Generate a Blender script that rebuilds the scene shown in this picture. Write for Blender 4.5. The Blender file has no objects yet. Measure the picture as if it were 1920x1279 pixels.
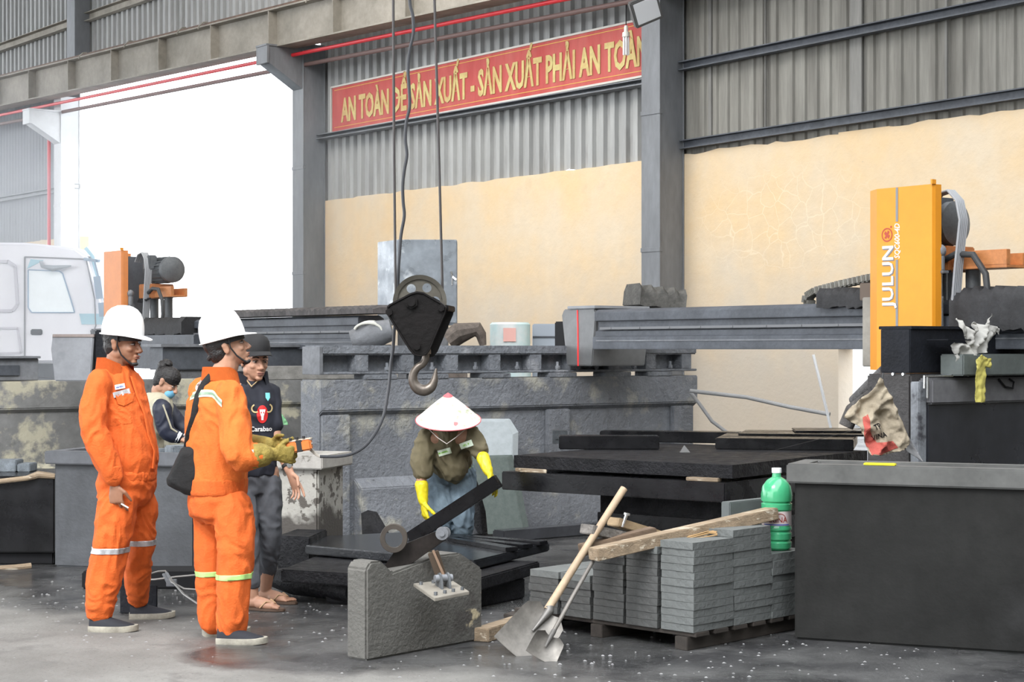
import bpy, bmesh, math, random
from mathutils import Vector as V, Matrix, noise
from mathutils.bvhtree import BVHTree
from mathutils.geometry import tessellate_polygon
random.seed(7)
SC = bpy.context.scene
COL = SC.collection
PI = math.pi
FPX = 3300.0            # focal length in pixels of the 1920 px wide frame
EYE = 1.5
HOR = 655.0

# ---------------------------------------------------------------- camera, sky, lights, exposure
cam_d = bpy.data.cameras.new('camera'); cam = bpy.data.objects.new('camera', cam_d); COL.objects.link(cam)
cam.location = (0, 0, EYE); cam.rotation_euler = (PI/2, 0, 0)
cam_d.sensor_width = 36; cam_d.lens = FPX/1920*36; cam_d.shift_y = (HOR-639.5)/1920
cam_d.clip_end = 400; SC.camera = cam
SC.view_settings.view_transform = 'Standard'; SC.view_settings.look = 'None'
SC.view_settings.gamma = 1; SC.view_settings.use_curve_mapping = False
SC.view_settings.exposure = 0.0
world = bpy.data.worlds.new('overcast_sky'); SC.world = world; world.use_nodes = True
_bg = world.node_tree.nodes['Background']; _bg.inputs[0].default_value = (0.93, 0.965, 1, 1); _bg.inputs[1].default_value = 5.0

def area(name, loc, target, sx, sy, power, col=(1, 1, 1), spread=PI):
    l = bpy.data.lights.new(name, 'AREA'); l.shape = 'RECTANGLE'; l.size = sx; l.size_y = sy
    l.energy = power; l.color = col; l.spread = spread
    o = bpy.data.objects.new(name, l); COL.objects.link(o); o.location = loc
    o.rotation_euler = (V(target)-V(loc)).to_track_quat('-Z', 'Y').to_euler()
    return o
# fill area lights added under the closed roof and at the open left side
area('fill_roof_middle', (-2.5, 12.5, 8.8), (-2.5, 13.6, 0), 7, 3, 200, (1, 0.985, 0.96))
area('fill_roof_rear', (-3.6, 18.6, 8.8), (-1.6, 23.6, 2.4), 6, 4, 620, (1, 0.975, 0.93))
area('fill_roof_front', (-4.5, 3.0, 8.8), (-2.6, 9.3, 0.8), 5, 3, 260, (1, 0.985, 0.96), math.radians(75))
area('fill_roof_right', (2.6, 14.5, 8.8), (1.2, 10.0, 0.3), 4, 3, 185, (0.97, 0.985, 1))
area('fill_left_side', (-13.0, 11.0, 4.0), (0, 12.0, 1.5), 9, 5, 70, (0.9, 0.95, 1))

# ---------------------------------------------------------------- materials
MATS = {}
def mat(name, col, rough=0.6, metal=0.0, var=0.0, vscale=3.0, bump=0.0, bscale=40.0, col2=None, spot=None,
        stretch=(1, 1, 1), trans=0.0, alpha=1.0, emit=0, coat=0.0, spec=0.5, rvar=0.0):
    """var: brightness variation; col2/vscale: large patches; spot=(colour, scale, threshold, softness): shaped stains"""
    if name in MATS: return MATS[name]
    m = bpy.data.materials.new(name); m.use_nodes = True; MATS[name] = m
    nt = m.node_tree; N = nt.nodes; L = nt.links; b = N['Principled BSDF']
    b.inputs['Base Color'].default_value = (*col, 1); b.inputs['Roughness'].default_value = rough
    b.inputs['Metallic'].default_value = metal; b.inputs['Specular IOR Level'].default_value = spec
    if trans: b.inputs['Transmission Weight'].default_value = trans
    if coat: b.inputs['Coat Weight'].default_value = coat
    if alpha < 1: b.inputs['Alpha'].default_value = alpha
    if emit: b.inputs['Emission Color'].default_value = (*col, 1); b.inputs['Emission Strength'].default_value = emit
    tc = N.new('ShaderNodeTexCoord'); mp = N.new('ShaderNodeMapping'); mp.inputs['Scale'].default_value = stretch
    L.new(tc.outputs['Object'], mp.inputs['Vector'])
    def nz(scale, detail=5, rough_=0.6):
        n = N.new('ShaderNodeTexNoise'); n.inputs['Scale'].default_value = scale
        n.inputs['Detail'].default_value = detail; n.inputs['Roughness'].default_value = rough_
        L.new(mp.outputs[0], n.inputs['Vector']); return n.outputs['Fac']
    def ramp(src, a, b_):
        r = N.new('ShaderNodeMapRange'); r.inputs['From Min'].default_value = a; r.inputs['From Max'].default_value = b_
        L.new(src, r.inputs['Value']); return r.outputs[0]
    def mix(fac, a, c, mode='MIX'):
        x = N.new('ShaderNodeMix'); x.data_type = 'RGBA'; x.blend_type = mode
        if isinstance(fac, float): x.inputs[0].default_value = fac
        else: L.new(fac, x.inputs[0])
        for k, s in ((6, a), (7, c)):
            if isinstance(s, tuple): x.inputs[k].default_value = (*s[:3], 1)
            else: L.new(s, x.inputs[k])
        return x.outputs[2]
    cur = col
    if col2 or var:
        c2 = col2 if col2 else tuple(max(0, c*(1-var)) for c in col)
        cur = mix(ramp(nz(vscale), 0.36, 0.64), col, c2)
    if var:
        cur = mix(ramp(nz(vscale*7, 3), 0.3, 0.75), cur, mix(1.0, cur, (1-var*0.7,)*3, 'MULTIPLY'))
    spots = spot if isinstance(spot, list) else ([spot] if spot else [])
    for (sc, ss, th, soft) in spots:
        cur = mix(ramp(nz(ss, 6, 0.62), th, th+soft), cur, sc)
    if not isinstance(cur, tuple): L.new(cur, b.inputs['Base Color'])
    if rvar:
        r = N.new('ShaderNodeMapRange'); r.inputs['From Min'].default_value = 0.35; r.inputs['From Max'].default_value = 0.65
        r.inputs['To Min'].default_value = max(0.03, rough-rvar); r.inputs['To Max'].default_value = min(1, rough+rvar)
        L.new(nz(vscale*1.7), r.inputs['Value']); L.new(r.outputs[0], b.inputs['Roughness'])
    if bump:
        bp = N.new('ShaderNodeBump'); bp.inputs['Strength'].default_value = bump; bp.inputs['Distance'].default_value = 0.02
        L.new(nz(bscale, 4), bp.inputs['Height']); L.new(bp.outputs[0], b.inputs['Normal'])
    return m

# ---------------------------------------------------------------- mesh builder
def fr(o, x, y=None, z=(0, 0, 1)):
    """matrix of a frame at o with local x axis x, z axis z"""
    x = V(x).normalized(); z = V(z).normalized(); y = z.cross(x).normalized(); z = x.cross(y)
    return Matrix(((x.x, y.x, z.x, o[0]), (x.y, y.y, z.y, o[1]), (x.z, y.z, z.z, o[2]), (0, 0, 0, 1)))

class MB:
    def __init__(s): s.v = []; s.f = []; s.M = Matrix()
    def add(s, vs, fs, M=None):
        k = len(s.v); T = s.M @ M if M is not None else s.M
        s.v += [T @ V(p) for p in vs]; s.f += [tuple(i+k for i in f) for f in fs]; return s
    def box(s, x0, x1, y0, y1, z0, z1, M=None):
        vs = [(x, y, z) for x in (x0, x1) for y in (y0, y1) for z in (z0, z1)]
        return s.add(vs, [(0, 1, 3, 2), (4, 6, 7, 5), (0, 4, 5, 1), (2, 3, 7, 6), (0, 2, 6, 4), (1, 5, 7, 3)], M)
    def bar(s, a, b, w, h, up=(0, 0, 1)):
        a = V(a); b = V(b); d = b-a; up = V(up)
        if abs(d.normalized().dot(up)) > 0.99: up = V((0, 1, 0))
        return s.box(0, d.length, -w/2, w/2, -h/2, h/2, fr(a, d, None, up - d.normalized()*d.normalized().dot(up)))
    def prism(s, pts, a, b, axes='xz', M=None):
        """polygon pts in the plane `axes`, extruded from a to b along the third axis"""
        third = ({'x', 'y', 'z'}-set(axes)).pop(); n = len(pts)
        def mk(p, t):
            d = {axes[0]: p[0], axes[1]: p[1], third: t}; return (d['x'], d['y'], d['z'])
        vs = [mk(p, a) for p in pts]+[mk(p, b) for p in pts]
        tri = tessellate_polygon([[V((p[0], p[1], 0)) for p in pts]])
        fs = [tuple(t) for t in tri]+[tuple(i+n for i in reversed(t)) for t in tri] if n > 8 else [tuple(range(n)), tuple(range(2*n-1, n-1, -1))]
        if n <= 8:
            # keep concave outlines correct
            area2 = 0; conv = True; sg = 0
            for i in range(n):
                ax, ay = pts[i]; bx, by = pts[(i+1) % n]; cx, cy = pts[(i+2) % n]
                c = (bx-ax)*(cy-by)-(by-ay)*(cx-bx)
                if sg == 0 and abs(c) > 1e-12: sg = 1 if c > 0 else -1
                if c*sg < -1e-12: conv = False
            if not conv: fs = [tuple(t) for t in tri]+[tuple(i+n for i in reversed(t)) for t in tri]
        fs += [(i, (i+1) % n, (i+1) % n+n, i+n) for i in range(n)]
        return s.add(vs, fs, M)
    def rings(s, R, close=True, M=None):
        n = len(R[0]); vs = [p for r in R for p in r]; fs = []
        for i in range(len(R)-1):
            for j in range(n):
                fs.append((i*n+j, i*n+(j+1) % n, (i+1)*n+(j+1) % n, (i+1)*n+j))
        if close: fs += [tuple(reversed(range(n))), tuple(range((len(R)-1)*n, len(R)*n))]
        return s.add(vs, fs, M)
    def tube(s, pts, r, n=10, M=None, flat=1.0, up=None):
        pts = [V(p) for p in pts]; m = len(pts)
        rr = r if isinstance(r, (list, tuple)) else [r]*m
        t0 = (pts[1]-pts[0]).normalized(); u = V(up) if up else (V((0, 0, 1)) if abs(t0.z) < 0.9 else V((1, 0, 0)))
        R = []
        for i, p in enumerate(pts):
            t = ((pts[min(i+1, m-1)]-p).normalized()+(p-pts[max(i-1, 0)]).normalized())
            t = t.normalized() if t.length > 1e-6 else t0
            u = (u-t*u.dot(t)).normalized(); w = t.cross(u)
            q = rr[i]
            R.append([p+u*(q*flat*math.cos(a))+w*(q*math.sin(a)) for a in [2*PI*k/n for k in range(n)]])
        return s.rings(R, True, M)
    def cyl(s, a, b, r, r2=None, n=20): return s.tube([a, b], [r, r if r2 is None else r2], n)
    def limb(s, pts, r, n=14):
        """smooth rounded chain for bodies"""
        P = [V(p) for p in pts]; out = []; ro = []
        m = len(P)
        for i in range(m-1):
            p0 = P[max(i-1, 0)]; p1 = P[i]; p2 = P[i+1]; p3 = P[min(i+2, m-1)]
            for k in range(4):
                t = k/4; out.append(0.5*((2*p1)+(p2-p0)*t+(2*p0-5*p1+4*p2-p3)*t*t+(3*p1-p0-3*p2+p3)*t**3)); ro.append(r[i]+(r[i+1]-r[i])*t)
        out.append(P[-1]); ro.append(r[-1])
        s.tube(out, ro, n); s.ell(P[0], (r[0],)*3, 12); s.ell(P[-1], (r[-1],)*3, 12); return s
    def ell(s, c, r, n=16, M=None):
        c = V(c); R = []; h = max(6, n//2)
        for i in range(1, h):
            a = -PI/2+PI*i/h
            R.append([(c.x+r[0]*math.cos(a)*math.cos(b), c.y+r[1]*math.cos(a)*math.sin(b), c.z+r[2]*math.sin(a)) for b in [2*PI*k/n for k in range(n)]])
        k0 = [(c.x, c.y, c.z-r[2])]; k1 = [(c.x, c.y, c.z+r[2])]
        vs = [p for q in R for p in q]+k0+k1; fs = []
        for i in range(h-2):
            for j in range(n): fs.append((i*n+j, i*n+(j+1) % n, (i+1)*n+(j+1) % n, (i+1)*n+j))
        b0 = (h-1)*n
        for j in range(n):
            fs.append((b0, (j+1) % n, j)); fs.append((b0+1, (h-2)*n+j, (h-2)*n+(j+1) % n))
        return s.add(vs, fs, M)
    def lathe(s, prof, M=None, n=32, close=True):
        return s.rings([[(r*math.cos(a), r*math.sin(a), z) for a in [2*PI*k/n for k in range(n)]] for r, z in prof], close, M)
    def loft(s, R, n=24):
        """R: (centre, forward half depth, side half width, forward dir xy)"""
        out = []
        for c, a, b, f in R:
            c = V(c); f = V((f[0], f[1], f[2] if len(f) > 2 else 0)).normalized(); l = V((0, 0, 1)).cross(f).normalized()
            out.append([c+f*(a*math.cos(t))+l*(b*math.sin(t)) for t in [2*PI*k/n for k in range(n)]])
        return s.rings(out)
    def mesh(s, name, bevel=0, seg=2, sharp=35, smooth=True):
        me = bpy.data.meshes.new(name); bm = bmesh.new()
        vs = [bm.verts.new(p) for p in s.v]
        for f in s.f:
            try: bm.faces.new([vs[i] for i in f])
            except ValueError: pass
        bmesh.ops.recalc_face_normals(bm, faces=bm.faces)
        if bevel:
            bm.normal_update()
            es = [e for e in bm.edges if len(e.link_faces) == 2 and e.calc_face_angle(0) > 0.5]
            bmesh.ops.bevel(bm, geom=es, offset=bevel, segments=seg, affect='EDGES', clamp_overlap=True)
        bm.normal_update()
        if smooth:
            for f in bm.faces: f.smooth = True
            lim = math.radians(sharp)
            for e in bm.edges:
                if len(e.link_faces) != 2 or e.calc_face_angle(0) > lim: e.smooth = False
        bm.to_mesh(me); bm.free(); return me
    def build(s, name, m, parent=None, bevel=0, seg=2, sharp=35, smooth=True):
        me = s.mesh(name, bevel, seg, sharp, smooth); me.materials.append(m)
        return link(name, me, parent)

def link(name, me, parent=None):
    o = bpy.data.objects.new(name, me); COL.objects.link(o)
    if parent is not None: o.parent = parent
    return o
def thing(name, label, cat, M=None, group=None):
    o = bpy.data.objects.new(name, None); COL.objects.link(o); o.empty_display_size = 0.1
    if M is not None: o.matrix_world = M if isinstance(M, Matrix) else Matrix.Translation(M)
    tag(o, label, cat, group); return o
def tag(o, label, cat, group=None, kind=None):
    o['label'] = label; o['category'] = cat
    if group: o['group'] = group
    o['kind'] = kind or 'thing'
    return o
def struct(o): o['kind'] = 'structure'; return o
def copy_tree(o, parent=None):
    c = o.copy(); COL.objects.link(c); c.parent = parent
    for ch in list(o.children):
        copy_tree(ch, c)
    return c
def at(px, py, Z):
    return V(((px-960)/FPX*Z, Z, EYE-(py-HOR)/FPX*Z))

def bake(o, mods):
    """apply (type, settings) modifiers to o's mesh through the depsgraph"""
    for t, st in mods:
        md = o.modifiers.new(t, t)
        for k, v in st.items(): setattr(md, k, v)
    dg = bpy.context.evaluated_depsgraph_get(); dg.update()
    me = bpy.data.meshes.new_from_object(o.evaluated_get(dg)); o.modifiers.clear()
    mats = list(o.data.materials); old = o.data; o.data = me; bpy.data.meshes.remove(old)
    me.materials.clear()
    for m in mats: me.materials.append(m)
    for p in me.polygons: p.use_smooth = True
    return o
def skin(name, mb, m, parent, voxel=0.008, it=3, fold=None, seed=0.0):
    o = mb.build(name, m, parent, smooth=False)
    bake(o, [('REMESH', dict(mode='VOXEL', voxel_size=voxel)), ('SMOOTH', dict(factor=0.5, iterations=it))])
    if fold:
        me = o.data; amp, fx, fz = fold
        nrm = [v.normal.copy() for v in me.vertices]
        for v, n in zip(me.vertices, nrm):
            p = v.co
            q = V((p.x*fx+p.z*fx*0.35+seed, p.y*fx+seed, p.z*fz-p.x*fx*0.25))
            w = noise.noise(q*0.5)*2
            a = (1-abs(noise.noise(q+V((w, 0, w)))*2.2))
            b = noise.noise(q*2.3+V((5, 5, 5)))
            v.co = p+n*amp*(max(-0.6, a)*0.9-0.4+b*0.35)
        me.update()
    return o
def band(name, src, planes, m, parent, off=0.003, keep=None):
    """strip of src between planes [(point, normal kept side)], lifted off the surface"""
    bm = bmesh.new(); bm.from_mesh(src.data)
    for co, no in planes:
        g = list(bm.verts)+list(bm.edges)+list(bm.faces)
        bmesh.ops.bisect_plane(bm, geom=g, plane_co=V(co), plane_no=V(no), clear_inner=True)
    if keep:
        kill = [f for f in bm.faces if not keep(f.calc_center_median())]
        bmesh.ops.delete(bm, geom=kill, context='FACES')
    bm.normal_update()
    ext = {v: v.co+v.normal*off for v in bm.verts}
    for v, c in ext.items(): v.co = c
    g = bmesh.ops.solidify(bm, geom=list(bm.faces), thickness=off*0.8)
    me = bpy.data.meshes.new(name); bm.to_mesh(me); bm.free()
    for p in me.polygons: p.use_smooth = True
    me.materials.append(m); return link(name, me, parent)
def bvh_of(o):
    bm = bmesh.new(); bm.from_mesh(o.data); t = BVHTree.FromBMesh(bm); bm.free(); return t
def decal(name, mb2d, org, u, w, src, m, parent, off=0.003, sub=0.012, thick=0.0015):
    """flat shape (x,y) -> org+u*x+w*y, then dropped onto src along -(u x w)"""
    tree = src if isinstance(src, BVHTree) else bvh_of(src)
    u = V(u).normalized(); w = V(w); w = (w-u*w.dot(u)).normalized(); d = u.cross(w)
    bm = bmesh.new(); vs = [bm.verts.new(p) for p in mb2d.v]
    for f in mb2d.f:
        try: bm.faces.new([vs[i] for i in f])
        except ValueError: pass
    for _ in range(5):
        es = [e for e in bm.edges if e.calc_length() > sub]
        if not es: break
        bmesh.ops.subdivide_edges(bm, edges=es, cuts=1)
        bmesh.ops.triangulate(bm, faces=[f for f in bm.faces if len(f.verts) > 4])
    last = None; miss = []
    for v in bm.verts:
        p = V(org)+u*v.co.x+w*v.co.y
        h = tree.ray_cast(p+d*0.3, -d, 0.8)
        if h[0] is None: miss.append((v, p)); continue
        v.co = h[0]+d*off; last = (h[0]-p).dot(d)
    bmesh.ops.delete(bm, geom=[v for v, p in miss], context='VERTS')
    bm.normal_update()
    for f in bm.faces:
        if f.normal.dot(d) < 0: f.normal_flip()
    bmesh.ops.solidify(bm, geom=list(bm.faces), thickness=thick)
    me = bpy.data.meshes.new(name); bm.to_mesh(me); bm.free(); me.materials.append(m)
    return link(name, me, parent)
def poly2(pts):
    mb = MB(); tri = tessellate_polygon([[V((p[0], p[1], 0)) for p in pts]])
    mb.add([(p[0], p[1], 0) for p in pts], [tuple(t) for t in tri]); return mb
def rect2(w, h, nx=1, ny=1):
    mb = MB()
    for i in range(nx):
        for j in range(ny):
            x0 = -w/2+w*i/nx; y0 = -h/2+h*j/ny
            mb.add([(x0, y0, 0), (x0+w/nx, y0, 0), (x0+w/nx, y0+h/ny, 0), (x0, y0+h/ny, 0)], [(0, 1, 2, 3)])
    return mb
def disc2(rx, ry, n=24, c=(0, 0)):
    return poly2([(c[0]+rx*math.cos(2*PI*k/n), c[1]+ry*math.sin(2*PI*k/n)) for k in range(n)])
def text_mb(body, size, width=None, bold=0.0, extrude=0.0, shear=0.0, space=1.0):
    """text as a mesh builder in the xy plane; centred; width fits the total length"""
    cu = bpy.data.curves.new('txt', 'FONT'); cu.body = body; cu.size = 1; cu.offset = bold; cu.extrude = extrude/size
    cu.shear = shear; cu.space_character = space; cu.resolution_u = 2
    o = bpy.data.objects.new('txt', cu); COL.objects.link(o)
    dg = bpy.context.evaluated_depsgraph_get(); dg.update()
    me = bpy.data.meshes.new_from_object(o.evaluated_get(dg))
    vs = [v.co.copy() for v in me.vertices]; fs = [tuple(p.vertices) for p in me.polygons]
    bpy.data.objects.remove(o); bpy.data.curves.remove(cu); bpy.data.meshes.remove(me)
    x0 = min(v.x for v in vs); x1 = max(v.x for v in vs)
    sx = size if width is None else width/(x1-x0)
    mb = MB(); mb.v = [V(((v.x-(x0+x1)/2)*sx, (v.y-0.36)*size, v.z*size)) for v in vs]; mb.f = fs
    return mb
ORD = ['zeroth', 'first', 'second', 'third', 'fourth', 'fifth', 'sixth', 'seventh', 'eighth', 'ninth', 'tenth', 'eleventh', 'twelfth', 'thirteenth',
       'fourteenth', 'fifteenth', 'sixteenth', 'seventeenth', 'eighteenth', 'nineteenth', 'twentieth']

# ---------------------------------------------------------------- colours
concrete = mat('cast_concrete', (0.20, 0.205, 0.215), 0.75, var=0.35, vscale=2.2, bump=0.5, bscale=30)
steel_dk = mat('dark_painted_steel', (0.10, 0.11, 0.13), 0.55, 0.1, var=0.35, vscale=4, bump=0.15)
steel_gr = mat('dusty_grey_steel', (0.23, 0.24, 0.26), 0.6, 0.2, var=0.35, vscale=3, bump=0.25, bscale=25)
col_paint = mat('column_grey_paint', (0.20, 0.21, 0.225), 0.6, 0.1, var=0.25, vscale=2.5, stretch=(1, 1, 0.3), bump=0.1)
girder_m = mat('brown_dusty_steel', (0.34, 0.31, 0.265), 0.75, 0.0, var=0.3, vscale=1.5, bump=0.2, col2=(0.24, 0.22, 0.185))
black_m = mat('black_rubber', (0.010, 0.010, 0.012), 0.6, spec=0.2, var=0.3)
black_st = mat('black_polished_stone', (0.010, 0.010, 0.012), 0.3, spec=0.3, var=0.5, vscale=3, bump=0.06, bscale=60, rvar=0.12)
black_rough = mat('black_sawn_stone', (0.018, 0.018, 0.021), 0.55, spec=0.2, var=0.5, vscale=6, bump=0.6, bscale=45, rvar=0.15)
white_m = mat('white_plastic', (0.86, 0.87, 0.88), 0.35, var=0.06, vscale=6)
chrome = mat('bright_steel', (0.7, 0.72, 0.74), 0.22, 1.0)
red_m = mat('red_pipe_paint', (0.62, 0.02, 0.03), 0.4)
wood_m = mat('sawn_timber', (0.36, 0.27, 0.18), 0.75, var=0.35, vscale=4, stretch=(0.6, 6, 6), bump=0.3, bscale=20, spot=((0.62, 0.55, 0.44), 5, 0.56, 0.1))
cream = None

# ================================================================ SETTING
DW = V((-0.614, 0.789, 0)).normalized()          # along the rear wall, away to the left
B0 = V((1.96, 20.0, 0))
WALL = fr(B0, DW)                                 # local y points into the hall
def ws(px, y=0.0):
    r = (px-960)/FPX; ox = B0.x+WALL[0][1]*y; oz = B0.y+WALL[1][1]*y
    return (ox-oz*r)/(-DW.x+DW.y*r)

def floor_material():
    m = bpy.data.materials.new('wet_concrete_floor'); m.use_nodes = True; nt = m.node_tree; N = nt.nodes; L = nt.links
    b = N['Principled BSDF']; g = N.new('ShaderNodeTexCoord')
    def nz(sc, det=6, ro=0.6, st=None):
        n = N.new('ShaderNodeTexNoise'); n.inputs['Scale'].default_value = sc; n.inputs['Detail'].default_value = det; n.inputs['Roughness'].default_value = ro
        if st:
            mp = N.new('ShaderNodeMapping'); mp.inputs['Scale'].default_value = st; L.new(g.outputs['Object'], mp.inputs[0]); L.new(mp.outputs[0], n.inputs['Vector'])
        else: L.new(g.outputs['Object'], n.inputs['Vector'])
        return n.outputs['Fac']
    def rng(src, a, b_, c=0, d=1):
        r = N.new('ShaderNodeMapRange'); r.inputs[1].default_value = a; r.inputs[2].default_value = b_; r.inputs[3].default_value = c; r.inputs[4].default_value = d
        L.new(src, r.inputs[0]); return r.outputs[0]
    def math_(op, a, c):
        x = N.new('ShaderNodeMath'); x.operation = op; x.use_clamp = True
        for k, s in ((0, a), (1, c)):
            if isinstance(s, (int, float)): x.inputs[k].default_value = s
            else: L.new(s, x.inputs[k])
        return x.outputs[0]
    def mix(f, a, c):
        x = N.new('ShaderNodeMix'); x.data_type = 'RGBA'; L.new(f, x.inputs[0])
        for k, s in ((6, a), (7, c)):
            if isinstance(s, tuple): x.inputs[k].default_value = (*s, 1)
            else: L.new(s, x.inputs[k])
        return x.outputs[2]
    # distance from the dry corner by the workers' feet to the wet working area
    sep = N.new('ShaderNodeSeparateXYZ'); L.new(g.outputs['Object'], sep.inputs[0])
    yy = N.new('ShaderNodeMath'); yy.operation = 'MULTIPLY_ADD'; L.new(sep.outputs[0], yy.inputs[0]); yy.inputs[1].default_value = 0.85; L.new(sep.outputs[1], yy.inputs[2])
    wob = N.new('ShaderNodeMath'); wob.operation = 'MULTIPLY_ADD'; L.new(nz(1.1, 5), wob.inputs[0]); wob.inputs[1].default_value = 2.4; L.new(yy.outputs[0], wob.inputs[2])
    wet0 = rng(wob.outputs[0], 8.75, 9.5)
    vd = N.new('ShaderNodeVectorMath'); vd.operation = 'DISTANCE'; L.new(g.outputs['Object'], vd.inputs[0]); vd.inputs[1].default_value = (-1.0, 8.72, 0)
    vb = N.new('ShaderNodeMath'); vb.operation = 'MULTIPLY_ADD'; L.new(nz(2.5, 5), vb.inputs[0]); vb.inputs[1].default_value = 0.6; L.new(vd.outputs['Value'], vb.inputs[2])
    wet = math_('MAXIMUM', wet0, rng(vb.outputs[0], 0.95, 0.78))
    dry = mix(rng(nz(1.6, 6), 0.35, 0.65), (0.20, 0.196, 0.185), (0.135, 0.13, 0.122))
    dry = mix(rng(nz(3, 7, 0.7), 0.55, 0.68), dry, (0.12, 0.115, 0.11))
    dry = mix(rng(nz(38, 3, 0.6), 0.64, 0.72), dry, (0.06, 0.058, 0.055))
    wetc = mix(rng(nz(2.3, 6), 0.4, 0.6), (0.085, 0.085, 0.085), (0.035, 0.035, 0.037))
    wetc = mix(rng(nz(30, 4, 0.7), 0.58, 0.7), wetc, (0.14, 0.14, 0.14))
    L.new(mix(wet, dry, wetc), b.inputs['Base Color'])
    pud = rng(nz(0.9, 3), 0.44, 0.54)
    rw = rng(pud, 0, 1, 0.42, 0.12)
    ro = N.new('ShaderNodeMix'); ro.data_type = 'FLOAT'; L.new(wet, ro.inputs[0]); ro.inputs[2].default_value = 0.85; L.new(rw, ro.inputs[3])
    L.new(ro.outputs[0], b.inputs['Roughness'])
    bp = N.new('ShaderNodeBump'); bp.inputs['Distance'].default_value = 0.02; bp.inputs['Strength'].default_value = 0.55
    h1 = N.new('ShaderNodeMath'); h1.operation = 'MULTIPLY_ADD'; L.new(nz(34, 5, 0.7), h1.inputs[0]); h1.inputs[1].default_value = 0.6; L.new(nz(7, 5), h1.inputs[2])
    L.new(h1.outputs[0], bp.inputs['Height']); L.new(bp.outputs[0], b.inputs['Normal'])
    return m
fm = floor_material()
mb = MB(); mb.box(-40, 14, -14, 60, -0.3, 0); f = mb.build('floor', fm, smooth=False); struct(f)

# sheet cladding, block wall, rails
sheet = mat('weathered_fibre_cement_sheet', (0.40, 0.405, 0.40), 0.8, var=0.22, vscale=1.2, stretch=(2.5, 1, 0.35), bump=0.2, bscale=18,
            spot=((0.17, 0.16, 0.15), 1.3, 0.6, 0.14))
sheet_dk = mat('dark_weathered_sheet', (0.27, 0.262, 0.235), 0.85, var=0.3, vscale=1.5, stretch=(3, 1, 0.25), bump=0.25, bscale=18,
               col2=(0.17, 0.163, 0.145))
sheet_left = mat('blue_grey_sheet', (0.33, 0.345, 0.37), 0.8, var=0.12, vscale=1.5, stretch=(2, 1, 0.3))
def cream_material():
    m = mat('cream_painted_render', (0.68, 0.50, 0.295), 0.85, var=0.10, vscale=0.9, bump=0.25, bscale=14, col2=(0.64, 0.53, 0.39),
            spot=[((0.52, 0.40, 0.27), 0.75, 0.63, 0.16), ((0.40, 0.34, 0.27), 9, 0.70, 0.05)])
    nt = m.node_tree; N = nt.nodes; L = nt.links; b = N['Principled BSDF']
    src = b.inputs['Base Color'].links[0].from_socket
    tc = N.new('ShaderNodeTexCoord'); 
    # hairline cracks: the pale map-crack patch on the right bay
    nzz = N.new('ShaderNodeTexNoise'); nzz.inputs['Scale'].default_value = 3; L.new(tc.outputs['Object'], nzz.inputs['Vector'])
    ad = N.new('ShaderNodeMix'); ad.data_type = 'VECTOR'; ad.inputs[0].default_value = 0.18; L.new(tc.outputs['Object'], ad.inputs[4]); L.new(nzz.outputs['Color'], ad.inputs[5])
    vo = N.new('ShaderNodeTexVoronoi'); vo.feature = 'DISTANCE_TO_EDGE'; vo.inputs['Scale'].default_value = 5.5; L.new(ad.outputs[1], vo.inputs['Vector'])
    r = N.new('ShaderNodeMapRange'); r.inputs[1].default_value = 0.0; r.inputs[2].default_value = 0.03; r.inputs[3].default_value = 1; r.inputs[4].default_value = 0; L.new(vo.outputs['Distance'], r.inputs[0])
    # where the patch lies (local x along the wall, z up)
    vm = N.new('ShaderNodeVectorMath'); vm.operation = 'DISTANCE'; mp = N.new('ShaderNodeMapping'); mp.inputs['Scale'].default_value = (0.62, 0.0, 1.5)
    L.new(tc.outputs['Object'], mp.inputs[0]); L.new(mp.outputs[0], vm.inputs[0]); vm.inputs[1].default_value = (-1.5*0.62, 0, 2.85*1.5)
    r2 = N.new('ShaderNodeMapRange'); r2.inputs[1].default_value = 0.5; r2.inputs[2].default_value = 1.05; r2.inputs[3].default_value = 0.30; r2.inputs[4].default_value = 0; L.new(vm.outputs['Value'], r2.inputs[0])
    mu = N.new('ShaderNodeMath'); mu.operation = 'MULTIPLY'; L.new(r.outputs[0], mu.inputs[0]); L.new(r2.outputs[0], mu.inputs[1])
    mx = N.new('ShaderNodeMix'); mx.data_type = 'RGBA'; L.new(mu.outputs[0], mx.inputs[0]); L.new(src, mx.inputs[6]); mx.inputs[7].default_value = (0.86, 0.78, 0.62, 1)
    # lower part of the wall is splashed grey
    sx = N.new('ShaderNodeSeparateXYZ'); L.new(tc.outputs['Object'], sx.inputs[0])
    w = N.new('ShaderNodeMath'); w.operation = 'MULTIPLY_ADD'; L.new(nzz.outputs['Fac'], w.inputs[0]); w.inputs[1].default_value = 1.3; L.new(sx.outputs[2], w.inputs[2])
    r3 = N.new('ShaderNodeMapRange'); r3.inputs[1].default_value = 1.9; r3.inputs[2].default_value = 3.4; r3.inputs[3].default_value = 0.75; r3.inputs[4].default_value = 0; L.new(w.outputs[0], r3.inputs[0])
    my = N.new('ShaderNodeMix'); my.data_type = 'RGBA'; L.new(r3.outputs[0], my.inputs[0]); L.new(mx.outputs[2], my.inputs[6]); my.inputs[7].default_value = (0.46, 0.42, 0.37, 1)
    L.new(my.outputs[2], b.inputs['Base Color']); return m
cream = cream_material()

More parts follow.
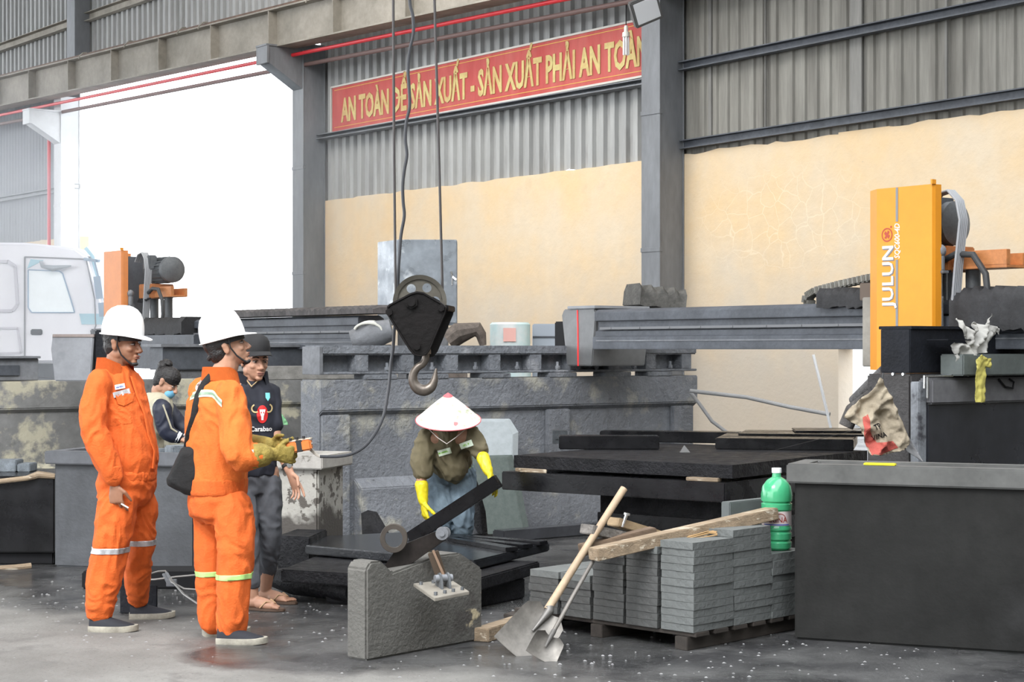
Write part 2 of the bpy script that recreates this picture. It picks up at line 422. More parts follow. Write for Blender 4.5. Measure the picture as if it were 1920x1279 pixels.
def sheet_mesh(s0, s1, z0, z1, y, pitch=0.2, amp=0.022, lift=None, round_=False, jit=0.0):
    mb = MB(); P = []; s = s0; k = 0
    while s < s1:
        if round_:
            for a in range(6): P.append((s+pitch*a/6, y+amp*math.cos(2*PI*a/6)))
        else:
            j = random.uniform(-jit, jit)
            for u, h in ((0.0, -1), (0.42, -1), (0.5, 1), (0.9, 1), (0.985, -1)): P.append((s+pitch*u+(j if u else 0), y+amp*h))
        s += pitch
    th = 0.006; n = len(P)
    vs = []
    for x, yy in P:
        zz0 = z0(x) if callable(z0) else z0
        vs += [(x, yy, zz0), (x, yy, z1), (x, yy-th, zz0), (x, yy-th, z1)]
    fs = []
    for i in range(n-1):
        a = i*4; b = a+4
        fs += [(a, b, b+1, a+1), (a+2, a+3, b+3, b+2), (a, a+2, b+2, b), (a+1, b+1, b+3, a+3)]
    fs += [(0, 1, 3, 2), (4*n-4, 4*n-2, 4*n-1, 4*n-3)]
    return mb.add(vs, fs)

sA = ws(610); sC = ws(150)
wall = bpy.data.objects.new('wall_back', None); COL.objects.link(wall); wall.matrix_world = WALL; struct(wall)
def block(name, s0, s1, ztop, jag=0.02, seed=0, hole=None):
    mb = MB(); n = int((s1-s0)/0.12)
    top = [(s0+(s1-s0)*i/n, ztop+jag*(noise.noise(V((i*0.33, seed, 0)))*1.6+0.7*noise.noise(V((i*1.1, seed, 3))))) for i in range(n+1)]
    mb.prism([(s0, 0)]+top+[(s1, 0)], -0.22, 0.0, 'xz')
    return struct(mb.build(name, cream, wall, smooth=False))
# right bay has a low gap onto the bright yard behind the saw
g0, g1 = ws(1668), ws(1572)
block('render_wall_right', -7.0, g0, 3.74, 0.028, 3)
mb = MB(); mb.box(g0, g1, -0.22, 0, 1.52, 3.74); struct(mb.build('render_wall_over_gap', cream, wall, smooth=False))
block('render_wall_corner', g1, 0.33, 3.72, 0.028, 3)
block('render_wall_middle', 0.3, sA+0.33, 3.70, 0.012, 9)
block('render_wall_left', sC+0.1, 26, 3.62, 0.012, 5)
def lifted(x): return 3.66+0.07*max(0, 1-abs(x-2.15)/0.4)
random.seed(3)
struct(sheet_mesh(0.32, sA+0.1, lifted, 10.0, -0.06, 0.205, 0.026).build('sheet_cladding_middle', sheet, wall, smooth=False))
struct(sheet_mesh(-7.0, 0.3, 3.60, 10.0, -0.06, 0.19, 0.012, jit=0.03).build('sheet_cladding_right', sheet_dk, wall, smooth=False))
struct(sheet_mesh(sC+0.1, 26, 3.60, 7.0, -0.06, 0.15, 0.018, round_=True).build('sheet_cladding_left', sheet_left, wall, smooth=False))
struct(sheet_mesh(sA, 26, 6.75, 10.0, -0.05, 0.205, 0.026).build('sheet_cladding_above_door', sheet, wall, smooth=False))
# wide cover strips and seams on the right bay
mb = MB()
for s, w in ((ws(1330), 0.05), (ws(1432), 0.02), (ws(1612), 0.16), (ws(1772), 0.03)):
    mb.box(s, s+w, -0.05, -0.028, 3.82, 10)
struct(mb.build('sheet_cover_strips', mat('pale_sheet', (0.25, 0.245, 0.23), 0.8, var=0.3, vscale=1.5, stretch=(3, 1, .3)), wall, bevel=0.004))
# wall rails (purlins)
def rail(name, s0, s1, za, zb, h, d, m, y0=0.0):
    mb = MB(); L_ = s1-s0
    for p in [[(y0, 0), (y0+d, 0), (y0+d, 0.012), (y0+0.012, 0.012), (y0+0.012, h-0.012), (y0+d, h-0.012), (y0+d, h), (y0, h)]]:
        vs = [(s0, y, za+z) for y, z in p]+[(s1, y, zb+z) for y, z in p]; n = len(p)
        tri = tessellate_polygon([[V((y, z, 0)) for y, z in p]])
        mb.add(vs, [tuple(t) for t in tri]+[tuple(i+n for i in reversed(t)) for t in tri]+[(i, (i+1) % n, (i+1) % n+n, i+n) for i in range(n)])
    return struct(mb.build(name, m, wall, smooth=False))
rail('trim_1', -7, 0.0, 4.74, 4.66, 0.10, 0.10, steel_dk)
rail('trim_2', -7, 0.0, 3.86, 3.77, 0.10, 0.08, steel_dk)
rail('trim_3', 0.3, sA, 4.56, 4.60, 0.07, 0.16, steel_gr)
rail('trim_4', sC, 26, 4.50, 4.50, 0.09, 0.10, steel_gr)
rail('trim_5', sA, 26, 7.55, 7.55, 0.16, 0.12, girder_m)

# columns
def column(name, s, top, corbel=True, w=0.31, d=0.38, m=None):
    mb = MB(); m = m or col_paint; t = 0.018
    mb.box(s, s+w, d-t, d, 0, top); mb.box(s, s+w, 0.0, t, 0, top); mb.box(s+0.012, s+0.03, t, d-t, 0, top); mb.box(s+w-0.03, s+w-0.012, t, d-t, 0, top)
    if corbel:
        zc = 5.62
        mb.prism([(d-0.01, zc-0.30), (0.98, zc+0.06), (0.98, zc+0.30), (d-0.01, zc+0.30)], s+0.02, s+w-0.02, 'yz')
        mb.box(s, s+w, d, 1.0, zc+0.28, zc+0.31)
        mb.box(s, s+w, 0.95, 0.99, zc+0.03, zc+0.29)
    for z in (1.1, 2.6, 4.15):
        mb.box(s-0.006, s+w+0.006, d-0.04, d+0.008, z, z+0.05)
    return struct(mb.build(name, m, wall, bevel=0.003, seg=1))
column('column_middle', 0.0, 10, corbel=False)
column('column_by_doorway', sA, 6.0)
column('column_beyond_doorway', sC, 6.2, m=mat('glare_bleached_paint', (0.6, 0.62, 0.64), 0.6, var=0.1))  # doorway glare on this column is put into its pale colour
mb = MB(); mb.box(15.9, 16.25, 0.0, 0.3, 6.5, 10); struct(mb.build('column_stub_upper', col_paint, wall, bevel=0.003, seg=1))

# roof and remaining sides of the hall (never in the frame)
mb = MB(); mb.box(-8, 26, -0.3, 34, 10.0, 10.1, WALL); c = mb.build('ceiling', mat('roof_sheet', (0.25, 0.25, 0.25), 0.8), smooth=False); struct(c)
mb = MB(); mb.box(6.3, 6.5, -12, 14, 0, 10); c = mb.build('wall_right', sheet_dk, smooth=False); struct(c)
mb = MB(); mb.box(-14, 6.5, -12.2, -12, 0, 10); c = mb.build('wall_front', sheet_dk, smooth=False); struct(c)

# yard outside the doorway
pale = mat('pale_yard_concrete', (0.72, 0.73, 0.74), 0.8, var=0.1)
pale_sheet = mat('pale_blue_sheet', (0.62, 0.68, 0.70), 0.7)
yard = thing('shed_across_yard', 'pale sheet-roofed shed washed out by daylight beyond the large doorway', 'building', fr(B0+DW*9-V((0.789*-1, 0.614*-1, 0))*14, DW))
mb = MB(); mb.box(-6, 5.5, -0.15, 0, 0, 5.7); mb.build('shed_wall', pale, yard)
sheet_mesh(-6.3, 5.8, 5.7, 6.7, 0.15, 0.3, 0.03).build('roof_edge', pale_sheet, yard, smooth=False)

# ---------------------------------------------------------------- crane girder on the corbels
gm = thing('crane_girder', 'brown dusty steel crane girder running along the rear wall above the doorway', 'crane beam', WALL)
def gz(s): return 5.86+(s-6)*0.026
gy0, gy1 = 0.50, 0.82
def gslab(mb, s0, s1, y0, y1, a, b):
    vs = [(s, y, gz(s)+z) for s in (s0, s1) for y in (y0, y1) for z in (a, b)]
    mb.add(vs, [(0, 1, 3, 2), (4, 6, 7, 5), (0, 4, 5, 1), (2, 3, 7, 6), (0, 2, 6, 4), (1, 5, 7, 3)])
mb = MB(); gslab(mb, -5, 24, gy0, gy1, 0, 0.022); mb.build('lower_flange', girder_m, gm, smooth=False)
mb = MB(); gslab(mb, -5, 24, gy0, gy1, 0.55, 0.572); mb.build('upper_flange', girder_m, gm, smooth=False)
mb = MB(); gslab(mb, -5, 24, 0.65, 0.67, 0.02, 0.552); mb.build('web', girder_m, gm, smooth=False)
s = 7.96-1.77*7
while s < 24:
    mb = MB(); gslab(mb, s, s+0.02, 0.67, gy1-0.01, 0.022, 0.55); mb.build('stiffener', girder_m, gm, smooth=False)
    s += 1.77
mb = MB(); gslab(mb, -5, 24, 0.62, 0.70, 0.572, 0.64); mb.build('crane_rail', mat('rusty_rail', (0.16, 0.09, 0.06), 0.7, var=0.4, vscale=9), gm, smooth=False)
for s in (6.6, 9.8, 10.5, 12.4, 14.2):
    mb = MB(); z = gz(s)+0.6; mb.tube([(s, 0.83, z), (s, 0.9, z-0.01), (s+0.1, 0.92, z-0.05), (s+0.13, 0.92, z-0.10)], 0.012, 6); mb.build('rail_clip', girder_m, gm)
pp = MB(); pp.tube([(-5, 0.55, gz(-5)-0.10), (9.9, 0.55, gz(9.9)-0.1), (16.4, 0.55, gz(16.4)-0.1), (24, 0.55, gz(24)-0.1)], 0.028, 10)
tag(pp.build('red_pipe', red_m), 'long thin red pipe hung under the crane girder', 'pipe').matrix_world = WALL
pp = MB(); pp.tube([(-5, 0.34, gz(-5)-0.22), (24, 0.34, gz(24)-0.22)], 0.032, 10)
tag(pp.build('conduit', mat('dull_brown_pipe', (0.16, 0.10, 0.09), .6)), 'dull brown conduit running below the long red pipe', 'pipe').matrix_world = WALL
pp = MB(); pp.tube([(ws(92, 0.42), 0.42, 5.95), (ws(92, 0.42), 0.42, 1.6)], 0.032, 10)
tag(pp.build('red_downpipe', red_m), 'upright red pipe at the far side of the bright doorway', 'pipe').matrix_world = WALL

# ---------------------------------------------------------------- safety banner
ban = thing('safety_banner', 'long faded red banner with yellow Vietnamese lettering on the sheet cladding', 'sign', WALL @ Matrix.Translation((0, 0, 0)))
mb = MB(); mb.box(0.42, 7.42, 0.03, 0.05, 4.69, 5.34)
red_b = mat('faded_red_board', (0.40, 0.042, 0.038), 0.7, var=0.22, vscale=1.4, stretch=(1.5, 1, .4), col2=(0.46, 0.095, 0.08))
mb.build('board', red_b, ban, smooth=False)
mb = MB()
for a in ((0.38, 7.46, 5.33, 5.355), (0.38, 7.46, 4.665, 4.69)): mb.box(a[0], a[1], 0.025, 0.06, a[2], a[3])
for a in (0.38, 7.44): mb.box(a, a+0.025, 0.025, 0.06, 4.67, 5.35)
mb.build('frame', mat('pale_metal_edge', (0.5, 0.48, 0.44), .6), ban)
mb = MB()
for a in ((0.50, 7.36, 5.285, 5.292), (0.50, 7.36, 4.74, 4.747)): mb.box(a[0], a[1], 0.05, 0.053, a[2], a[3])
mb.build('border_line', mat('old_yellow', (0.62, 0.42, 0.08), .7), ban)
t = text_mb('AN TOÀN DỂ SẢN XUẤT - SẢN XUẤT PHẢI AN TOÀN', 0.47, 6.62, bold=0.034, extrude=0.004)
T = Matrix(((-1, 0, 0, 3.86), (0, 0, 1, 0.056), (0, 1, 0, 4.985), (0, 0, 0, 1)))
t.box(-1.885, -1.765, 0.03*0, 0.0301, 0, 0.001); t.v = [T @ p for p in t.v]
t.build('lettering', mat('faded_yellow_letters', (0.56, 0.47, 0.19), 0.7, var=0.3, vscale=3, col2=(0.50, 0.34, 0.13)), ban, smooth=False)

# ---------------------------------------------------------------- floodlight and bulb on the middle column
fl = thing('floodlight', 'square grey floodlight fixed to the column above the red banner', 'lamp', Matrix.Translation(at(1211, 19, 19.35)) @ Matrix.Rotation(PI+math.radians(12), 4, 'Z') @ Matrix.Rotation(math.radians(24), 4, 'Y') @ Matrix.Rotation(math.radians(-22), 4, 'X'))
mb = MB(); mb.prism([(-0.17, -0.15), (0.17, -0.15), (0.17, 0.15), (-0.17, 0.15)], -0.05, 0.03, 'xz'); mb.build('housing', mat('grey_lamp_case', (0.09, 0.09, 0.09), .5), fl, bevel=0.012)
mb = MB(); mb.box(-0.14, 0.14, 0.028, 0.036, -0.12, 0.12); mb.build('glass', mat('lamp_glass', (0.62, 0.64, 0.67), 0.3), fl, bevel=0.003)
mb = MB(); mb.tube([(-0.1, -0.05, 0.0), (-0.16, -0.14, 0.0), (-0.20, -0.30, 0.0)], 0.02, 8); mb.build('bracket', steel_dk, fl)
bl = thing('energy_saving_bulb', 'white spiral-tube bulb hanging in front of the banner end', 'bulb', WALL @ Matrix.Translation((0.66, 0.30, 5.06)))
mb = MB(); mb.lathe([(0.018, 0.18), (0.024, 0.16), (0.024, 0.11), (0.042, 0.10), (0.045, 0.05), (0.035, 0.045)], n=16); mb.build('socket', mat('ivory', (0.7, 0.69, 0.62), .5), bl)
for k in range(5):
    a = 2*PI*k/5; mb = MB(); mb.tube([(0.028*math.cos(a), 0.028*math.sin(a), 0.05), (0.03*math.cos(a), 0.03*math.sin(a), -0.16)], 0.011, 8); mb.build('glass_tube', white_m, bl)
mb = MB(); mb.tube([(0, 0, 0.18), (0.0, 0.0, 0.33), (0.02, -0.02, 0.5)], 0.006, 6); mb.build('wire', black_m, bl)

# ================================================================ STONE SAWS
SX = V((0.614, -0.789, 0)).normalized()   # along a saw's bridge, towards the right and nearer
RX = V((0.789, 0.614, 0)).normalized()    # along the rail walls, away to the right
orange_m = mat('orange_yellow_paint', (0.80, 0.31, 0.015), 0.5, var=0.08, vscale=2)
orange_d = mat('dusty_orange_paint', (0.62, 0.24, 0.08), 0.55, var=0.3, vscale=6)
motor_m = mat('grey_motor_paint', (0.15, 0.16, 0.17), 0.5, 0.2, var=0.3, vscale=8)
bellow_m = mat('black_bellows', (0.035, 0.035, 0.038), 0.75, var=0.5, vscale=7, bump=0.3)
rod_m = mat('steel_rod', (0.6, 0.61, 0.62), 0.25, 0.9)
hose_m = mat('dark_hose', (0.05, 0.052, 0.055), 0.6, var=0.3)
slurry = mat('slurry_coated_steel', (0.21, 0.225, 0.25), 0.75, var=0.35, vscale=3, bump=0.9, bscale=22, spot=((0.30, 0.31, 0.33), 4, 0.58, 0.12))

def bellows(mb, x0, x1, y0, y1, z0, z1, n, amp=0.03, sag=0.0):
    R = []
    for i in range(2*n+1):
        x = x0+(x1-x0)*i/(2*n); a = amp if i % 2 else 0
        j = 0.35*amp*noise.noise(V((i*1.7, x0*3, z0)))
        zt = z1-a-sag*math.sin(PI*i/(2*n))+j; zb = z0+a*0.3+j*2
        R.append([(x, y0+a*0.5, zb), (x, y0+a*0.5, z1-0.3*(z1-z0)-a*0.5), (x, y0+(y1-y0)*0.12, zt), (x, y1-(y1-y0)*0.12, zt), (x, y1-a*0.5, z1-0.3*(z1-z0)-a*0.5), (x, y1-a*0.5, zb)])
    return mb.rings(R)

def bridge_saw(O, x0, x1, name_label, cat='stone saw', full=True, hx=0.0, top=2.655, zc=0.0, arm=1.02, bot=1.16):
    """local x along the bridge, origin under the column's middle; x0..x1 the bridge"""
    t = thing('bridge_saw', name_label, cat, fr(O, SX))
    # bridge: hollow box with stepped ledges and a bright guide
    mb = MB(); P = [(-0.16, 1.50), (0.16, 1.50), (0.16, 1.80), (0.10, 1.83), (-0.10, 1.83), (-0.14, 1.805), (-0.14, 1.735), (-0.10, 1.73), (-0.10, 1.655), (-0.13, 1.65), (-0.13, 1.61), (-0.16, 1.60)]
    mb.prism([(y, z) for y, z in P], x0, x1, 'yz'); mb.build('bridge_beam', steel_dk, t, bevel=0.004)
    mb = MB(); mb.box(x0+0.08, x1-0.05, -0.15, -0.10, 1.662, 1.682)
    for k in range(int((x1-x0)/0.35)): mb.box(x0+0.2+k*0.35, x0+0.225+k*0.35, -0.155, -0.15, 1.664, 1.680)
    mb.build('guide_rail', mat('worn_guide_steel', (0.17, 0.175, 0.185), .6, .2), t)
    mb = MB(); mb.box(x0+0.05, x1-0.05, -0.165, -0.13, 1.565, 1.575); mb.build('lower_ledge', steel_gr, t)
    # column cover: bent sheet
    th = 0.012
    out = [(0.27, -0.30), (0.27, -0.36), (0.262, -0.385), (-0.205, -0.385), (-0.335, -0.30), (-0.335, 0.02)]
    inn = [(-0.323, 0.02), (-0.323, -0.295), (-0.20, -0.373), (0.258, -0.373), (0.258, -0.30)]
    mb = MB(); mb.prism(out+inn, bot, top, 'xy'); cv = mb.build('column_cover', orange_m, t, smooth=False)
    mb = MB(); mb.prism([(0.262, -0.40), (0.262, -0.36), (0.275, -0.36), (0.275, -0.40)], top, top+0.03, 'xy'); mb.build('corner_tab', orange_m, cv, smooth=False)
    mb = MB(); mb.box(-0.20, 0.10, -0.30, 0.05, 1.3, top-0.06); mb.build('column', steel_dk, t, bevel=0.006)
    mb = MB(); mb.box(-0.46, -0.30, -0.24, 0.2, 1.38, 1.86); mb.build('carriage_plate', mat('dusty_light_steel', (0.33, 0.31, 0.27), .6, var=.3), t, bevel=0.006)
    # motor with fins, box and end bell
    mb = MB(); Z0 = 2.42+zc; hm = hx*1.75; M = Matrix.Translation((0.32+hm, 0.0, Z0)) @ Matrix.Rotation(PI/2, 4, 'Y')
    mb.lathe([(0.02, 0), (0.10, 0.0), (0.155, 0.03), (0.155, 0.12), (0.135, 0.13), (0.135, 0.42), (0.15, 0.43), (0.15, 0.50), (0.06, 0.54), (0.02, 0.54)], M, 28)
    mo = mb.build('motor', motor_m, t)
    for k in range(20):
        a = 2*PI*k/20; mb = MB(); c_, s_ = math.cos(a), math.sin(a)
        mb.box(0.13, 0.155, -0.004, 0.004, 0.13, 0.42, M @ Matrix.Rotation(a, 4, 'Z')); mb.build('fin', motor_m, mo, smooth=False)
    mb = MB(); mb.box(0.44+hm, 0.62+hm, -0.20, -0.10, Z0+0.0, Z0+0.17); mb.build('terminal_box', motor_m, mo, bevel=0.012)
    # head bracket, arm, rods
    mb = MB(); mb.box(0.30+hx, 0.60+hx, -0.18, 0.12, 2.09+zc, 2.26+zc); mb.build('head_bracket', orange_d, t, bevel=0.008)
    mb = MB(); mb.box(0.60+hx, arm, -0.13, -0.09, 2.12+zc, 2.22+zc); mb.box(0.60+hx, arm, 0.04, 0.08, 2.12+zc, 2.2+zc); mb.box(0.60+hx, arm, -0.13, 0.08, 2.10+zc, 2.12+zc); mb.build('head_arm', orange_d, t, bevel=0.003)
    rx = 0.295 if hx == 0 else 0.245
    for x, y in ((0.44+hx, -0.05), (0.66+hx, 0.02)):
        mb = MB(); mb.cyl((x, y, 2.1+zc), (x, y, 1.62), 0.05); mb.build('guide_post', motor_m, t)
    mb = MB(); mb.cyl((rx, -0.28, 2.02), (rx, -0.28, 1.45), 0.014, n=12); mb.cyl((rx, -0.28, 1.85), (rx, -0.28, 1.45), 0.022, n=12); mb.build('lift_rod', rod_m, t)
    mb = MB(); mb.cyl((rx, -0.28, 2.02), (rx, -0.28, 2.12), 0.03, n=14); mb.ell((rx, -0.28, 2.15), (0.04, 0.04, 0.045)); mb.box(rx-0.04, rx+0.05, -0.31, -0.25, 2.0, 2.02); mb.build('lift_motor', steel_gr, t, bevel=0.004)
    mb = MB(); mb.box(0.28+hx*0.3, 0.75+hx*0.6, -0.22, 0.10, 1.40, 1.72); mb.build('gearbox', steel_dk, t, bevel=0.01)
    # cable loop over the motor
    for k in range(5):
        mb = MB(); y = -0.24+k*0.018
        mb.tube([(q[0]+hx*0.60, y, q[1]+zc) for q in ((0.52, 1.7), (0.56, 2.1), (0.60, 2.42), (0.57, 2.55), (0.50, 2.62), (0.40, 2.60), (0.33, 2.52))], 0.009, 8); mb.build('cable', mat('pale_grey_cable', (0.32, 0.33, 0.35), 0.5), t)
    mb = MB(); mb.tube([(q[0]+hx*1.0, -0.19, q[1]+zc) for q in ((0.55, 2.15), (0.68, 2.2), (0.82, 2.19), (0.92, 2.06), (0.94, 1.9), (0.90, 1.78))], 0.022, 10); mb.build('hose', hose_m, t)
    for k in range(4):
        mb = MB(); mb.tube([(0.36+k*0.05+hx, -0.2, 2.09+zc), (0.40+k*0.05+hx, -0.24, 2.05+k*0.008+zc), (0.50+k*0.03+hx, -0.22, 2.04+k*0.01+zc), (0.56+k*.03+hx, -0.2, 2.09+zc)], 0.008, 6); mb.build('wire', black_m, t)
    if full:
        # energy chain lying over the bridge on the left
        xs = [(-0.36, 2.03), (-0.60, 2.00), (-0.85, 1.965), (-1.08, 1.925), (-1.16, 1.89), (-1.17, 1.84), (-1.12, 1.83)]
        pts = []
        for i in range(len(xs)-1):
            for k in range(6): u = k/6; pts.append((xs[i][0]+(xs[i+1][0]-xs[i][0])*u, xs[i][1]+(xs[i+1][1]-xs[i][1])*u))
        for i in range(0, len(pts)-1, 1):
            a = V((pts[i][0], -0.02, pts[i][1])); b = V((pts[i+1][0], -0.02, pts[i+1][1]))
            mb = MB(); mb.bar(a, a+(b-a)*0.86, 0.09, 0.055); mb.build('chain_link', mat('grey_plastic_chain', (0.27, 0.26, 0.23), .6, var=.4, vscale=8), t, bevel=0.008)
        mb = MB(); mb.box(-0.40, -0.33, -0.06, 0.08, 1.95, 2.10); mb.build('chain_bracket', mat('brown_steel', (0.12, 0.09, 0.07), .7), t, bevel=0.004)
        mb = MB(); mb.box(-0.50, -0.33, -0.22, 0.0, 1.84, 1.96); mb.build('stop_bracket', mat('brown_steel', (0.12, 0.09, 0.07), .7), t, bevel=0.004)
        mb = MB(); bellows(mb, -0.92, -0.48, -0.20, 0.10, 1.79, 1.935, 6, 0.035); mb.build('bellows', bellow_m, t, sharp=60)
        mb = MB(); bellows(mb, 0.30, x1, -0.26, 0.12, 1.62, 1.90, 7, 0.04, -0.01); mb.build('bellows', bellow_m, t, sharp=60)
    return t, cv

# --- near saw
O1 = V((0.68, 15.0, 0))+SX*3.30
saw, cover = bridge_saw(O1+V((-0.12, 0.0, 0))+SX*0.51, -3.43, 0.89, 'stone bridge saw with bright orange-yellow column cover in front of the cream wall', hx=-0.38, top=2.585, zc=-0.07, arm=0.66, bot=1.36)
# writing on the cover: text runs upwards; local plate y = -0.385
grey_tx = mat('grey_print', (0.22, 0.22, 0.23), .5); white_tx = mat('white_print', (0.88, 0.88, 0.9), .4); dkred = mat('dark_red_print', (0.42, 0.05, 0.02), .5); blue_tx = mat('blue_print', (0.12, 0.28, 0.5), .5)
def on_cover(mb, x, z, name, m, vert=True, off=0.002):
    # text x -> up, text y -> local -x
    T = Matrix(((0, -1, 0, x), (0, 0, -1, -0.385-off), (1, 0, 0, z), (0, 0, 0, 1))) if vert else Matrix(((1, 0, 0, x), (0, 0, -1, -0.385-off), (0, 1, 0, z), (0, 0, 0, 1)))
    mb.v = [T @ p for p in mb.v]; return mb.build(name, m, cover, smooth=False)
on_cover(text_mb('JULUN', 0.130, 0.42, bold=0.03, extrude=0.001), -0.105, 1.98, 'lettering_shadow', grey_tx)
on_cover(text_mb('JULUN', 0.130, 0.42, bold=0.015, extrude=0.001), -0.110, 1.985, 'lettering', white_tx, off=0.0045)
on_cover(text_mb('SQC600-4D', 0.062, 0.235, bold=0.01, extrude=0.001, shear=0.2), -0.03, 2.225, 'model_number', white_tx)
on_cover(poly2([(-0.235, -0.008), (-0.235, 0.008), (0.235, 0.008), (0.235, -0.008)]), -0.035, 2.60-0.235+0.225, 'stripe', grey_tx) if False else None
for z0, z1 in ((2.355, 2.583), (1.40, 2.10)):
    mb = MB(); mb.box(-0.040, -0.020, -0.388, -0.386, z0, z1); mb.build('stripe', grey_tx, cover, smooth=False)
def ring2(r0, r1, n=32, c=(0, 0), a0=0, a1=2*PI):
    mb = MB(); vs = []; fs = []
    for k in range(n+1):
        a = a0+(a1-a0)*k/n; vs += [(c[0]+r0*math.cos(a), c[1]+r0*math.sin(a), 0), (c[0]+r1*math.cos(a), c[1]+r1*math.sin(a), 0)]
    for k in range(n): fs.append((2*k, 2*k+1, 2*k+3, 2*k+2))
    return mb.add(vs, fs)
on_cover(ring2(0.038, 0.047), -0.115, 2.27, 'emblem_ring', dkred)
on_cover(poly2([(-0.028, -0.015), (-0.005, -0.026), (0.0, -0.012), (0.02, -0.022), (0.03, -0.006), (0.012, 0.0), (0.026, 0.014), (0.01, 0.026), (-0.006, 0.012), (-0.02, 0.024), (-0.028, 0.008), (-0.014, 0.0)]), -0.115, 2.27, 'emblem', dkred)
on_cover(disc2(0.008, 0.008, 12), -0.08, 2.322, 'emblem_dot', dkred)
on_cover(ring2(0.035, 0.062, 16, a0=-0.3, a1=1.9), -0.09, 1.50, 'swoosh', blue_tx)

# end carriage standing on the left rail, with red laser line
car = thing('saw_end_carriage', 'grey steel end carriage with thin red line riding the left rail beam', 'machine carriage', fr(V((0.86, 15.1, 0)), SX))
M = Matrix.Identity(4)
mb = MB(); mb.prism([(-0.17, 1.84), (0.23, 1.84), (0.25, 1.80), (0.20, 1.36), (-0.13, 1.36), (-0.20, 1.79)], -0.40, 0.2, 'xz'); mb.build('body', mat('carriage_grey', (0.19, 0.195, 0.20), 0.45, 0.2, var=0.2), car, bevel=0.008)
mb = MB(); mb.box(-0.10, 0.26, -0.42, 0.2, 1.84, 1.865); mb.build('top_plate', mat('light_grey_paint', (0.30, 0.31, 0.33), .5, var=.2), car, bevel=0.004)
mb = MB(); mb.tube([(0.015, -0.403, 1.83), (0.02, -0.403, 1.70), (0.025, -0.403, 1.36)], 0.006, 6); mb.build('red_line', mat('red_light_line', (0.85, 0.03, 0.03), .3, emit=0.6), car)
mb = MB(); mb.cyl((0.235, -0.17, 1.55), (0.27, -0.30, 1.55), 0.03); mb.build('roller', steel_gr, car)
mb = MB(); mb.box(-0.42, -0.20, -0.30, -0.05, 1.52, 1.74); mb.build('drive_box', black_m, car, bevel=0.01)
bel = MB(); bellows(bel, -0.12, 0.30, -0.30, 0.15, 1.87, 2.06, 4, 0.05)
o = bel.build('folded_cover', mat('grey_folded_rubber', (0.12, 0.115, 0.105), 0.8, var=0.5, vscale=9, bump=0.4), None, sharp=60)
o.matrix_world = fr(V((0.93, 15.25, -0.0)), (0.9, 0.25, -0.10)); tag(o, 'crumpled grey folded cover heaped on top of the end carriage', 'bellows cover')

# --- rail walls
def rail_wall(P, L, H, T, label, bm, ledge=True):
    t = thing('rail_wall', label, 'concrete wall', fr(P, RX))
    mb = MB(); mb.box(0, L, 0, T, 0, H)
    w = mb.build('wall_core', bm, t, bevel=0.012)
    if ledge:
        mb = MB(); mb.prism([(0.002, H-0.28), (-0.05, H-0.24), (-0.05, H), (0.002, H)], -0.02, L, 'yz'); mb.build('top_band', bm, t, bevel=0.008)
        mb = MB(); mb.prism([(0.002, 0), (-0.16, 0), (-0.16, 0.16), (-0.10, 0.30), (-0.10, 0.42), (0.002, 0.50)], 0.30, L, 'yz'); mb.build('plinth', bm, t, bevel=0.008)
        for x in (0.0, L*0.56, L-0.3):
            mb = MB(); mb.box(x, x+0.24, -0.05, 0.002, 0, H-0.27); mb.build('pilaster', bm, t, bevel=0.008)
    return t
rw_m = mat('slurry_streaked_concrete', (0.21, 0.222, 0.245), 0.7, var=0.3, vscale=1.5, bump=0.8, bscale=26, rvar=0.2,
           spot=[((0.36, 0.35, 0.30), 2.8, 0.535, 0.14), ((0.05, 0.052, 0.055), 6, 0.66, 0.05)])
P1 = V((-1.47, 13.5, 0))
rail_wall(P1, 3.95, 1.265, 0.3, 'long slurry-streaked concrete wall carrying the left rail beam of the near saw', rw_m)
def rail_girder(P, L, z0, z1, label, n):
    t = thing('rail_girder', label, 'steel beam', fr(P, RX))
    mb = MB(); mb.box(0, L, -0.04, 0.22, z1-0.075, z1); mb.build('upper_flange', slurry, t, bevel=0.012)
    mb = MB(); mb.box(0, L, -0.04, 0.22, z0, z0+0.02); mb.build('lower_flange', slurry, t, bevel=0.005)
    mb = MB(); mb.box(0.01, L-0.01, 0.09, 0.12, z0+0.02, z1-0.07); mb.build('web', slurry, t)
    mb = MB(); mb.box(-0.01, 0.02, -0.04, 0.22, z0, z1-0.01); mb.build('end_plate', steel_gr, t, bevel=0.003)
    for k in range(n):
        x = 0.32+(L-0.5)*k/(n-1)
        mb = MB(); mb.box(x, x+0.12, -0.03, 0.09, z0+0.02, z1-0.07); mb.build('stiffener', slurry, t, bevel=0.004)
    for k in range(n-1):
        x = 0.62+(L-0.5)*k/(n-1); mb = MB(); mb.cyl((x, -0.02, z0+0.02), (x, -0.02, z0+0.09), 0.012, n=8); mb.cyl((x, -0.02, z0+0.03), (x, -0.02, z0+0.055), 0.022, n=6); mb.build('anchor_bolt', slurry, t)
    for k in range(6):
        x = 0.4+(L-1.0)*k/5+0.1*math.sin(k*5); mb = MB(); mb.box(x, x+0.3, -0.05, 0.12, z0-0.042, z0-0.002); mb.build('packer_plate', slurry, t, bevel=0.004)
    return t
rail_girder(P1+V((0, 0, 0))+RX*-0.02, 3.97, 1.305, 1.53, 'slurry-caked steel rail beam on the long streaked concrete wall', 9)
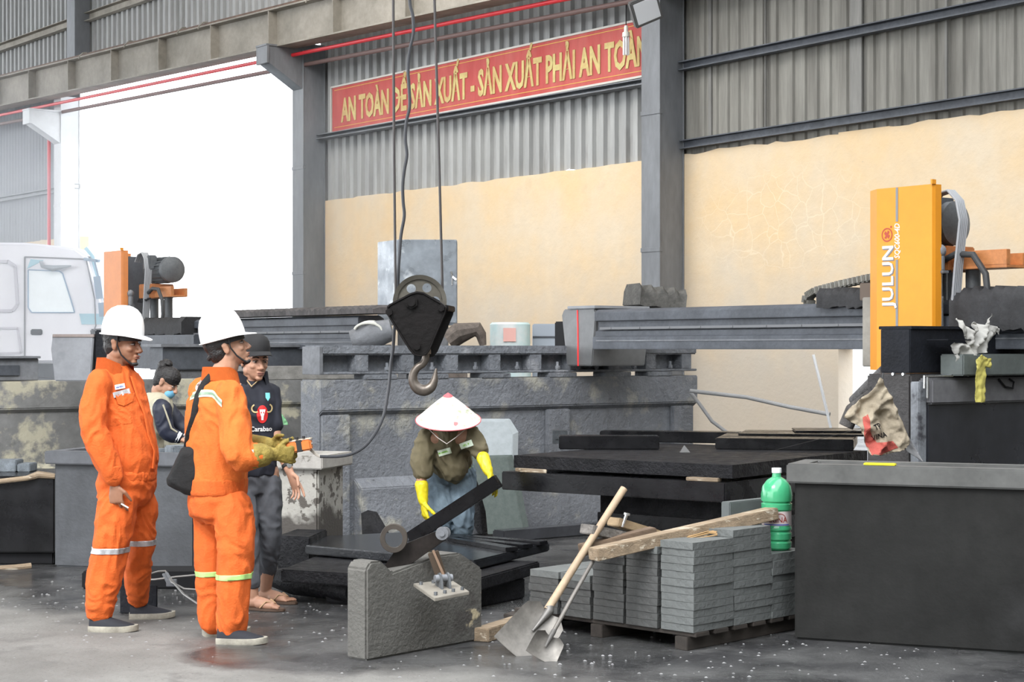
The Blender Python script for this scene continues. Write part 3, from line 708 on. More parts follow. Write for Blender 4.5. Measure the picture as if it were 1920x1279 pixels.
# packed bed between wall and girder
# --- right rail: dark beam and foundation
PR = V((2.464, 10.9, 0))
rg = thing('rail_girder', 'black steel rail beam at the right edge, in front of the orange-yellow column', 'steel beam', fr(PR, RX))
dkst = mat('black_painted_steel', (0.016, 0.018, 0.024), 0.6, spec=0.2, var=0.4, vscale=4, bump=0.3)
mb = MB(); mb.box(0, 2.2, 0, 0.235, 1.352, 1.63); mb.build('beam', dkst, rg, bevel=0.006)
mb = MB(); mb.box(0.0, 2.2, -0.015, 0.25, 1.625, 1.645); mb.build('top_plate', dkst, rg, bevel=0.003)
for x in (0.04, 0.12): mb = MB(); mb.cyl((-0.02, x, 1.345), (-0.0, x, 1.345), 0.01, n=8); mb.build('bolt', rod_m, rg)
pier = thing('rail_wall', 'dark stone-grey foundation pier under the black rail beam at the right', 'concrete wall', fr(PR+RX*-0.02, RX))
fm_ = mat('dark_foundation', (0.062, 0.058, 0.058), 0.6, var=0.4, vscale=2.5, bump=0.4, rvar=.15, spot=((0.16, 0.155, 0.15), 3, 0.66, 0.04))
mb = MB(); mb.box(0.0, 2.3, -0.02, 0.33, 0, 1.345); mb.build('pier', fm_, pier, bevel=0.012)
mb = MB(); mb.box(0.07, 2.3, -0.10, -0.02, 0, 1.16); mb.build('splash_panel', mat('wet_dark_panel', (0.035, 0.037, 0.045), 0.32, var=0.4, vscale=1.5, rvar=.15), pier, bevel=0.006)
mb = MB(); mb.box(0.07, 2.3, -0.13, -0.02, 1.16, 1.32); mb.build('upper_band', mat('grey_plaster_band', (0.17, 0.17, 0.18), .7, var=.3), pier, bevel=0.012)
mb = MB(); mb.box(0.0, 0.07, -0.09, -0.018, 0.0, 1.30); mb.build('edge_post', mat('pale_edge', (0.30, 0.32, 0.35), .6, var=.45, vscale=5, spot=((0.05, 0.05, 0.06), 5, .55, .08)), pier, bevel=0.006)
fa = MB(); fa.tube([(0.02, -0.11, 1.26), (0.02, -0.11, 1.335), (0.27, -0.13, 1.335)], 0.008, 6); fa.tube([(0.05, -0.11, 1.2), (0.05, -0.11, 1.33)], 0.008, 6)
o = fa.build('wire_hook', rod_m, None); o.matrix_world = pier.matrix_world; tag(o, 'thin bright bent wire hooked over the foundation edge below the black beam', 'hook')

# shelf of gear on the right: white rag, box, yellow glove, rope
def cloth_blob(pts, seed, amp=0.04, th=0.004):
    pass
def rag(name, outline, org, u, w, depth, m, label, cat, seed=1, amp=0.05, freq=9, parent=None):
    """crumpled sheet: outline in (u,w), bulged by noise along u x w"""
    mb = poly2(outline); bm = bmesh.new(); vs = [bm.verts.new(p) for p in mb.v]
    for f in mb.f: bm.faces.new([vs[i] for i in f])
    for _ in range(6):
        es = [e for e in bm.edges if e.calc_length() > 0.014]
        if not es: break
        bmesh.ops.subdivide_edges(bm, edges=es, cuts=1); bmesh.ops.triangulate(bm, faces=[f for f in bm.faces if len(f.verts) > 4])
    u = V(u).normalized(); w = V(w).normalized(); d = u.cross(w)
    for v in bm.verts:
        p = v.co.copy(); q = V((p.x*freq, p.y*freq, seed))
        h = amp*(1-abs(noise.noise(q)*2.4))+amp*0.45*(1-abs(noise.noise(q*2.3)*2.2))+depth*math.cos(min(1.5, abs(p.x)*6))
        v.co = V(org)+u*p.x+w*p.y+d*h
    bmesh.ops.solidify(bm, geom=list(bm.faces), thickness=0.004)
    me = bpy.data.meshes.new(name); bm.to_mesh(me); bm.free()
    for p in me.polygons: p.use_smooth = True
    me.materials.append(m); o = link(name, me, parent)
    if label: tag(o, label, cat)
    return o
FR = pier.matrix_world
def pw(x, y, z): return FR @ V((x, y, z))
cl_w = mat('dirty_white_sack', (0.50, 0.49, 0.46), 0.8, var=0.2, vscale=5)
rag('white_sack', [(-0.16, 0.17), (-0.10, 0.15), (-0.02, 0.09), (0.05, 0.15), (0.11, 0.13), (0.16, 0.20), (0.21, 0.13), (0.30, 0.10), (0.30, 0.06), (0.24, 0.09), (0.20, -0.02), (0.12, -0.04), (0.03, -0.05), (-0.05, -0.19), (-0.12, -0.18), (-0.21, 0.0), (-0.19, 0.02), (-0.08, 0.01), (-0.16, 0.12)],
    pw(0.42, -0.10, 1.52), RX, (0, 0, 1), 0.05, cl_w, 'crumpled dirty white sack slung over the black rail beam', 'sack', 4, 0.05, 8)
mb = MB(); mb.box(0.26, 0.98, -0.22, -0.04, 1.335, 1.47, None); mb.box(0.98, 1.4, -0.2, -0.04, 1.335, 1.46)
o = mb.build('gear_tray', mat('dull_green_grey', (0.13, 0.15, 0.145), .6, var=.3), None, bevel=0.008); o.matrix_world = FR; tag(o, 'dull green-grey tray on the band below the black rail beam', 'tray')
mb = MB(); mb.box(0.14, 0.4, -0.2, -0.03, 1.555, 1.562, None); o = mb.build('dark_plate', dkst, None, bevel=0.002); o.matrix_world = FR; tag(o, 'thin dark plate poking out beside the white sack', 'plate')
rag('yellow_glove', [(-0.04, 0.09), (0.01, 0.13), (0.06, 0.10), (0.11, 0.10), (0.115, 0.04), (0.06, 0.05), (0.05, -0.02), (0.04, -0.17), (-0.045, -0.17), (-0.045, 0.03)],
    pw(0.36, -0.235, 1.34), RX, (0, 0, 1), 0.03, mat('pale_yellow_rubber', (0.62, 0.55, 0.14), .5, var=.15), 'pale yellow rubber glove hanging from the green-grey tray', 'glove', 8, 0.012, 14)
tbm = MB(); tbm.tube([(1.0, -0.16, 1.475), (1.04, -0.19, 1.49), (1.09, -0.19, 1.485), (1.13, -0.17, 1.465)], [0.01, 0.03, 0.03, 0.01], 10); o = tbm.build('blue_bag', mat('pale_blue_plastic', (0.25, 0.4, 0.45), .4), None); o.matrix_world = FR; tag(o, 'small pale blue plastic bag lying on the green-grey tray', 'bag')
tb = MB(); tb.tube([(0.72, -0.14, 1.31), (0.78, -0.145, 1.26), (0.86, -0.145, 1.25), (0.87, -0.145, 1.29), (0.83, -0.14, 1.31)], 0.007, 6); o = tb.build('cord_loop', black_m, None); o.matrix_world = FR; tag(o, 'short dark cord looped on the grey band under the tray', 'cord')

# --- things around the gap between the two rail beams
rag('cement_sack', [(0.0, 0.31), (0.02, 0.30), (0.09, 0.17), (0.15, 0.04), (0.20, -0.08), (0.16, -0.12), (0.02, -0.155), (-0.05, -0.15), (-0.12, 0.02), (-0.17, 0.05), (-0.21, 0.075), (-0.16, 0.14), (-0.12, 0.17), (-0.06, 0.21)],
    at(1640, 805, 10.55)-V((0, 0, 0.0)), (1, 0.1, 0), (0, 0, 1), 0.05, mat('tan_woven_sack', (0.45, 0.38, 0.28), 0.85, var=0.25, vscale=7, bump=0.3), 'tan woven cement sack with red print standing behind the grey bin rim', 'sack', 3, 0.045, 7)
SK = bpy.data.objects['cement_sack']
decal('red_print', poly2([(-0.05, 0.12), (-0.02, 0.14), (-0.01, 0.04), (0.04, -0.03), (0.13, -0.02), (0.16, -0.06), (0.05, -0.11), (-0.02, -0.10), (-0.05, 0.0)]), at(1640, 822, 10.4), (1, 0.1, 0), (0, 0, 1), SK, mat('faded_red_print', (0.44, 0.09, 0.07), .8), SK, 0.004)
decal('lettering', text_mb('TP', 0.05, 0.045, bold=0.01), at(1650, 800, 10.4), (1, 0.1, 0.35), (-0.35, 0, 1), SK, black_m, SK, 0.006)
decal('lettering', text_mb('VINA', 0.045, 0.085, bold=0.01), at(1655, 818, 10.4), (1, 0.1, 0.35), (-0.35, 0, 1), SK, black_m, SK, 0.006)
mb = MB(); mb.tube([at(1656, 700, 10.75), at(1649, 730, 10.7), at(1648, 752, 10.6), at(1640, 746, 10.6), at(1632, 725, 10.6)], 0.005, 6)
tag(mb.build('sack_cord', hose_m), 'thin cord tying the tan cement sack to the foundation pier', 'cord')
rag('grey_tarp', [(0.0, 0.16), (0.02, 0.16), (0.10, 0.0), (0.14, -0.10), (0.24, -0.27), (0.13, -0.20), (0.10, -0.14)], at(1655, 782, 10.62), (1, -0.1, 0), (0, 0, 1), 0.01, mat('grey_tarp_cloth', (0.30, 0.30, 0.31), .7, var=.2), 'grey strip of tarpaulin slanting down beside the cement sack', 'tarpaulin', 6, 0.02, 8)
rl = MB(); rl.tube([at(1586, 800, 11.6), at(1600, 770, 11.6), at(1640, 740, 11.4), at(1660, 715, 11.3)], [0.05, 0.055, 0.05, 0.05], 12)
tag(rl.build('rolled_mat', mat('brown_grey_mat', (0.13, 0.12, 0.115), .9, var=.5, vscale=12, bump=.8)), 'brown-grey rolled mat drooping behind the cement sack', 'mat')
rl = MB(); rl.tube([at(1600, 752, 11.75), at(1630, 728, 11.6), at(1662, 700, 11.5)], [0.035, 0.05, 0.06], 12)
tag(rl.build('canvas_roll', mat('grey_canvas', (0.17, 0.165, 0.165), .9, var=.5, vscale=12, bump=.8)), 'grey canvas roll pointing up towards the black rail beam', 'canvas')
mb = MB(); mb.tube([at(1525, 665, 14.2), at(1536, 710, 14.2), at(1552, 778, 14.2), at(1604, 1002, 14.2)], 0.012, 8); tag(mb.build('white_pole', white_m), 'thin white pole leaning upright under the saw bridge', 'pole')
hz = mat('grey_pipe', (0.33, 0.33, 0.33), .5, var=.15)
mb = MB(); mb.tube([at(1294, 733, 15.6), at(1400, 745, 15.4), at(1480, 763, 15.2), at(1556, 777, 15.0)], 0.018, 10); tag(mb.build('water_pipe', hz), 'straight grey water pipe sloping from the rail wall end', 'pipe')
mb = MB(); mb.tube([at(1294, 735, 15.7), at(1312, 758, 15.6), at(1335, 790, 15.5), at(1375, 820, 15.4), at(1400, 830, 15.4)], 0.016, 10); tag(mb.build('water_hose', hz), 'curved grey hose sagging below the straight water pipe', 'hose')

# --- far saw and its rail wall
P2 = V((-6.2, 13.9, 0))
rw2 = mat('peeling_concrete', (0.26, 0.26, 0.255), 0.8, var=0.35, vscale=1.2, bump=0.4, bscale=20,
          spot=[((0.46, 0.43, 0.33), 1.8, 0.51, 0.06), ((0.07, 0.075, 0.07), 2.0, 0.58, 0.10)])
rail_wall(P2, 6.4, 1.22, 0.5, 'low peeling concrete wall behind the workers at the left', rw2)
O2 = V((-1.34, 17, 0))-SX*5.0
saw2, cover2 = bridge_saw(O2, -0.5, 4.95, 'hazy far stone saw with orange column beside the doorway', full=False)
cover2.data.materials[0] = mat('far_orange_paint', (0.75, 0.26, 0.07), 0.5, var=.1)
mb = MB(); mb.box(-0.332, -0.205, -0.40, -0.388, 1.2, 2.6)
mb = MB()
pts = [(2.1+i*0.05, 1.835, 1.90+(0.022 if i % 2 else 0)) for i in range(65)]
R = [[(x, -0.2, 1.84), (x, -0.2, zz-0.02), (x, -0.12, zz), (x, 0.12, zz), (x, 0.16, zz-0.02), (x, 0.16, 1.84)] for x, _, zz in pts]
mb.rings(R); mb.build('bellows', mat('dusty_bellows', (0.12, 0.11, 0.11), .8, var=.6, vscale=3, stretch=(3, 1, 1)), saw2, smooth=False)
mb = MB(); bellows(mb, 0.35, 1.6, -0.3, 0.2, 1.66, 1.86, 10, 0.03); mb.build('bellows', bellow_m, saw2, sharp=60)
mb = MB(); mb.box(0.3, 2.0, -0.35, 0.0, 1.28, 1.66); mb.build('apron', steel_dk, saw2, bevel=.01)
# far rail girders
t = thing('rail_girder', 'dark steel rail beam behind the capped worker, under the far saw', 'steel beam', fr(V((-3.35, 16.9, 0)), RX))
mb = MB(); mb.box(0, 2.6, 0, 0.3, 1.30, 1.52); mb.build('beam', steel_dk, t, bevel=.008)
mb = MB(); mb.box(-0.05, 2.6, -0.06, 0.36, 1.52, 1.55); mb.build('top_plate', steel_gr, t, bevel=.004)
mb = MB(); mb.box(0.05, 2.5, 0.04, 0.26, 0, 1.30); mb.build('support', concrete, t, bevel=.01)
mb = MB(); mb.box(0, 1.1, 0, 0.28, 1.36, 1.48, fr(V((-2.25, 15.3, 0)), RX)); tag(mb.build('timber_beam', mat('grey_wood', (0.30, 0.29, 0.27), .8, var=.3, stretch=(.5, 5, 5)), None, bevel=.006), 'grey timber lying on the low wall beside the capped worker', 'timber')
bpy.data.objects['timber_beam'].location.z = -0.13
# electrical cabinet
cab = thing('control_cabinet', 'tall grey steel control cabinet behind the hanging crane block', 'cabinet', fr(at(745, 655, 17.4)-V((0, 0, EYE))+V((0, 0, 0)), (0.992, 0.02, 0)))
cg = mat('galvanised_grey', (0.28, 0.31, 0.345), 0.38, 0.5, var=0.25, vscale=3, rvar=.15, spot=((0.5, 0.53, 0.56), 4, .58, .1))
cm = cab.matrix_world; 
mb = MB(); mb.prism([(0, 0), (0.59, 0.0), (0.59, 0.42), (-0.22, 0.42)], 1.74, 2.585, 'xy'); mb.build('body', cg, cab, bevel=.006)
mb = MB(); mb.box(0.012, 0.585, -0.016, 0.0, 1.76, 2.57); d_ = mb.build('door', cg, cab, bevel=.004)
mb = MB(); mb.box(0.535, 0.548, -0.028, -0.014, 2.13, 2.25); mb.bar((0.542, -0.035, 2.22), (0.585, -0.045, 2.185), 0.02, 0.02); mb.bar((0.542, -0.035, 2.21), (0.53, -0.04, 2.27), 0.02, 0.02); mb.build('handle', rod_m, d_, bevel=.003)
mb = MB(); mb.box(0.0, 0.5, 0.05, 0.35, 0, 1.74); mb.build('plinth', concrete, cab, bevel=.01)
# coil of hose and motor lumps on the far rail
mb = MB()
for k in range(4): mb.tube([at(690+8*math.cos(a)*3.2+k*2, 620+14*math.sin(a)-k, 16.3+0.04*k) for a in [PI*1.05+PI*j/10*1.0 for j in range(11)]], 0.012, 6)
tag(mb.build('wire_coil', mat('pale_wire', (0.55, 0.55, 0.5), .6)), 'loose pale coil of wire on the far rail beside the crane block', 'coil')
mb = MB(); mb.tube([at(660, 640, 16.4), at(700, 628, 16.4), at(735, 618, 16.4)], [0.10, 0.13, 0.10], 12); mb.box(-0.2, 0.2, -0.1, 0.1, 0, 1.45, Matrix.Translation(at(700, 655, 16.4)-V((0, 0, EYE))))
tag(mb.build('far_drive_unit', steel_gr), 'grey dusty drive unit at the end of the far saw bridge', 'machine drive')
mb = MB(); mb.tube([at(840, 640, 16.2), at(860, 625, 16.2), at(895, 618, 16.2), at(902, 628, 16.2), at(906, 648, 16.2)], [0.09, 0.10, 0.07, 0.05, 0.03], 10); mb.box(-0.15, 0.1, 0, 0.2, 0, 1.5, Matrix.Translation(at(855, 655, 16.2)-V((0, 0, EYE))))
tag(mb.build('rusty_valve', mat('rusty_fitting', (0.16, 0.13, 0.11), .8, var=.5, vscale=14)), 'rust-brown bent fitting right of the crane block on the rail wall', 'fitting')
bb = thing('water_barrel', 'pale turquoise plastic barrel in front of the cream wall', 'barrel', V((-0.02, 18.4, 0)))
mb = MB(); mb.lathe([(0.20, 0), (0.22, 0.3), (0.22, 1.2), (0.21, 1.5), (0.21, 1.76), (0.19, 1.78)]); mb.build('body', mat('turquoise_plastic', (0.45, 0.68, 0.70), .5, var=.1, col2=(0.7, .75, .75)), bb)
mb = MB(); mb.box(-0.07, 0.06, -0.226, -0.214, 1.58, 1.72); mb.build('label', mat('pink_label', (0.8, .45, .4), .6), bb)
sc_ = thing('steel_locker', 'low blue-grey steel locker beside the turquoise barrel', 'cabinet', V((0.42, 18.7, 0)))
mb = MB(); mb.box(-0.20, 0.20, 0, 0.4, 0, 1.77); mb.build('body', mat('blue_grey_steel', (0.36, 0.40, 0.46), .5), sc_, bevel=.01)
mb = MB(); mb.box(0.13, 0.20, -0.006, 0, 1.4, 1.6); mb.build('warning_plate', mat('orange_plate', (.8, .35, .15), .5), sc_)
mb = MB(); mb.box(-0.2, 0.2, -0.008, 0, 1.62, 1.64); mb.build('shelf_edge', steel_dk, sc_)

# grey machine cabinet left
gc = thing('grey_machine_box', 'plain grey steel box on the low wall left of the first worker', 'machine box', at(100, 655, 14.6)-V((0, 0, EYE)))
mb = MB(); mb.prism([(0.01, 1.235), (0.31, 1.235), (0.335, 1.60), (0.335, 1.615), (-0.01, 1.615), (-0.01, 1.58), (-0.02, 1.5)], 0, 0.3, 'xz'); mb.build('body', mat('box_grey', (0.30, 0.31, 0.335), .5, .1, var=.25, vscale=3), gc, bevel=.008)
mb = MB(); mb.box(-0.005, 0.34, -0.01, 0.3, 1.60, 1.625); mb.build('lid', mat('brown_lid', (0.34, 0.28, 0.26), .6, var=.3), gc, bevel=.003)
mb = MB(); mb.box(0.34, 0.60, 0.02, 0.3, 1.20, 1.66); tag(mb.build('dark_machine_box', dkst, None, bevel=.01), 'near-black steel box right behind the first worker helmet', 'machine box').matrix_world = gc.matrix_world.copy()
# low steel channel frame along left wall top
t = thing('left_rail_frame', 'grey steel frame lying along the top of the low peeling wall at the left edge', 'steel frame', fr(P2+V((0, 0, 0)), RX))
mb = MB(); mb.box(0.6, 2.6, 0.05, 0.35, 1.225, 1.42); mb.build('beam', steel_gr, t, bevel=.006)
for x in (1.75, 2.2): mb = MB(); mb.box(x, x+0.22, 0.03, 0.06, 1.27, 1.36); mb.build('recess_plate', steel_dk, t, bevel=.003)
mb = MB(); mb.box(0.6, 2.6, 0.0, 0.40, 1.42, 1.44); mb.build('cap_plate', steel_gr, t, bevel=.003)

# ---------------------------------------------------------------- truck
tr = thing('truck', 'white lorry cab seen side-on parked at the far left near the doorway', 'truck', V((-9.0, 29.7, 0)))
wp = mat('white_truck_paint', (0.74, 0.74, 0.80), 0.3, coat=0.3, var=0.04); gl = mat('cab_window', (0.80, 0.86, 0.90), 0.15, var=.05); bl_ = mat('blue_tint', (0.30, 0.52, 0.62), 0.25); tk = mat('truck_black', (0.03, 0.03, 0.035), .5)
prof = [(-1.3, 1.26), (1.55, 1.26), (1.98, 1.40), (2.16, 1.75), (2.12, 2.2), (1.86, 3.05), (1.62, 3.22), (0.8, 3.30), (-1.3, 3.32)]
mb = MB(); mb.prism(prof, 0.0, 2.4, 'xz'); cabm = mb.build('cab', wp, tr, bevel=0.05, seg=3)
def tpanel(pts, name, m, par, y=-0.012, th=0.012, bev=0.02): 
    mb = MB(); mb.prism(pts, y, y+th, 'xz'); return mb.build(name, m, par, bevel=0)
dl = mat('door_seam', (0.20, 0.20, 0.22), .6)
def outline(pts, w, name, m, par, y=-0.014):
    mb = MB()
    for i in range(len(pts)):
        a = V((pts[i][0], y, pts[i][1])); b = V((pts[(i+1) % len(pts)][0], y, pts[(i+1) % len(pts)][1])); mb.bar(a, b, w, w)
    return mb.build(name, m, par)
door = [(0.78, 1.27), (0.78, 3.06), (1.82, 3.02), (1.96, 2.35), (1.98, 1.9), (1.72, 1.27)]
outline(door, 0.02, 'door_seam', dl, tr)
tpanel([(0.90, 2.12), (1.62, 2.12), (1.60, 2.2), (1.42, 2.78), (1.36, 2.82), (0.84, 2.84), (0.84, 2.2)], 'side_window', gl, tr)
outline([(0.90, 2.12), (1.62, 2.12), (1.60, 2.2), (1.42, 2.78), (1.36, 2.82), (0.84, 2.84), (0.84, 2.2)], 0.018, 'window_seal', mat('blue_seal', (0.25, 0.36, 0.5), .5), tr)
tpanel([(0.82, 2.86), (1.10, 3.0), (0.88, 3.02)], 'quarter_glass', bl_, tr)
tpanel([(1.74, 1.92), (2.12, 1.92), (2.11, 2.10), (1.70, 2.10)], 'screen_corner', bl_, tr)
mb = MB(); mb.prism([(2.17, 1.80), (2.23, 1.85), (1.93, 3.08), (1.80, 3.24), (1.75, 3.20), (1.87, 3.06)], 0.1, 2.3, 'xz'); mb.build('windscreen', bl_, tr)
mb = MB(); mb.prism([(1.90, 1.72), (2.18, 1.72), (2.20, 1.86), (1.88, 1.84)], -0.03, 2.4, 'xz'); mb.build('cowl', tk, tr, bevel=.02)
mb = MB(); mb.tube([(1.06, -0.05, 2.98), (1.10, -0.08, 2.90), (1.3, -0.14, 2.86), (1.6, -0.16, 2.90)], [0.03, 0.04, 0.07, 0.02], 10, flat=0.7); mb.build('grab_mirror', mat('mirror_grey', (.35, .38, .42), .4), tr)
mb = MB(); mb.bar((1.80, -0.05, 3.02), (2.08, -0.2, 2.98), 0.05, 0.05); mb.bar((2.0, -0.2, 3.0), (2.1, -0.2, 2.6), 0.03, 0.03); mb.bar((2.05, -0.2, 2.72), (2.10, -0.2, 2.35), 0.12, 0.10); mb.bar((2.12, -0.2, 2.28), (2.14, -0.2, 2.05), 0.10, 0.09); mb.build('wing_mirror', mat('mirror_blue', (.22, .30, .40), .4), tr)
mb = MB(); mb.box(0.88, 1.08, -0.03, 0, 1.74, 1.84); mb.build('door_handle', tk, tr, bevel=.015)
outline([(-0.1, 2.15), (-0.1, 2.98), (0.50, 2.98), (0.62, 2.90), (0.66, 2.25), (0.58, 2.15)], 0.05, 'panel_press', mat('shade_paint', (0.55, 0.54, 0.60), .4), tr)
outline([(-0.1, 1.42), (-0.1, 1.86), (0.66, 1.86), (0.72, 1.44)], 0.035, 'panel_press', mat('shade_paint', (0.55, 0.54, 0.60), .4), tr)
mb = MB(); mb.box(-1.5, 1.9, 0.3, 2.1, 0.75, 1.25); mb.build('chassis', tk, tr, bevel=.02)
for x, y in ((1.0, 0.0), (1.0, 2.0), (-1.2, 0.0), (-1.2, 2.0)):
    mb = MB(); M = Matrix.Translation((x, y+0.02, 0.52)) @ Matrix.Rotation(-PI/2, 4, 'X'); mb.lathe([(0.2, 0.03), (0.28, 0.0), (0.50, 0.0), (0.52, 0.06), (0.52, 0.28), (0.48, 0.34), (0.2, 0.34)], M, 32); mb.build('wheel', tk, tr)

# ================================================================ TUBS, BIN, STONE
def tub(name, P, xd, L, W, H, m, m_rim, label, rim=0.09, over=0.05, wall=0.06, batter=0.0, fill=None):
    t = thing(name, label, 'tub', fr(P, xd))
    mb = MB(); b = batter
    o = [(b, b), (L-b, b), (L-b, W-b), (b, W-b)]; o2 = [(0, 0), (L, 0), (L, W), (0, W)]
    i2 = [(wall, wall), (L-wall, wall), (L-wall, W-wall), (wall, W-wall)]; i1 = [(wall+b, wall+b), (L-wall-b, wall+b), (L-wall-b, W-wall-b), (wall+b, W-wall-b)]
    R = [[(x, y, 0) for x, y in o], [(x, y, H-0.01) for x, y in o2], [(x, y, H-0.01) for x, y in i2], [(x, y, 0.08) for x, y in i1]]
    mb.rings(R); mb.build('body', m, t, bevel=0.012)
    mb = MB(); e = over
    oo = [(-e, -e), (L+e, -e), (L+e, W+e), (-e, W+e)]
    R = [[(x, y, H-rim) for x, y in [(0.0, 0.0), (L, 0.0), (L, W), (0.0, W)]], [(x, y, H-rim) for x, y in oo], [(x, y, H) for x, y in oo], [(x, y, H) for x, y in i2], [(x, y, H-rim) for x, y in i2]]
    mb.rings(R, close=False); mb.build('rim', m_rim, t, bevel=0.008)
    if fill: mb = MB(); mb.box(wall*0.5, L-wall*0.5, wall*.5, W-wall*.5, 0.05, H-0.16); mb.build('murky_water', fill, t, smooth=False)
    return t
TD = V((0.96, -0.28, 0))     # the worktubs' length
water_m = mat('murky_water', (0.06, 0.065, 0.07), 0.05)
t1 = V((-3.16, 12.15, 0))
tub('water_tub', t1, TD, 1.06, 0.45, 0.80, mat('dark_smooth_concrete', (0.085, 0.09, 0.10), 0.6, var=.4, vscale=1.6, bump=.2), mat('tub_rim_dark', (0.12, 0.125, 0.14), .5, var=.3), 'dark concrete tub behind the first orange-suited worker', fill=water_m)
t2 = t1+TD.normalized()*1.10
spl = mat('splashed_concrete', (0.40, 0.385, 0.35), 0.75, var=0.2, vscale=2, bump=.3, spot=[((0.085, 0.075, 0.065), 11, 0.535, 0.03)])
def add_zmud(m, z0, z1, colr):
    nt = m.node_tree; N = nt.nodes; L = nt.links; b = N['Principled BSDF']; src = b.inputs['Base Color'].links[0].from_socket
    tc = N.new('ShaderNodeTexCoord'); sx = N.new('ShaderNodeSeparateXYZ'); L.new(tc.outputs['Object'], sx.inputs[0]); n = N.new('ShaderNodeTexNoise'); n.inputs['Scale'].default_value = 6; n.inputs['Detail'].default_value = 6
    L.new(tc.outputs['Object'], n.inputs['Vector']); w = N.new('ShaderNodeMath'); w.operation = 'MULTIPLY_ADD'; L.new(n.outputs['Fac'], w.inputs[0]); w.inputs[1].default_value = 0.5; L.new(sx.outputs[2], w.inputs[2])
    r = N.new('ShaderNodeMapRange'); r.inputs[1].default_value = z0; r.inputs[2].default_value = z1; r.inputs[3].default_value = 1; r.inputs[4].default_value = 0; L.new(w.outputs[0], r.inputs[0])
    x = N.new('ShaderNodeMix'); x.data_type = 'RGBA'; L.new(r.outputs[0], x.inputs[0]); L.new(src, x.inputs[6]); x.inputs[7].default_value = (*colr, 1); L.new(x.outputs[2], b.inputs['Base Color'])
add_zmud(spl, 0.62, 0.70, (0.07, 0.062, 0.055))
rimw = mat('tub_rim_pale', (0.42, 0.40, 0.37), 0.7, var=.2, bump=.2, spot=((0.15, 0.14, 0.12), 7, .64, .05))
tub('water_tub', t2, TD, 0.86, 0.45, 0.80, spl, rimw, 'mud-splashed pale tub behind the second worker and the capped man', fill=water_m)
# stones in the tub near the woman
random.seed(5)
for k, (dx, dy, sx, sy) in enumerate(((0.42, 0.22, .11, .07), (0.64, 0.24, .09, .07), (0.86, 0.22, .10, .07))):
    M = fr(t1+TD.normalized()*dx+V((0.28, 0.96, 0)).normalized()*dy+V((0, 0, 0.64)), (0.9, 0.3+0.2*k, 0))
    mb = MB(); mb.box(-sx, sx, -sy, sy, 0, 0.14+0.03*k); o = mb.build('granite_block', mat('blue_grey_granite', (0.22, 0.25, 0.28), .5, var=.5, vscale=14), None, bevel=.01); o.matrix_world = M
    tag(o, ('small', 'middle', 'long')[k]+' blue-grey granite block, '+ORD[k+1]+' from the left in the dark tub', 'granite block')

# right bin
GX = V((0.924, -0.381, 0)).normalized(); PB = V((1.46, 9.1, 0))
binm = mat('smooth_dark_bin', (0.030, 0.030, 0.029), 0.7, spec=0.12, var=0.35, vscale=1.3, bump=0.12, spot=((0.03, 0.03, 0.03), 1.4, .58, .14))
bt = tub('stone_bin', PB, GX, 2.6, 0.34, 0.91, binm, mat('bin_rim', (0.135, 0.135, 0.13), .6, var=.35, vscale=2.5, spot=((0.04, 0.04, 0.04), 4, .64, .06)), 'big dark grey bin filling the lower right corner', rim=0.10, over=0.035, wall=0.07)  # body darkened, rim lightened: shade and lit edge put into the colours
bt['category'] = 'bin'
mb = MB(); mb.box(0.36, 0.52, -0.02, 0.035, 0.911, 0.922); o = mb.build('yellow_strip', mat('bright_yellow', (0.75, 0.68, 0.02), .4), None, bevel=.003); o.matrix_world = fr(PB, GX); tag(o, 'short bright yellow strip lying on the rim of the grey bin', 'strip')

# ---------------------------------------------------------------- big black slabs
AX = V((0.805, -0.593, 0)).normalized(); PA = V((-0.07, 11.6, 0))
SL = fr(PA, AX)
def slab(name, x0, x1, y0, y1, z0, z1, m, label, cat='stone slab', M=None, group=None, skew=0.0, bev=0.006, chip=0.0):
    mb = MB(); n = 14
    if chip:
        pts = [(x0+(x1-x0)*i/n, y0+chip*noise.noise(V((i*.9, z0*9, 1)))) for i in range(n+1)]+[(x1+chip*noise.noise(V((i*.9, z0*7, 2))), y0+(y1-y0)*i/n) for i in range(1, n)]+[(x1, y1)]+[(x0+skew, y1)]+[(x0+chip*noise.noise(V((i*.9, z0*7, 3)))+skew*(1-i/n), y1+(y0-y1)*i/n) for i in range(1, n)]
    else: pts = [(x0, y0), (x1, y0), (x1, y1), (x0+skew, y1)]
    mb.prism(pts, z0, z1, 'xy'); o = mb.build(name, m, None, bevel=bev if not chip else 0); o.matrix_world = M if M is not None else SL
    return tag(o, label, cat, group)
slab('black_slab', 0.0, 1.68, 0.0, 1.9, 0.575, 0.695, black_st, 'big polished black slab, lowest of the stack beside the conical-hat worker', skew=0.15)
mb = MB(); mb.prism([(0.17, 0.0), (0.35, 0.02), (0.30, 0.1), (0.06, 0.07)], 0.6955, 0.718, 'xy'); o = mb.build('wood_chip', wood_m, None, bevel=.003); o.matrix_world = SL; tag(o, 'thin wooden spacer between the black slabs at their left end', 'wooden spacer')
mb = MB(); mb.prism([(1.40, 0.01), (1.62, 0.02), (1.6, 0.1), (1.44, 0.09)], 0.6955, 0.718, 'xy'); o = mb.build('wood_chip', wood_m, None, bevel=.003); o.matrix_world = SL; tag(o, 'thin wooden spacer between the black slabs near their front corner', 'wooden spacer')
slab('black_slab', 0.05, 1.70, 0.06, 1.95, 0.718, 0.80, black_rough, 'wide rough-edged black slab lying second in the tall black stack', chip=0.02)
PT = 0.802
slab('black_offcut', 0.30, 1.0, 0.55, 0.75, PT, 0.895, black_st, 'black stone bar lying at the left on top of the wide black slab', 'stone bar', M=SL @ Matrix.Translation((0.0, 0.15, 0)) @ Matrix.Rotation(0.62, 4, 'Z'))
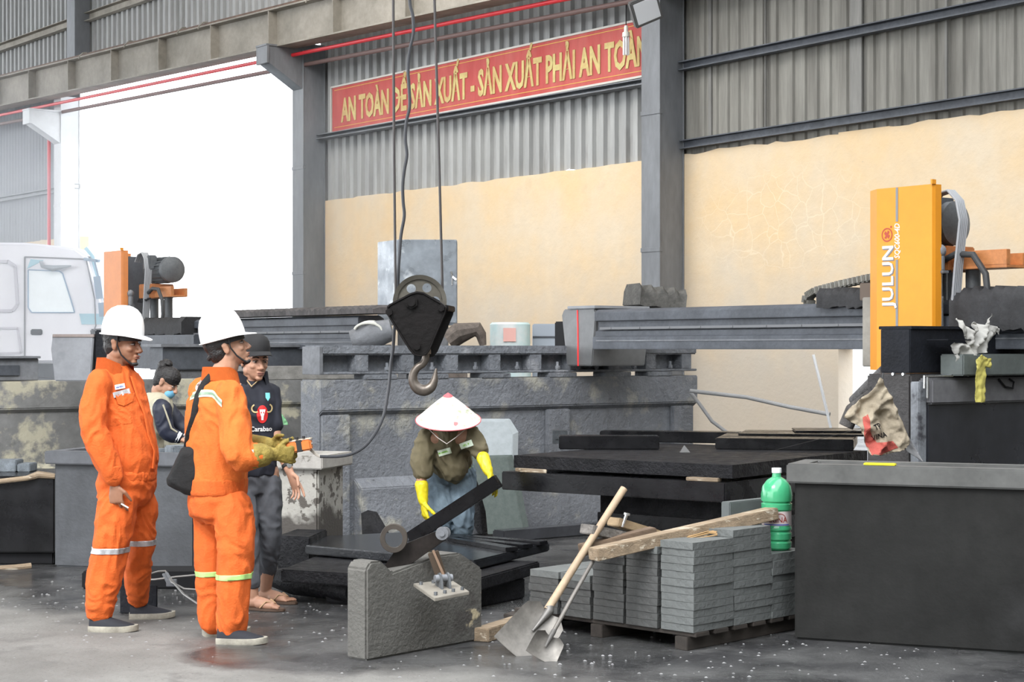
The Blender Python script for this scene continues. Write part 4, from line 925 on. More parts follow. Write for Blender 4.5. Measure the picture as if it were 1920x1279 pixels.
slab('black_offcut', 0, 1.05, 0, 0.2, PT, 0.885, black_st, 'long black stone bar lying at the back on the wide black slab', 'stone bar', M=fr(V((0.66, 13.25, 0)), (0.97, -0.22, 0)))
slab('black_slab', 0, 0.95, 0, 0.9, PT, 0.88, black_st, 'thick black slab lying at the right on the wide black slab', M=fr(V((1.42, 12.3, 0)), (0.97, -0.22, 0)))
slab('black_slab', 0, 0.95, 0, 0.6, 0.882, 0.895, black_st, 'thin black sheet lying over the thick right-hand black slab', M=fr(V((1.62, 12.65, 0)), (0.97, -0.22, 0)))
slab('black_slab', 0, 0.8, 0, 0.5, 0.897, 0.91, black_st, 'topmost thin black sheet near the cement sack', M=fr(V((2.05, 12.75, 0)), (0.97, -0.1, 0)))
mb = MB(); mb.box(0, 0.11, 0, 0.10, PT, 0.90); mb.bar((0.02, -0.01, PT+0.03), (0.11, -0.01, PT+0.04), 0.004, 0.004); o = mb.build('small_box', mat('grey_metal_box', (0.10, 0.11, 0.12), .4, .3, var=.5, vscale=12), None, bevel=.006); o.matrix_world = fr(at(1036, 655, 13.0)-V((0, 0, EYE)), (1, 0, 0)); tag(o, 'small dark metal box at the left end of the black slabs', 'box')
mb = MB(); mb.add([(0, 0, 0), (0.07, 0, 0), (0.05, 0.05, 0), (0.0, 0.04, 0), (0.03, 0.015, 0.05)], [(0, 3, 2, 1), (0, 1, 4), (1, 2, 4), (2, 3, 4), (3, 0, 4)]); o = mb.build('stone_chip', mat('grey_stone_chip', (0.12, .12, .12), .6), None); o.location = at(1275, 655, 11.9)-V((0, 0, EYE-PT)); tag(o, 'small pointed stone chip on the wide black slab', 'stone chip')
# supports: black stack below
for k in range(4):
    slab('black_block', 0.55+0.03*math.sin(k*2.1), 1.62+0.03*math.cos(k*3), 0.35, 1.7, 0.143*k+0.001, 0.143*(k+1), black_rough if k % 2 else black_st, ORD[4-k]+' from the top of the black blocks carrying the big slabs', 'stone block', chip=0.012, group='black blocks under the big slabs')

# dark slabs on the ground by the woman
def gs(name, pts, z0, z1, m, label, tilt=None):
    mb = MB(); mb.prism([tuple(p) for p in pts], z0, z1, 'xy'); o = mb.build(name, m, None, bevel=.008)
    if tilt: o.matrix_world = tilt
    return tag(o, label, 'stone slab')
gs('black_slab', [(-1.30, 11.05), (-0.22, 10.25), (0.24, 11.2), (-0.6, 11.9), (-1.25, 11.6)], 0.215, 0.27, mat('wet_slab_top', (0.028, 0.03, 0.034), 0.16, var=.4, bump=.12), 'wide wet black slab lying in front of the conical-hat worker')
for k in range(3):
    mb = MB(); mb.bar((-0.62+0.12*k, 11.62-0.17*k, 0.283), (0.20-0.10*k, 11.05-0.17*k, 0.283), 0.09, 0.024)
    tag(mb.build('black_strip', black_st, None, bevel=.003), ORD[k+1]+' from the back of the black stone strips laid on the wide wet slab', 'stone strip')
gs('black_slab', [(-1.36, 10.35), (-0.9, 10.15), (-0.19, 9.95), (0.17, 10.75), (-1.2, 11.2)], 0.13, 0.205, black_rough, 'rough black slab under the wide wet slab, pointed at its right end')
gs('black_block', [(-1.1, 10.4), (-0.25, 10.12), (0.08, 10.6), (-0.9, 11.1)], 0.001, 0.125, black_rough, 'dark block on the floor under the two ground slabs')
mb = MB(); mb.tube([(-1.45, 10.75, 0.10), (-1.30, 10.62, 0.105), (-1.1, 10.5, 0.10), (-0.92, 10.3, 0.08)], [0.06, 0.10, 0.10, 0.07], 12, flat=0.9)
tag(mb.build('rubble_lump', black_rough), 'rounded black lump of stone left of the ground slabs', 'stone lump')
gs('black_block', [(-1.50, 11.25), (-1.28, 11.15), (-1.22, 11.62), (-1.42, 11.7)], 0.001, 0.31, black_rough, 'small black block standing at the left corner behind the pad-eye block', Matrix.Translation((0, 0, 0.0)))
# kerb and wet ledge at the foot of the wall
mb = MB(); mb.box(1.2, 3.9, -0.75, -0.60, 0.0, 0.09, fr(P1, RX)); k_ = mb.build('kerb_strip', mat('wet_kerb', (0.06, 0.062, 0.07), .25, var=.3), None, bevel=.01); tag(k_, 'low wet stone kerb on the floor in front of the streaked wall', 'kerb')
# leaning grey granite slabs behind the woman
gran = mat('pale_green_granite', (0.12, 0.14, 0.132), 0.85, spec=.1, var=0.22, vscale=26, bump=.1, col2=(0.10, 0.12, 0.112))
gran_w = mat('white_granite', (0.42, 0.46, 0.48), 0.4, var=0.12, vscale=20)
def leaning(name, pts_px, Z0, Z1, zy0, zy1, th, m, label):
    """outline given in pixels on a leaning plane whose depth runs from Z0 at row zy0 to Z1 at row zy1"""
    P = []
    for px, py in pts_px:
        Z = Z0+(Z1-Z0)*(py-zy0)/(zy1-zy0); P.append(at(px, py, Z))
    n = len(P); d = V((0.05, th, 0.02)); mb = MB()
    c = [p+d for p in P]
    tri = tessellate_polygon([[V((p.x, p.z, 0)) for p in P]])
    mb.add(P+c, [tuple(t) for t in tri]+[tuple(i+n for i in reversed(t)) for t in tri]+[(i, (i+1) % n, (i+1) % n+n, i+n) for i in range(n)])
    return tag(mb.build(name, m, None, bevel=0.004, smooth=False), label, 'stone slab')
leaning('granite_slab', [(890, 790), (945, 790), (961, 815), (960, 870), (886, 870)], 14.27, 14.25, 790, 870, 0.05, gran_w, 'whitish granite slab with a clipped corner leaning on the streaked wall')
leaning('granite_slab', [(868, 860), (950, 858), (966, 922), (981, 996), (914, 1003), (910, 960), (895, 905)], 14.16, 14.02, 860, 1003, 0.06, gran, 'grey-green granite slab leaning below the whitish one')
leaning('black_slab', [(868, 830), (880, 850), (888, 905), (900, 960), (904, 1003), (895, 1000), (876, 960), (868, 900)], 14.22, 14.10, 830, 1003, 0.06, black_rough, 'narrow dark slab leaning behind the worker in the conical hat')
leaning('black_slab', [(676, 962), (694, 966), (708, 990), (722, 1015), (726, 1040), (680, 1040)], 13.05, 12.86, 962, 1040, 0.05, black_rough, 'small dark slab leaning against the wall foot at the left')

# far left: block stack with timber and offcut
ft = thing('stone_stack', 'large black stone block at the left edge below the timber', 'stone block', V((-3.85, 12.2, 0)))
mb = MB(); mb.box(-0.1, 0.68, 0, 0.8, 0.09, 0.62); mb.build('block', black_st, ft, bevel=.01)
mb = MB(); mb.box(-0.1, 0.66, 0.05, 0.75, 0, 0.09); mb.build('bearer', black_m, ft, bevel=.01)
mb = MB(); mb.tube([at(-20, 905, 12.15), at(50, 897, 12.15), at(72, 890, 12.2), at(104, 893, 12.2)], [0.018, 0.018, 0.026, 0.02], 10); tag(mb.build('wooden_handle', wood_m), 'pale wooden tool handle laid on the black block at the left edge', 'tool handle')
for k, (a, b) in enumerate(((-15, 30), (32, 56))):
    p = at(a, 655, 12.6); q = at(b, 655, 12.6)
    mb = MB(); mb.box(0, (q-p).length, 0, 0.2, 0.62, 0.62+(0.085 if k == 0 else 0.06)); o = mb.build('granite_block', mat('blue_grey_granite', (0.22, 0.25, 0.28), .5), None, bevel=.006); o.location = (p.x, p.y, 0)
    tag(o, ('larger' if k == 0 else 'smaller')+' blue-grey granite piece on the black block at the left edge', 'granite block')

mb = MB(); mb.tube([at(-30, 1068, 12.0), at(30, 1064, 12.0), at(58, 1061, 12.05)], 0.02, 8); tag(mb.build('floor_pole', wood_m), 'pale wooden pole lying on the floor at the left edge', 'pole')

# ---------------------------------------------------------------- concrete block with lifting clamp
BX = V((0.66, 0.75, 0)).normalized(); PBk = V((-0.70, 8.46, 0))
cb = thing('counterweight_block', 'upright grey concrete block with a steel pad-eye plate, front centre', 'concrete block', fr(PBk, BX))
cbm = mat('scuffed_concrete', (0.13, 0.126, 0.115), 0.8, var=0.25, vscale=2.2, bump=0.5, bscale=35, spot=[((0.42, 0.36, 0.24), 2.2, 0.66, 0.03), ((0.07, 0.065, 0.06), 2.4, 0.62, 0.03)])
mb = MB(); prof = [(0, 0), (0.83, 0.0), (0.83, 0.385), (0.72, 0.44), (0.62, 0.47), (0.36, 0.455), (0.26, 0.44), (0.13, 0.42), (0.06, 0.50), (0.0, 0.485), (0, 0.46)]
prof = [(0, 0), (0.83, 0.0), (0.83, 0.37), (0.66, 0.465), (0.50, 0.465), (0.18, 0.41), (0.10, 0.475), (0.03, 0.475), (0.0, 0.44)]
mb.prism(prof, 0.0, 0.14, 'xz'); blk = mb.build('block', cbm, cb, bevel=.01, seg=2)
IV = cb.matrix_world.inverted()
CN = [at(775, 1094, 8.60), at(815, 1122, 8.38), at(880, 1109, 8.52), at(845, 1086, 8.78)]     # left, front, right, back
def pq(u, v, h=0.0):
    q = CN[0].lerp(CN[1], u).lerp(CN[3].lerp(CN[2], u), v); return IV @ (q+V((0, 0, h)))
mb = MB(); T8 = [pq(a, b_, h) for h in (-0.016, 0.0) for a, b_ in ((0, 0), (1, 0), (1, 1), (0, 1))]
mb.add(T8, [(0, 3, 2, 1), (4, 5, 6, 7), (0, 1, 5, 4), (1, 2, 6, 5), (2, 3, 7, 6), (3, 0, 4, 7)]); pl = mb.build('pad_plate', mat('bright_worn_steel', (0.40, 0.37, 0.32), 0.45, .3, var=.3), cb, bevel=.002)
for u, v in ((.15, .12), (.85, .12), (.85, .38), (.85, .62), (.85, .88), (.15, .45), (.15, .88)):
    mb = MB(); mb.cyl(pq(u, v), pq(u, v, .016), 0.009, n=6); mb.build('bolt', motor_m, pl)
c0 = pq(.5, .55); ax = (pq(.5, 1)-pq(.5, 0)).normalized(); LM = fr(c0, (pq(1, .5)-pq(0, .5)).normalized())
for k, dd in enumerate((-.03, .012)):
    mb = MB(); pts = [(-.05, -.01), (.05, -.01), (.035, .04), (.02, .068), (0, .076), (-.02, .068), (-.035, .04)]; mb.prism(pts, dd, dd+.011, 'xz', LM); mb.build('lug', motor_m, cb, bevel=.002)
mb = MB(); mb.cyl(LM @ V((0, -.05, .048)), LM @ V((0, .04, .048)), .018, n=16); mb.build('pin', steel_gr, cb)
# clamp arms
clm = mat('worn_clamp_steel', (0.026, 0.021, 0.019), 0.5, 0, spec=.25, var=.5, vscale=6)
cl = thing('lifting_clamp', 'dark steel lifting clamp with a round eye leaning over the concrete block', 'lifting clamp')
def strap(a, b, w, th, name='arm', m=clm, extra=None):
    a = V(a); b = V(b); mb = MB(); mb.bar(a, b, th, w); return mb.build(name, m, cl, bevel=.004)
A1 = at(722, 1082, 8.9); B1 = at(828, 1005, 8.65); E1 = at(738, 1008, 8.75)
def plate(outline, Z, th, name, m=clm, slope=0.0):
    P = [at(px, py, Z+(px-738)*slope) for px, py in outline]; n = len(P); mb = MB(); tri = tessellate_polygon([[V((p.x, p.z, 0)) for p in P]])
    mb.add(P+[p+V((0.1*th, th, 0)) for p in P], [tuple(t) for t in tri]+[tuple(i+n for i in reversed(t)) for t in tri]+[(i, (i+1) % n, (i+1) % n+n, i+n) for i in range(n)])
    return mb.build(name, m, cl, bevel=.002, smooth=False)
plate([(748, 1022), (765, 1018), (828, 992), (838, 1000), (836, 1012), (742, 1078), (712, 1074)], 8.7, 0.03, 'clamp_arm', slope=0.0006)
plate([(706, 1078), (752, 1036), (770, 1050), (728, 1092), (708, 1090)], 8.78, 0.03, 'clamp_jaw')
# eye ring
c = at(738, 1010, 8.66); mb = MB(); R = []
for k in range(29):
    a = 2*PI*k/28; R.append(c+V((0.048*math.cos(a), 0.0, 0.058*math.sin(a))))
mb.rings([[c+V((rr*math.cos(2*PI*k/32), yy, rr*1.05*math.sin(2*PI*k/32))) for k in range(32)] for rr, yy in ((0.044, 0), (0.066, 0), (0.068, 0.004), (0.068, 0.03), (0.044, 0.03), (0.044, 0))], close=False)
mb.build('eye_ring', mat('rubbed_steel', (0.075, 0.062, 0.052), .45, .2, var=.3), cl)
for k, dy in enumerate((-0.01, 0.03)):
    p = at(829+k*5, 1000, 8.70); mb = MB(); mb.cyl(p+V((0, dy-0.012, 0)), p+V((0, dy+0.012, 0)), 0.032-0.004*k, n=20); mb.cyl(p+V((0, dy-0.02, 0)), p+V((0, dy+0.0, 0)), 0.014, n=12); mb.build('washer', steel_gr, cl)
mb = MB(); mb.bar(at(812, 1035, 8.72), at(832, 1095, 8.76), 0.02, 0.055, up=(1, 0, 0.3)); mb.build('link_arm', mat('brown_worn_steel', (0.13, 0.095, 0.07), .5, .3, var=.3), cl, bevel=.003)
mb = MB(); mb.bar(at(812, 1032, 8.70), at(836, 1088, 8.72), 0.006, 0.012, up=(1, 0, 0.3)); mb.build('link_edge', mat('rust_edge', (0.30, 0.20, 0.14), .5, .3), cl)
# timber on floor behind block to pallet
mb = MB(); mb.bar((-0.16, 9.02, 0.035), (0.14, 9.62, 0.035), 0.09, 0.07); tag(mb.build('floor_timber', wood_m, None, bevel=.004), 'pale timber batten on the floor between concrete block and pallet', 'timber')

# ---------------------------------------------------------------- pallet of paving slabs
QX = V((0.69, 0.72, 0)).normalized(); QO = V((0.90, 8.72, 0)); QM = fr(QO, QX)     # local +x right-back, +y left-back
# y axis = z cross x = (-0.72, 0.69)
slabw, slabl, th = 0.215, 0.335, 0.0375
pal = thing('pallet', 'dark timber pallet carrying the stacked grey paving slabs', 'pallet', QM)
pm = mat('dark_wet_timber', (0.055, 0.045, 0.038), 0.8, var=.4, vscale=3, stretch=(1, 5, 5))
for k in range(7):
    mb = MB(); mb.box(0.02+k*0.16, 0.13+k*0.16, 0.0, 1.25, 0.068, 0.09); mb.build('deck_board', pm, pal, bevel=.003)
for y in (0.04, 0.60, 1.14):
    mb = MB(); mb.box(0.0, 1.12, y, y+0.08, 0.0, 0.067); mb.build('bearer', pm, pal, bevel=.003)
# sides: grey sawn slabs; a darker copy paints shade on the left stacks
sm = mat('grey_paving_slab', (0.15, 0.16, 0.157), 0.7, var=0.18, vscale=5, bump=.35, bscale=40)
sm2 = mat('shaded_paving_slab', (0.09, 0.092, 0.09), 0.75, var=0.3, vscale=5, bump=.35, bscale=40)
me_cache = {}
def slab_mesh(m, v):
    if (m.name, v) in me_cache: return me_cache[(m.name, v)]
    mb = MB(); r = random.Random(v); n = 6
    def edge(a, b): return [(a[0]+(b[0]-a[0])*i/n+r.uniform(-.0012, .0012), a[1]+(b[1]-a[1])*i/n+r.uniform(-.0012, .0012)) for i in range(n)]
    L, W = slabl-0.008, slabw-0.008
    pts = edge((0, 0), (L, 0))+edge((L, 0), (L, W))+edge((L, W), (0, W))+edge((0, W), (0, 0))
    mb.prism(pts, 0.001, th-0.0006, 'xy'); me = mb.mesh('paving_slab', smooth=False); me.materials.append(m); me_cache[(m.name, v)] = me; return me
random.seed(11)
STK = {}
hts = {(0, 0): 12, (1, 0): 13, (2, 0): 9, (0, 1): 11, (0, 2): 10, (0, 3): 6, (0, 4): 6, (1, 1): 11, (1, 2): 10, (1, 3): 6, (1, 4): 6, (2, 1): 9}
desc = {(0, 0): 'the front corner stack', (1, 0): 'the tallest stack', (2, 0): 'the stack beside the bin', (0, 1): 'the stack left of the corner',
        (0, 2): 'the stack below the timbers', (0, 3): 'the low stack behind the shovels', (0, 4): 'the leftmost low stack', (1, 1): 'the stack behind the corner',
        (1, 2): 'the rear stack under the timbers', (1, 3): 'the low second-row stack', (1, 4): 'the leftmost rear stack', (2, 1): 'the stack behind the bottle'}
TOPS = {}
for (i, j), n in hts.items():
    for k in range(n):
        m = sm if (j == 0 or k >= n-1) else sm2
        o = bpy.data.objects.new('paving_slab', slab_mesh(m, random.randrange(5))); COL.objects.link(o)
        jx = random.uniform(-.006, .006); jy = random.uniform(-.005, .005)
        o.matrix_world = QM @ Matrix.Translation((i*slabl+jx+0.004, j*(slabw+.012)+jy+0.004, 0.0905+k*th)) @ Matrix.Rotation(random.uniform(-.012, .012), 4, 'Z')
        tag(o, f'grey paving slab, {"topmost" if k == n-1 else ORD[n-k]+" from the top"} in {desc[(i, j)]}', 'paving slab', 'paving slabs stacked on the pallet')
    TOPS[(i, j)] = 0.0905+n*th
# slabs standing behind bottle
mb = MB(); mb.box(0.70, 1.1, 0.30, 0.36, 0.0905, 0.68); o = mb.build('granite_slab', mat('plain_grey_stone', (0.13, 0.145, 0.145), .6, var=.2), None, bevel=.005); o.matrix_world = QM; tag(o, 'plain grey slab standing on edge behind the green bottle', 'stone slab')

# bottle
bo = thing('water_bottle', 'large green plastic water bottle standing on the low slab stack beside the bin', 'bottle', QM @ Matrix.Translation((0.86, 0.11, TOPS[(2, 0)]+0.002)))
gp = mat('green_plastic', (0.10, 0.62, 0.30), 0.18, var=.15, vscale=4, trans=0.35, coat=.3)
s_ = 1.0; prof = [(0.02, 0.0), (0.058, 0.0), (0.070, 0.012), (0.072, 0.04), (0.064, 0.05), (0.072, 0.06), (0.072, 0.09), (0.065, 0.10), (0.072, 0.11), (0.072, 0.125), (0.069, 0.13), (0.069, 0.215), (0.073, 0.22), (0.074, 0.25), (0.066, 0.258), (0.074, 0.266), (0.075, 0.30), (0.068, 0.345), (0.045, 0.38), (0.022, 0.395), (0.020, 0.42)]
mb = MB(); mb.lathe([(r*1.12, z*0.98) for r, z in prof], n=40); mb.build('body', gp, bo)
mb = MB(); mb.lathe([(0.024, 0.408), (0.026, 0.41), (0.026, 0.435), (0.0, 0.436)], n=24); mb.build('cap', white_m, bo)
mb = MB(); mb.lathe([(0.0785, 0.132), (0.0788, 0.132), (0.0788, 0.208), (0.0785, 0.208)], n=40, close=False); mb.build('label', mat('bottle_label', (0.78, 0.66, 0.66), .4, var=.05), bo)
def wrap(mb, R, z):
    ang0 = math.atan2(-1, 0.05)  # towards the camera
    q = bo.matrix_world.to_3x3().inverted() @ V((0.0, -1, 0)); a0 = math.atan2(q.y, q.x)-0.15
    mb.v = [V((R*math.cos(a0+p.x/R), R*math.sin(a0+p.x/R), z+p.y)) for p in mb.v]; return mb
wrap(text_mb('AKINA', 0.042, 0.125, bold=0.01), 0.0805, 0.165).build('lettering', mat('label_brown', (0.35, 0.06, 0.04), .5), bo, smooth=False)
wrap(poly2([(-0.06, 0), (0.09, 0), (0.09, 0.006), (-0.06, 0.006)]) if False else rect2(0.15, 0.006, 16, 1), 0.0805, 0.138).build('label_stripe', mat('label_blue', (0.1, 0.15, 0.5), .5), bo, smooth=False)
wrap(ring2(0.030, 0.034, 20, (0.02, -0.008), 0.2, 2.6), 0.0805, 0.172).build('label_swoosh', mat('label_brown', (0.35, 0.06, 0.04), .5), bo, smooth=False)

# timbers on the slabs
def timber(a, b, w, h, label, m=wood_m, name='timber'):
    mb = MB(); mb.bar(a, b, w, h); return tag(mb.build(name, m, None, bevel=.004), label, 'timber')
timber(at(1112, 1040, 8.75), at(1450, 962, 9.35), 0.09, 0.062, 'long pale timber lying across the paving slab stacks')
timber(at(1090, 1031, 8.95), at(1226, 998, 9.1), 0.08, 0.055, 'short brown timber crossing under the long pale timber', mat('brown_timber', (0.22, 0.15, 0.10), .8, var=.4, stretch=(1, 5, 5)))
timber(at(1100, 992, 8.95), at(1195, 1012, 9.2), 0.10, 0.05, 'weathered grey timber stub with dry plaster on it', mat('plastered_timber', (0.27, 0.25, 0.23), .85, var=.5, vscale=9, bump=.6))
timber(at(1150, 978, 9.1), at(1240, 1006, 9.35), 0.09, 0.045, 'splintered light timber with a bolt standing in it', mat('light_timber', (0.45, 0.33, 0.20), .75, var=.3, stretch=(1, 5, 5)))
bm_ = MB(); bm_.cyl(at(1167, 988, 9.08), at(1175, 965, 9.08), 0.008, n=10); bm_.cyl(at(1175, 966, 9.08), at(1176, 962, 9.08), 0.017, n=12); tag(bm_.build('steel_bolt', rod_m), 'shiny bolt sticking up from the splintered light timber', 'bolt')
for k, (a, b, c_) in enumerate((((1290, 1012), (1330, 1006), (1345, 1003)), ((1180, 1030), (1205, 1024), (1230, 1026)))):
    mb = MB()
    for j in range(7):
        o_ = V((0.01*math.sin(j*3), 0.012*j, 0.004*j)); mb.tube([at(*a, 8.95)+o_, at(*b, 9.0)+o_*1.4+V((0, 0, 0.012*math.sin(j))), at(*c_, 9.0)+o_], 0.004, 5)
    tag(mb.build('straw_rope', mat('straw', (0.35, 0.22, 0.10), .9)), ('frayed straw rope under the right half of the long timber', 'frayed straw rope near the lower end of the long timber')[k], 'rope')
# low-left pallet plank stub and step block
mb = MB(); mb.bar(at(966, 1172, 9.5)*1.0, at(1010, 1160, 9.6), 0.2, 0.10); tag(mb.build('wood_block', pm, None, bevel=.004), 'dark wooden block at the left foot of the pallet', 'timber')

# shovels
def shovel(name, blade_c, tip, neck, hend, wblade, lblade, label, mh, r=0.016, curved=True):
    t = thing(name, label, 'shovel')
    tip = V(tip); neck = V(neck); d = (neck-tip).normalized(); side = V((0.93, 0.28, 0)); side = (side-d*side.dot(d)).normalized(); nrm = d.cross(side).normalized()
    if nrm.z < 0: nrm = -nrm
    mb = MB(); R = []; nx = 12
    for i in range(9):
        u = i/8; w = wblade*(1.0-0.06*u) if u < 0.86 else wblade*(0.95-3.2*(u-0.86))
        row = []
        for k in range(nx+1):
            s = -1+2*k/nx
            row.append(tip+d*(lblade*u)+side*(w/2*s)+nrm*(0.035*s*s*(0.4+0.6*u)-0.012*math.sin(PI*u)))
        R.append(row)
    vs = [p for r_ in R for p in r_]; n = nx+1; fs = [(i*n+k, i*n+k+1, (i+1)*n+k+1, (i+1)*n+k) for i in range(8) for k in range(nx)]
    m2 = len(vs); vs += [p-nrm*0.003 for p in vs]; fs += [tuple(m2+q for q in reversed(f)) for f in list(fs)]
    mb.add(vs, fs); mb.build('blade', mat('scratched_blade', (0.24, 0.225, 0.205), 0.5, .35, var=.4, vscale=5, spot=((0.16, .10, .07), 5, .62, .05)), t, sharp=60)
    sock = tip+d*(lblade*0.55); hend = V(hend)
    mb = MB(); mb.tube([sock+nrm*0.0, tip+d*lblade+nrm*0.02, neck+(hend-neck)*0.12], [0.006, r*1.25, r*1.3], 12); mb.build('socket', mat('socket_steel', (0.22, .21, .2), .5, .4, var=.3), t)
    mb = MB(); mb.tube([neck+(hend-neck)*0.10, neck+(hend-neck)*0.55+V((0, 0.0, 0.004)), hend], [r*1.1, r, r*1.02], 14); mb.build('handle', mh, t)
    return t
tipA = at(962, 1222, 8.60); tipA.z = 0.012
shovel('shovel', None, tipA, at(1010, 1170, 8.72), at(1170, 916, 9.05), 0.25, 0.30, 'long-handled shovel with broad blade resting against the crossed timbers', mat('pale_handle_wood', (0.50, 0.37, 0.25), .6, var=.25, stretch=(2, 2, .6)), 0.019)
tipB = at(1012, 1240, 8.45); tipB.z = 0.012
shovel('shovel', None, tipB, at(1028, 1202, 8.5), at(1112, 1052, 8.80), 0.16, 0.13, 'smaller square shovel with thin grey handle in front of the broad one', mat('grey_handle', (0.25, 0.23, .21), .5, .3, var=.3), 0.010)

# stuff on the floor by the workers: wire rope with clamp, plate
mb = MB()
wr = mat('wire_rope_steel', (0.30, 0.29, 0.28), .4, .7)
wt = thing('wire_rope', 'loose steel wire rope with a clamp lying between the two orange-suited workers', 'wire rope')
for pts in ([(238, 1090), (262, 1088), (290, 1087), (330, 1082), (372, 1078)], [(280, 1086), (282, 1076), (296, 1072), (310, 1071), (314, 1076), (322, 1092), (345, 1104), (372, 1106)], [(314, 1076), (328, 1096), (345, 1115), (370, 1132), (400, 1140)]):
    mb.tube([at(x, y, 10.55-(y-1070)*0.012) for x, y in pts], 0.006, 8)
mb.build('rope', wr, wt)
mb = MB(); mb.bar(at(307, 1076, 10.4), at(316, 1094, 10.35), 0.02, 0.012); mb.bar(at(312, 1074, 10.4), at(322, 1093, 10.35), 0.02, 0.010); mb.box(-0.03, 0.03, -0.015, 0.015, -0.02, 0.02, Matrix.Translation(at(322, 1093, 10.35))); mb.build('clamp', steel_gr, wt, bevel=.002)
mb = MB(); mb.box(-0.11, 0.10, -0.01, 0.01, 0.0, 0.16); o = mb.build('base_plate', dkst, None, bevel=.004); o.location = (at(262, 655, 10.0)-V((0, 0, EYE))); tag(o, 'small dark upright plate on the floor behind the first worker shoes', 'plate')
mb = MB(); mb.box(-0.45, 0.5, -0.2, 0.1, 0.0, 0.11); o = mb.build('dark_sleeper', black_m, None, bevel=.01); o.location = (at(300, 655, 11.2)-V((0, 0, EYE))); tag(o, 'dark beam lying on the floor under the wire rope', 'beam')
# grit and chips on the floor: nobody could count them
mb = MB(); random.seed(21)
for k in range(900):
    x = random.uniform(-3.2, 2.2); y = random.uniform(7.6, 11.5)
    if y < 9 and x < -0.6 and random.random() < 0.8: continue
    r = random.uniform(0.003, 0.011); h = r*0.5
    mb.add([(x-r, y-r*.6, 0), (x+r, y-r*.5, 0), (x+r*.4, y+r, 0), (x-r*.7, y+r*.8, 0), (x, y, h)], [(0, 1, 4), (1, 2, 4), (2, 3, 4), (3, 0, 4)])
tag(mb.build('stone_grit', mat('pale_grit', (0.32, 0.32, 0.32), .4, var=.5, vscale=9), None, smooth=False), 'fine stone grit and chips scattered over the wet floor', 'grit', kind='stuff')

# ---------------------------------------------------------------- crane hook block, ropes and pendant cable
HZ = 9.0
HC = at(788, 566, HZ)
hb = thing('crane_hook_block', 'black crane hook block hanging on two wire ropes above the conical hat', 'crane block', V((HC.x, HC.y, HC.z)))
hk = mat('greasy_black_steel', (0.0075, 0.006, 0.006), 0.45, 0, spec=0.22, var=.5, vscale=9, bump=.12)
S = HZ/FPX
def hp(px, py, y=0.0): return ((px-788)*S, y, -(py-566)*S)
def hplate(pts, y0, y1, name, m=hk, bev=.003):
    mb = MB(); mb.prism([(hp(x, y)[0], hp(x, y)[2]) for x, y in pts], y0, y1, 'xz'); return mb.build(name, m, hb, bevel=bev)
out = [(728, 578), (732, 573), (772, 552), (783, 549), (795, 551), (828, 570), (836, 577), (835, 586), (806, 655), (799, 664), (788, 667), (778, 664), (770, 655), (729, 590)]
sh = lambda d, e=0: [(x+d, y+e) for x, y in out]
hplate(out, -0.055, -0.045, 'side_plate')
hplate(sh(14, 4), 0.045, 0.055, 'side_plate')
mb = MB(); pts = [V(hp(x, y, -0.058)) for x, y in out]; mb.tube(pts+[pts[0]], 0.006, 6); mb.build('plate_edge', hk, hb)
M = Matrix.Translation(hp(787, 566)) @ Matrix.Rotation(math.radians(4), 4, 'Z') @ Matrix.Rotation(-PI/2, 4, 'X')
Rw = 0.137
shv = mat('sheave_steel', (0.13, 0.12, 0.10), .45, .5, var=.3, vscale=6)
# sheave disc with round holes: ring segments
mb = MB(); mb.rings([[(r*math.cos(a), r*math.sin(a), z) for a in [2*PI*k/64 for k in range(64)]] for r, z in ((Rw-0.022, -0.018), (Rw, -0.026), (Rw, -0.018), (Rw-0.012, 0.0), (Rw, 0.018), (Rw, 0.026), (Rw-0.022, 0.018), (Rw-0.022, -0.018))], close=False, M=M)
sv = mb.build('sheave', shv, hb)
outer = [V((( Rw-0.02)*math.cos(2*PI*k/60), (Rw-0.02)*math.sin(2*PI*k/60), 0)) for k in range(60)]
holes = [[V((0.080*math.cos(a0)+0.0235*math.cos(2*PI*k/20), 0.080*math.sin(a0)+0.0235*math.sin(2*PI*k/20), 0)) for k in range(20)] for a0 in [-PI/2-0.05+2*PI*q/6+PI/6 for q in range(6)]]
tri = tessellate_polygon([outer]+holes); flat = outer+[p for h_ in holes for p in h_]; n = len(flat)
mb = MB(); vs = [(p.x, p.y, -.008) for p in flat]+[(p.x, p.y, .008) for p in flat]
fs = [tuple(t) for t in tri]+[tuple(i+n for i in reversed(t)) for t in tri]; b0 = 60
for h_ in holes:
    fs += [(b0+k, b0+(k+1) % 20, b0+(k+1) % 20+n, b0+k+n) for k in range(20)]; b0 += 20
mb.add(vs, fs, M)
mb.add(*(lambda q: (q.v, q.f))(MB().cyl((0, 0, -0.03), (0, 0, 0.03), 0.05, n=24)), M); mb.build('sheave_web', shv, hb)
mb = MB(); c = V(hp(773, 568, 0)); mb.cyl(c+V((0, -0.085, 0)), c+V((0, 0.08, 0)), 0.022, n=16); mb.cyl(c+V((0, -0.075, 0)), c+V((0, -0.055, 0)), 0.034, n=6); mb.build('axle', hk, hb, bevel=.002)
for x, y in ((731, 586), (828, 578), (783, 650)):
    mb = MB(); c = V(hp(x, y)); mb.cyl(c+V((0, -0.07, 0)), c+V((0.0, 0.06, 0)), 0.012, n=12); mb.cyl(c+V((0, -0.075, 0)), c+V((0, -0.055, 0)), 0.019, n=6); mb.build('bolt', hk, hb)
mb = MB(); mb.bar(hp(836, 578, -0.04), hp(848, 580, 0.05), 0.03, 0.03); mb.build('spacer', hk, hb, bevel=.004)
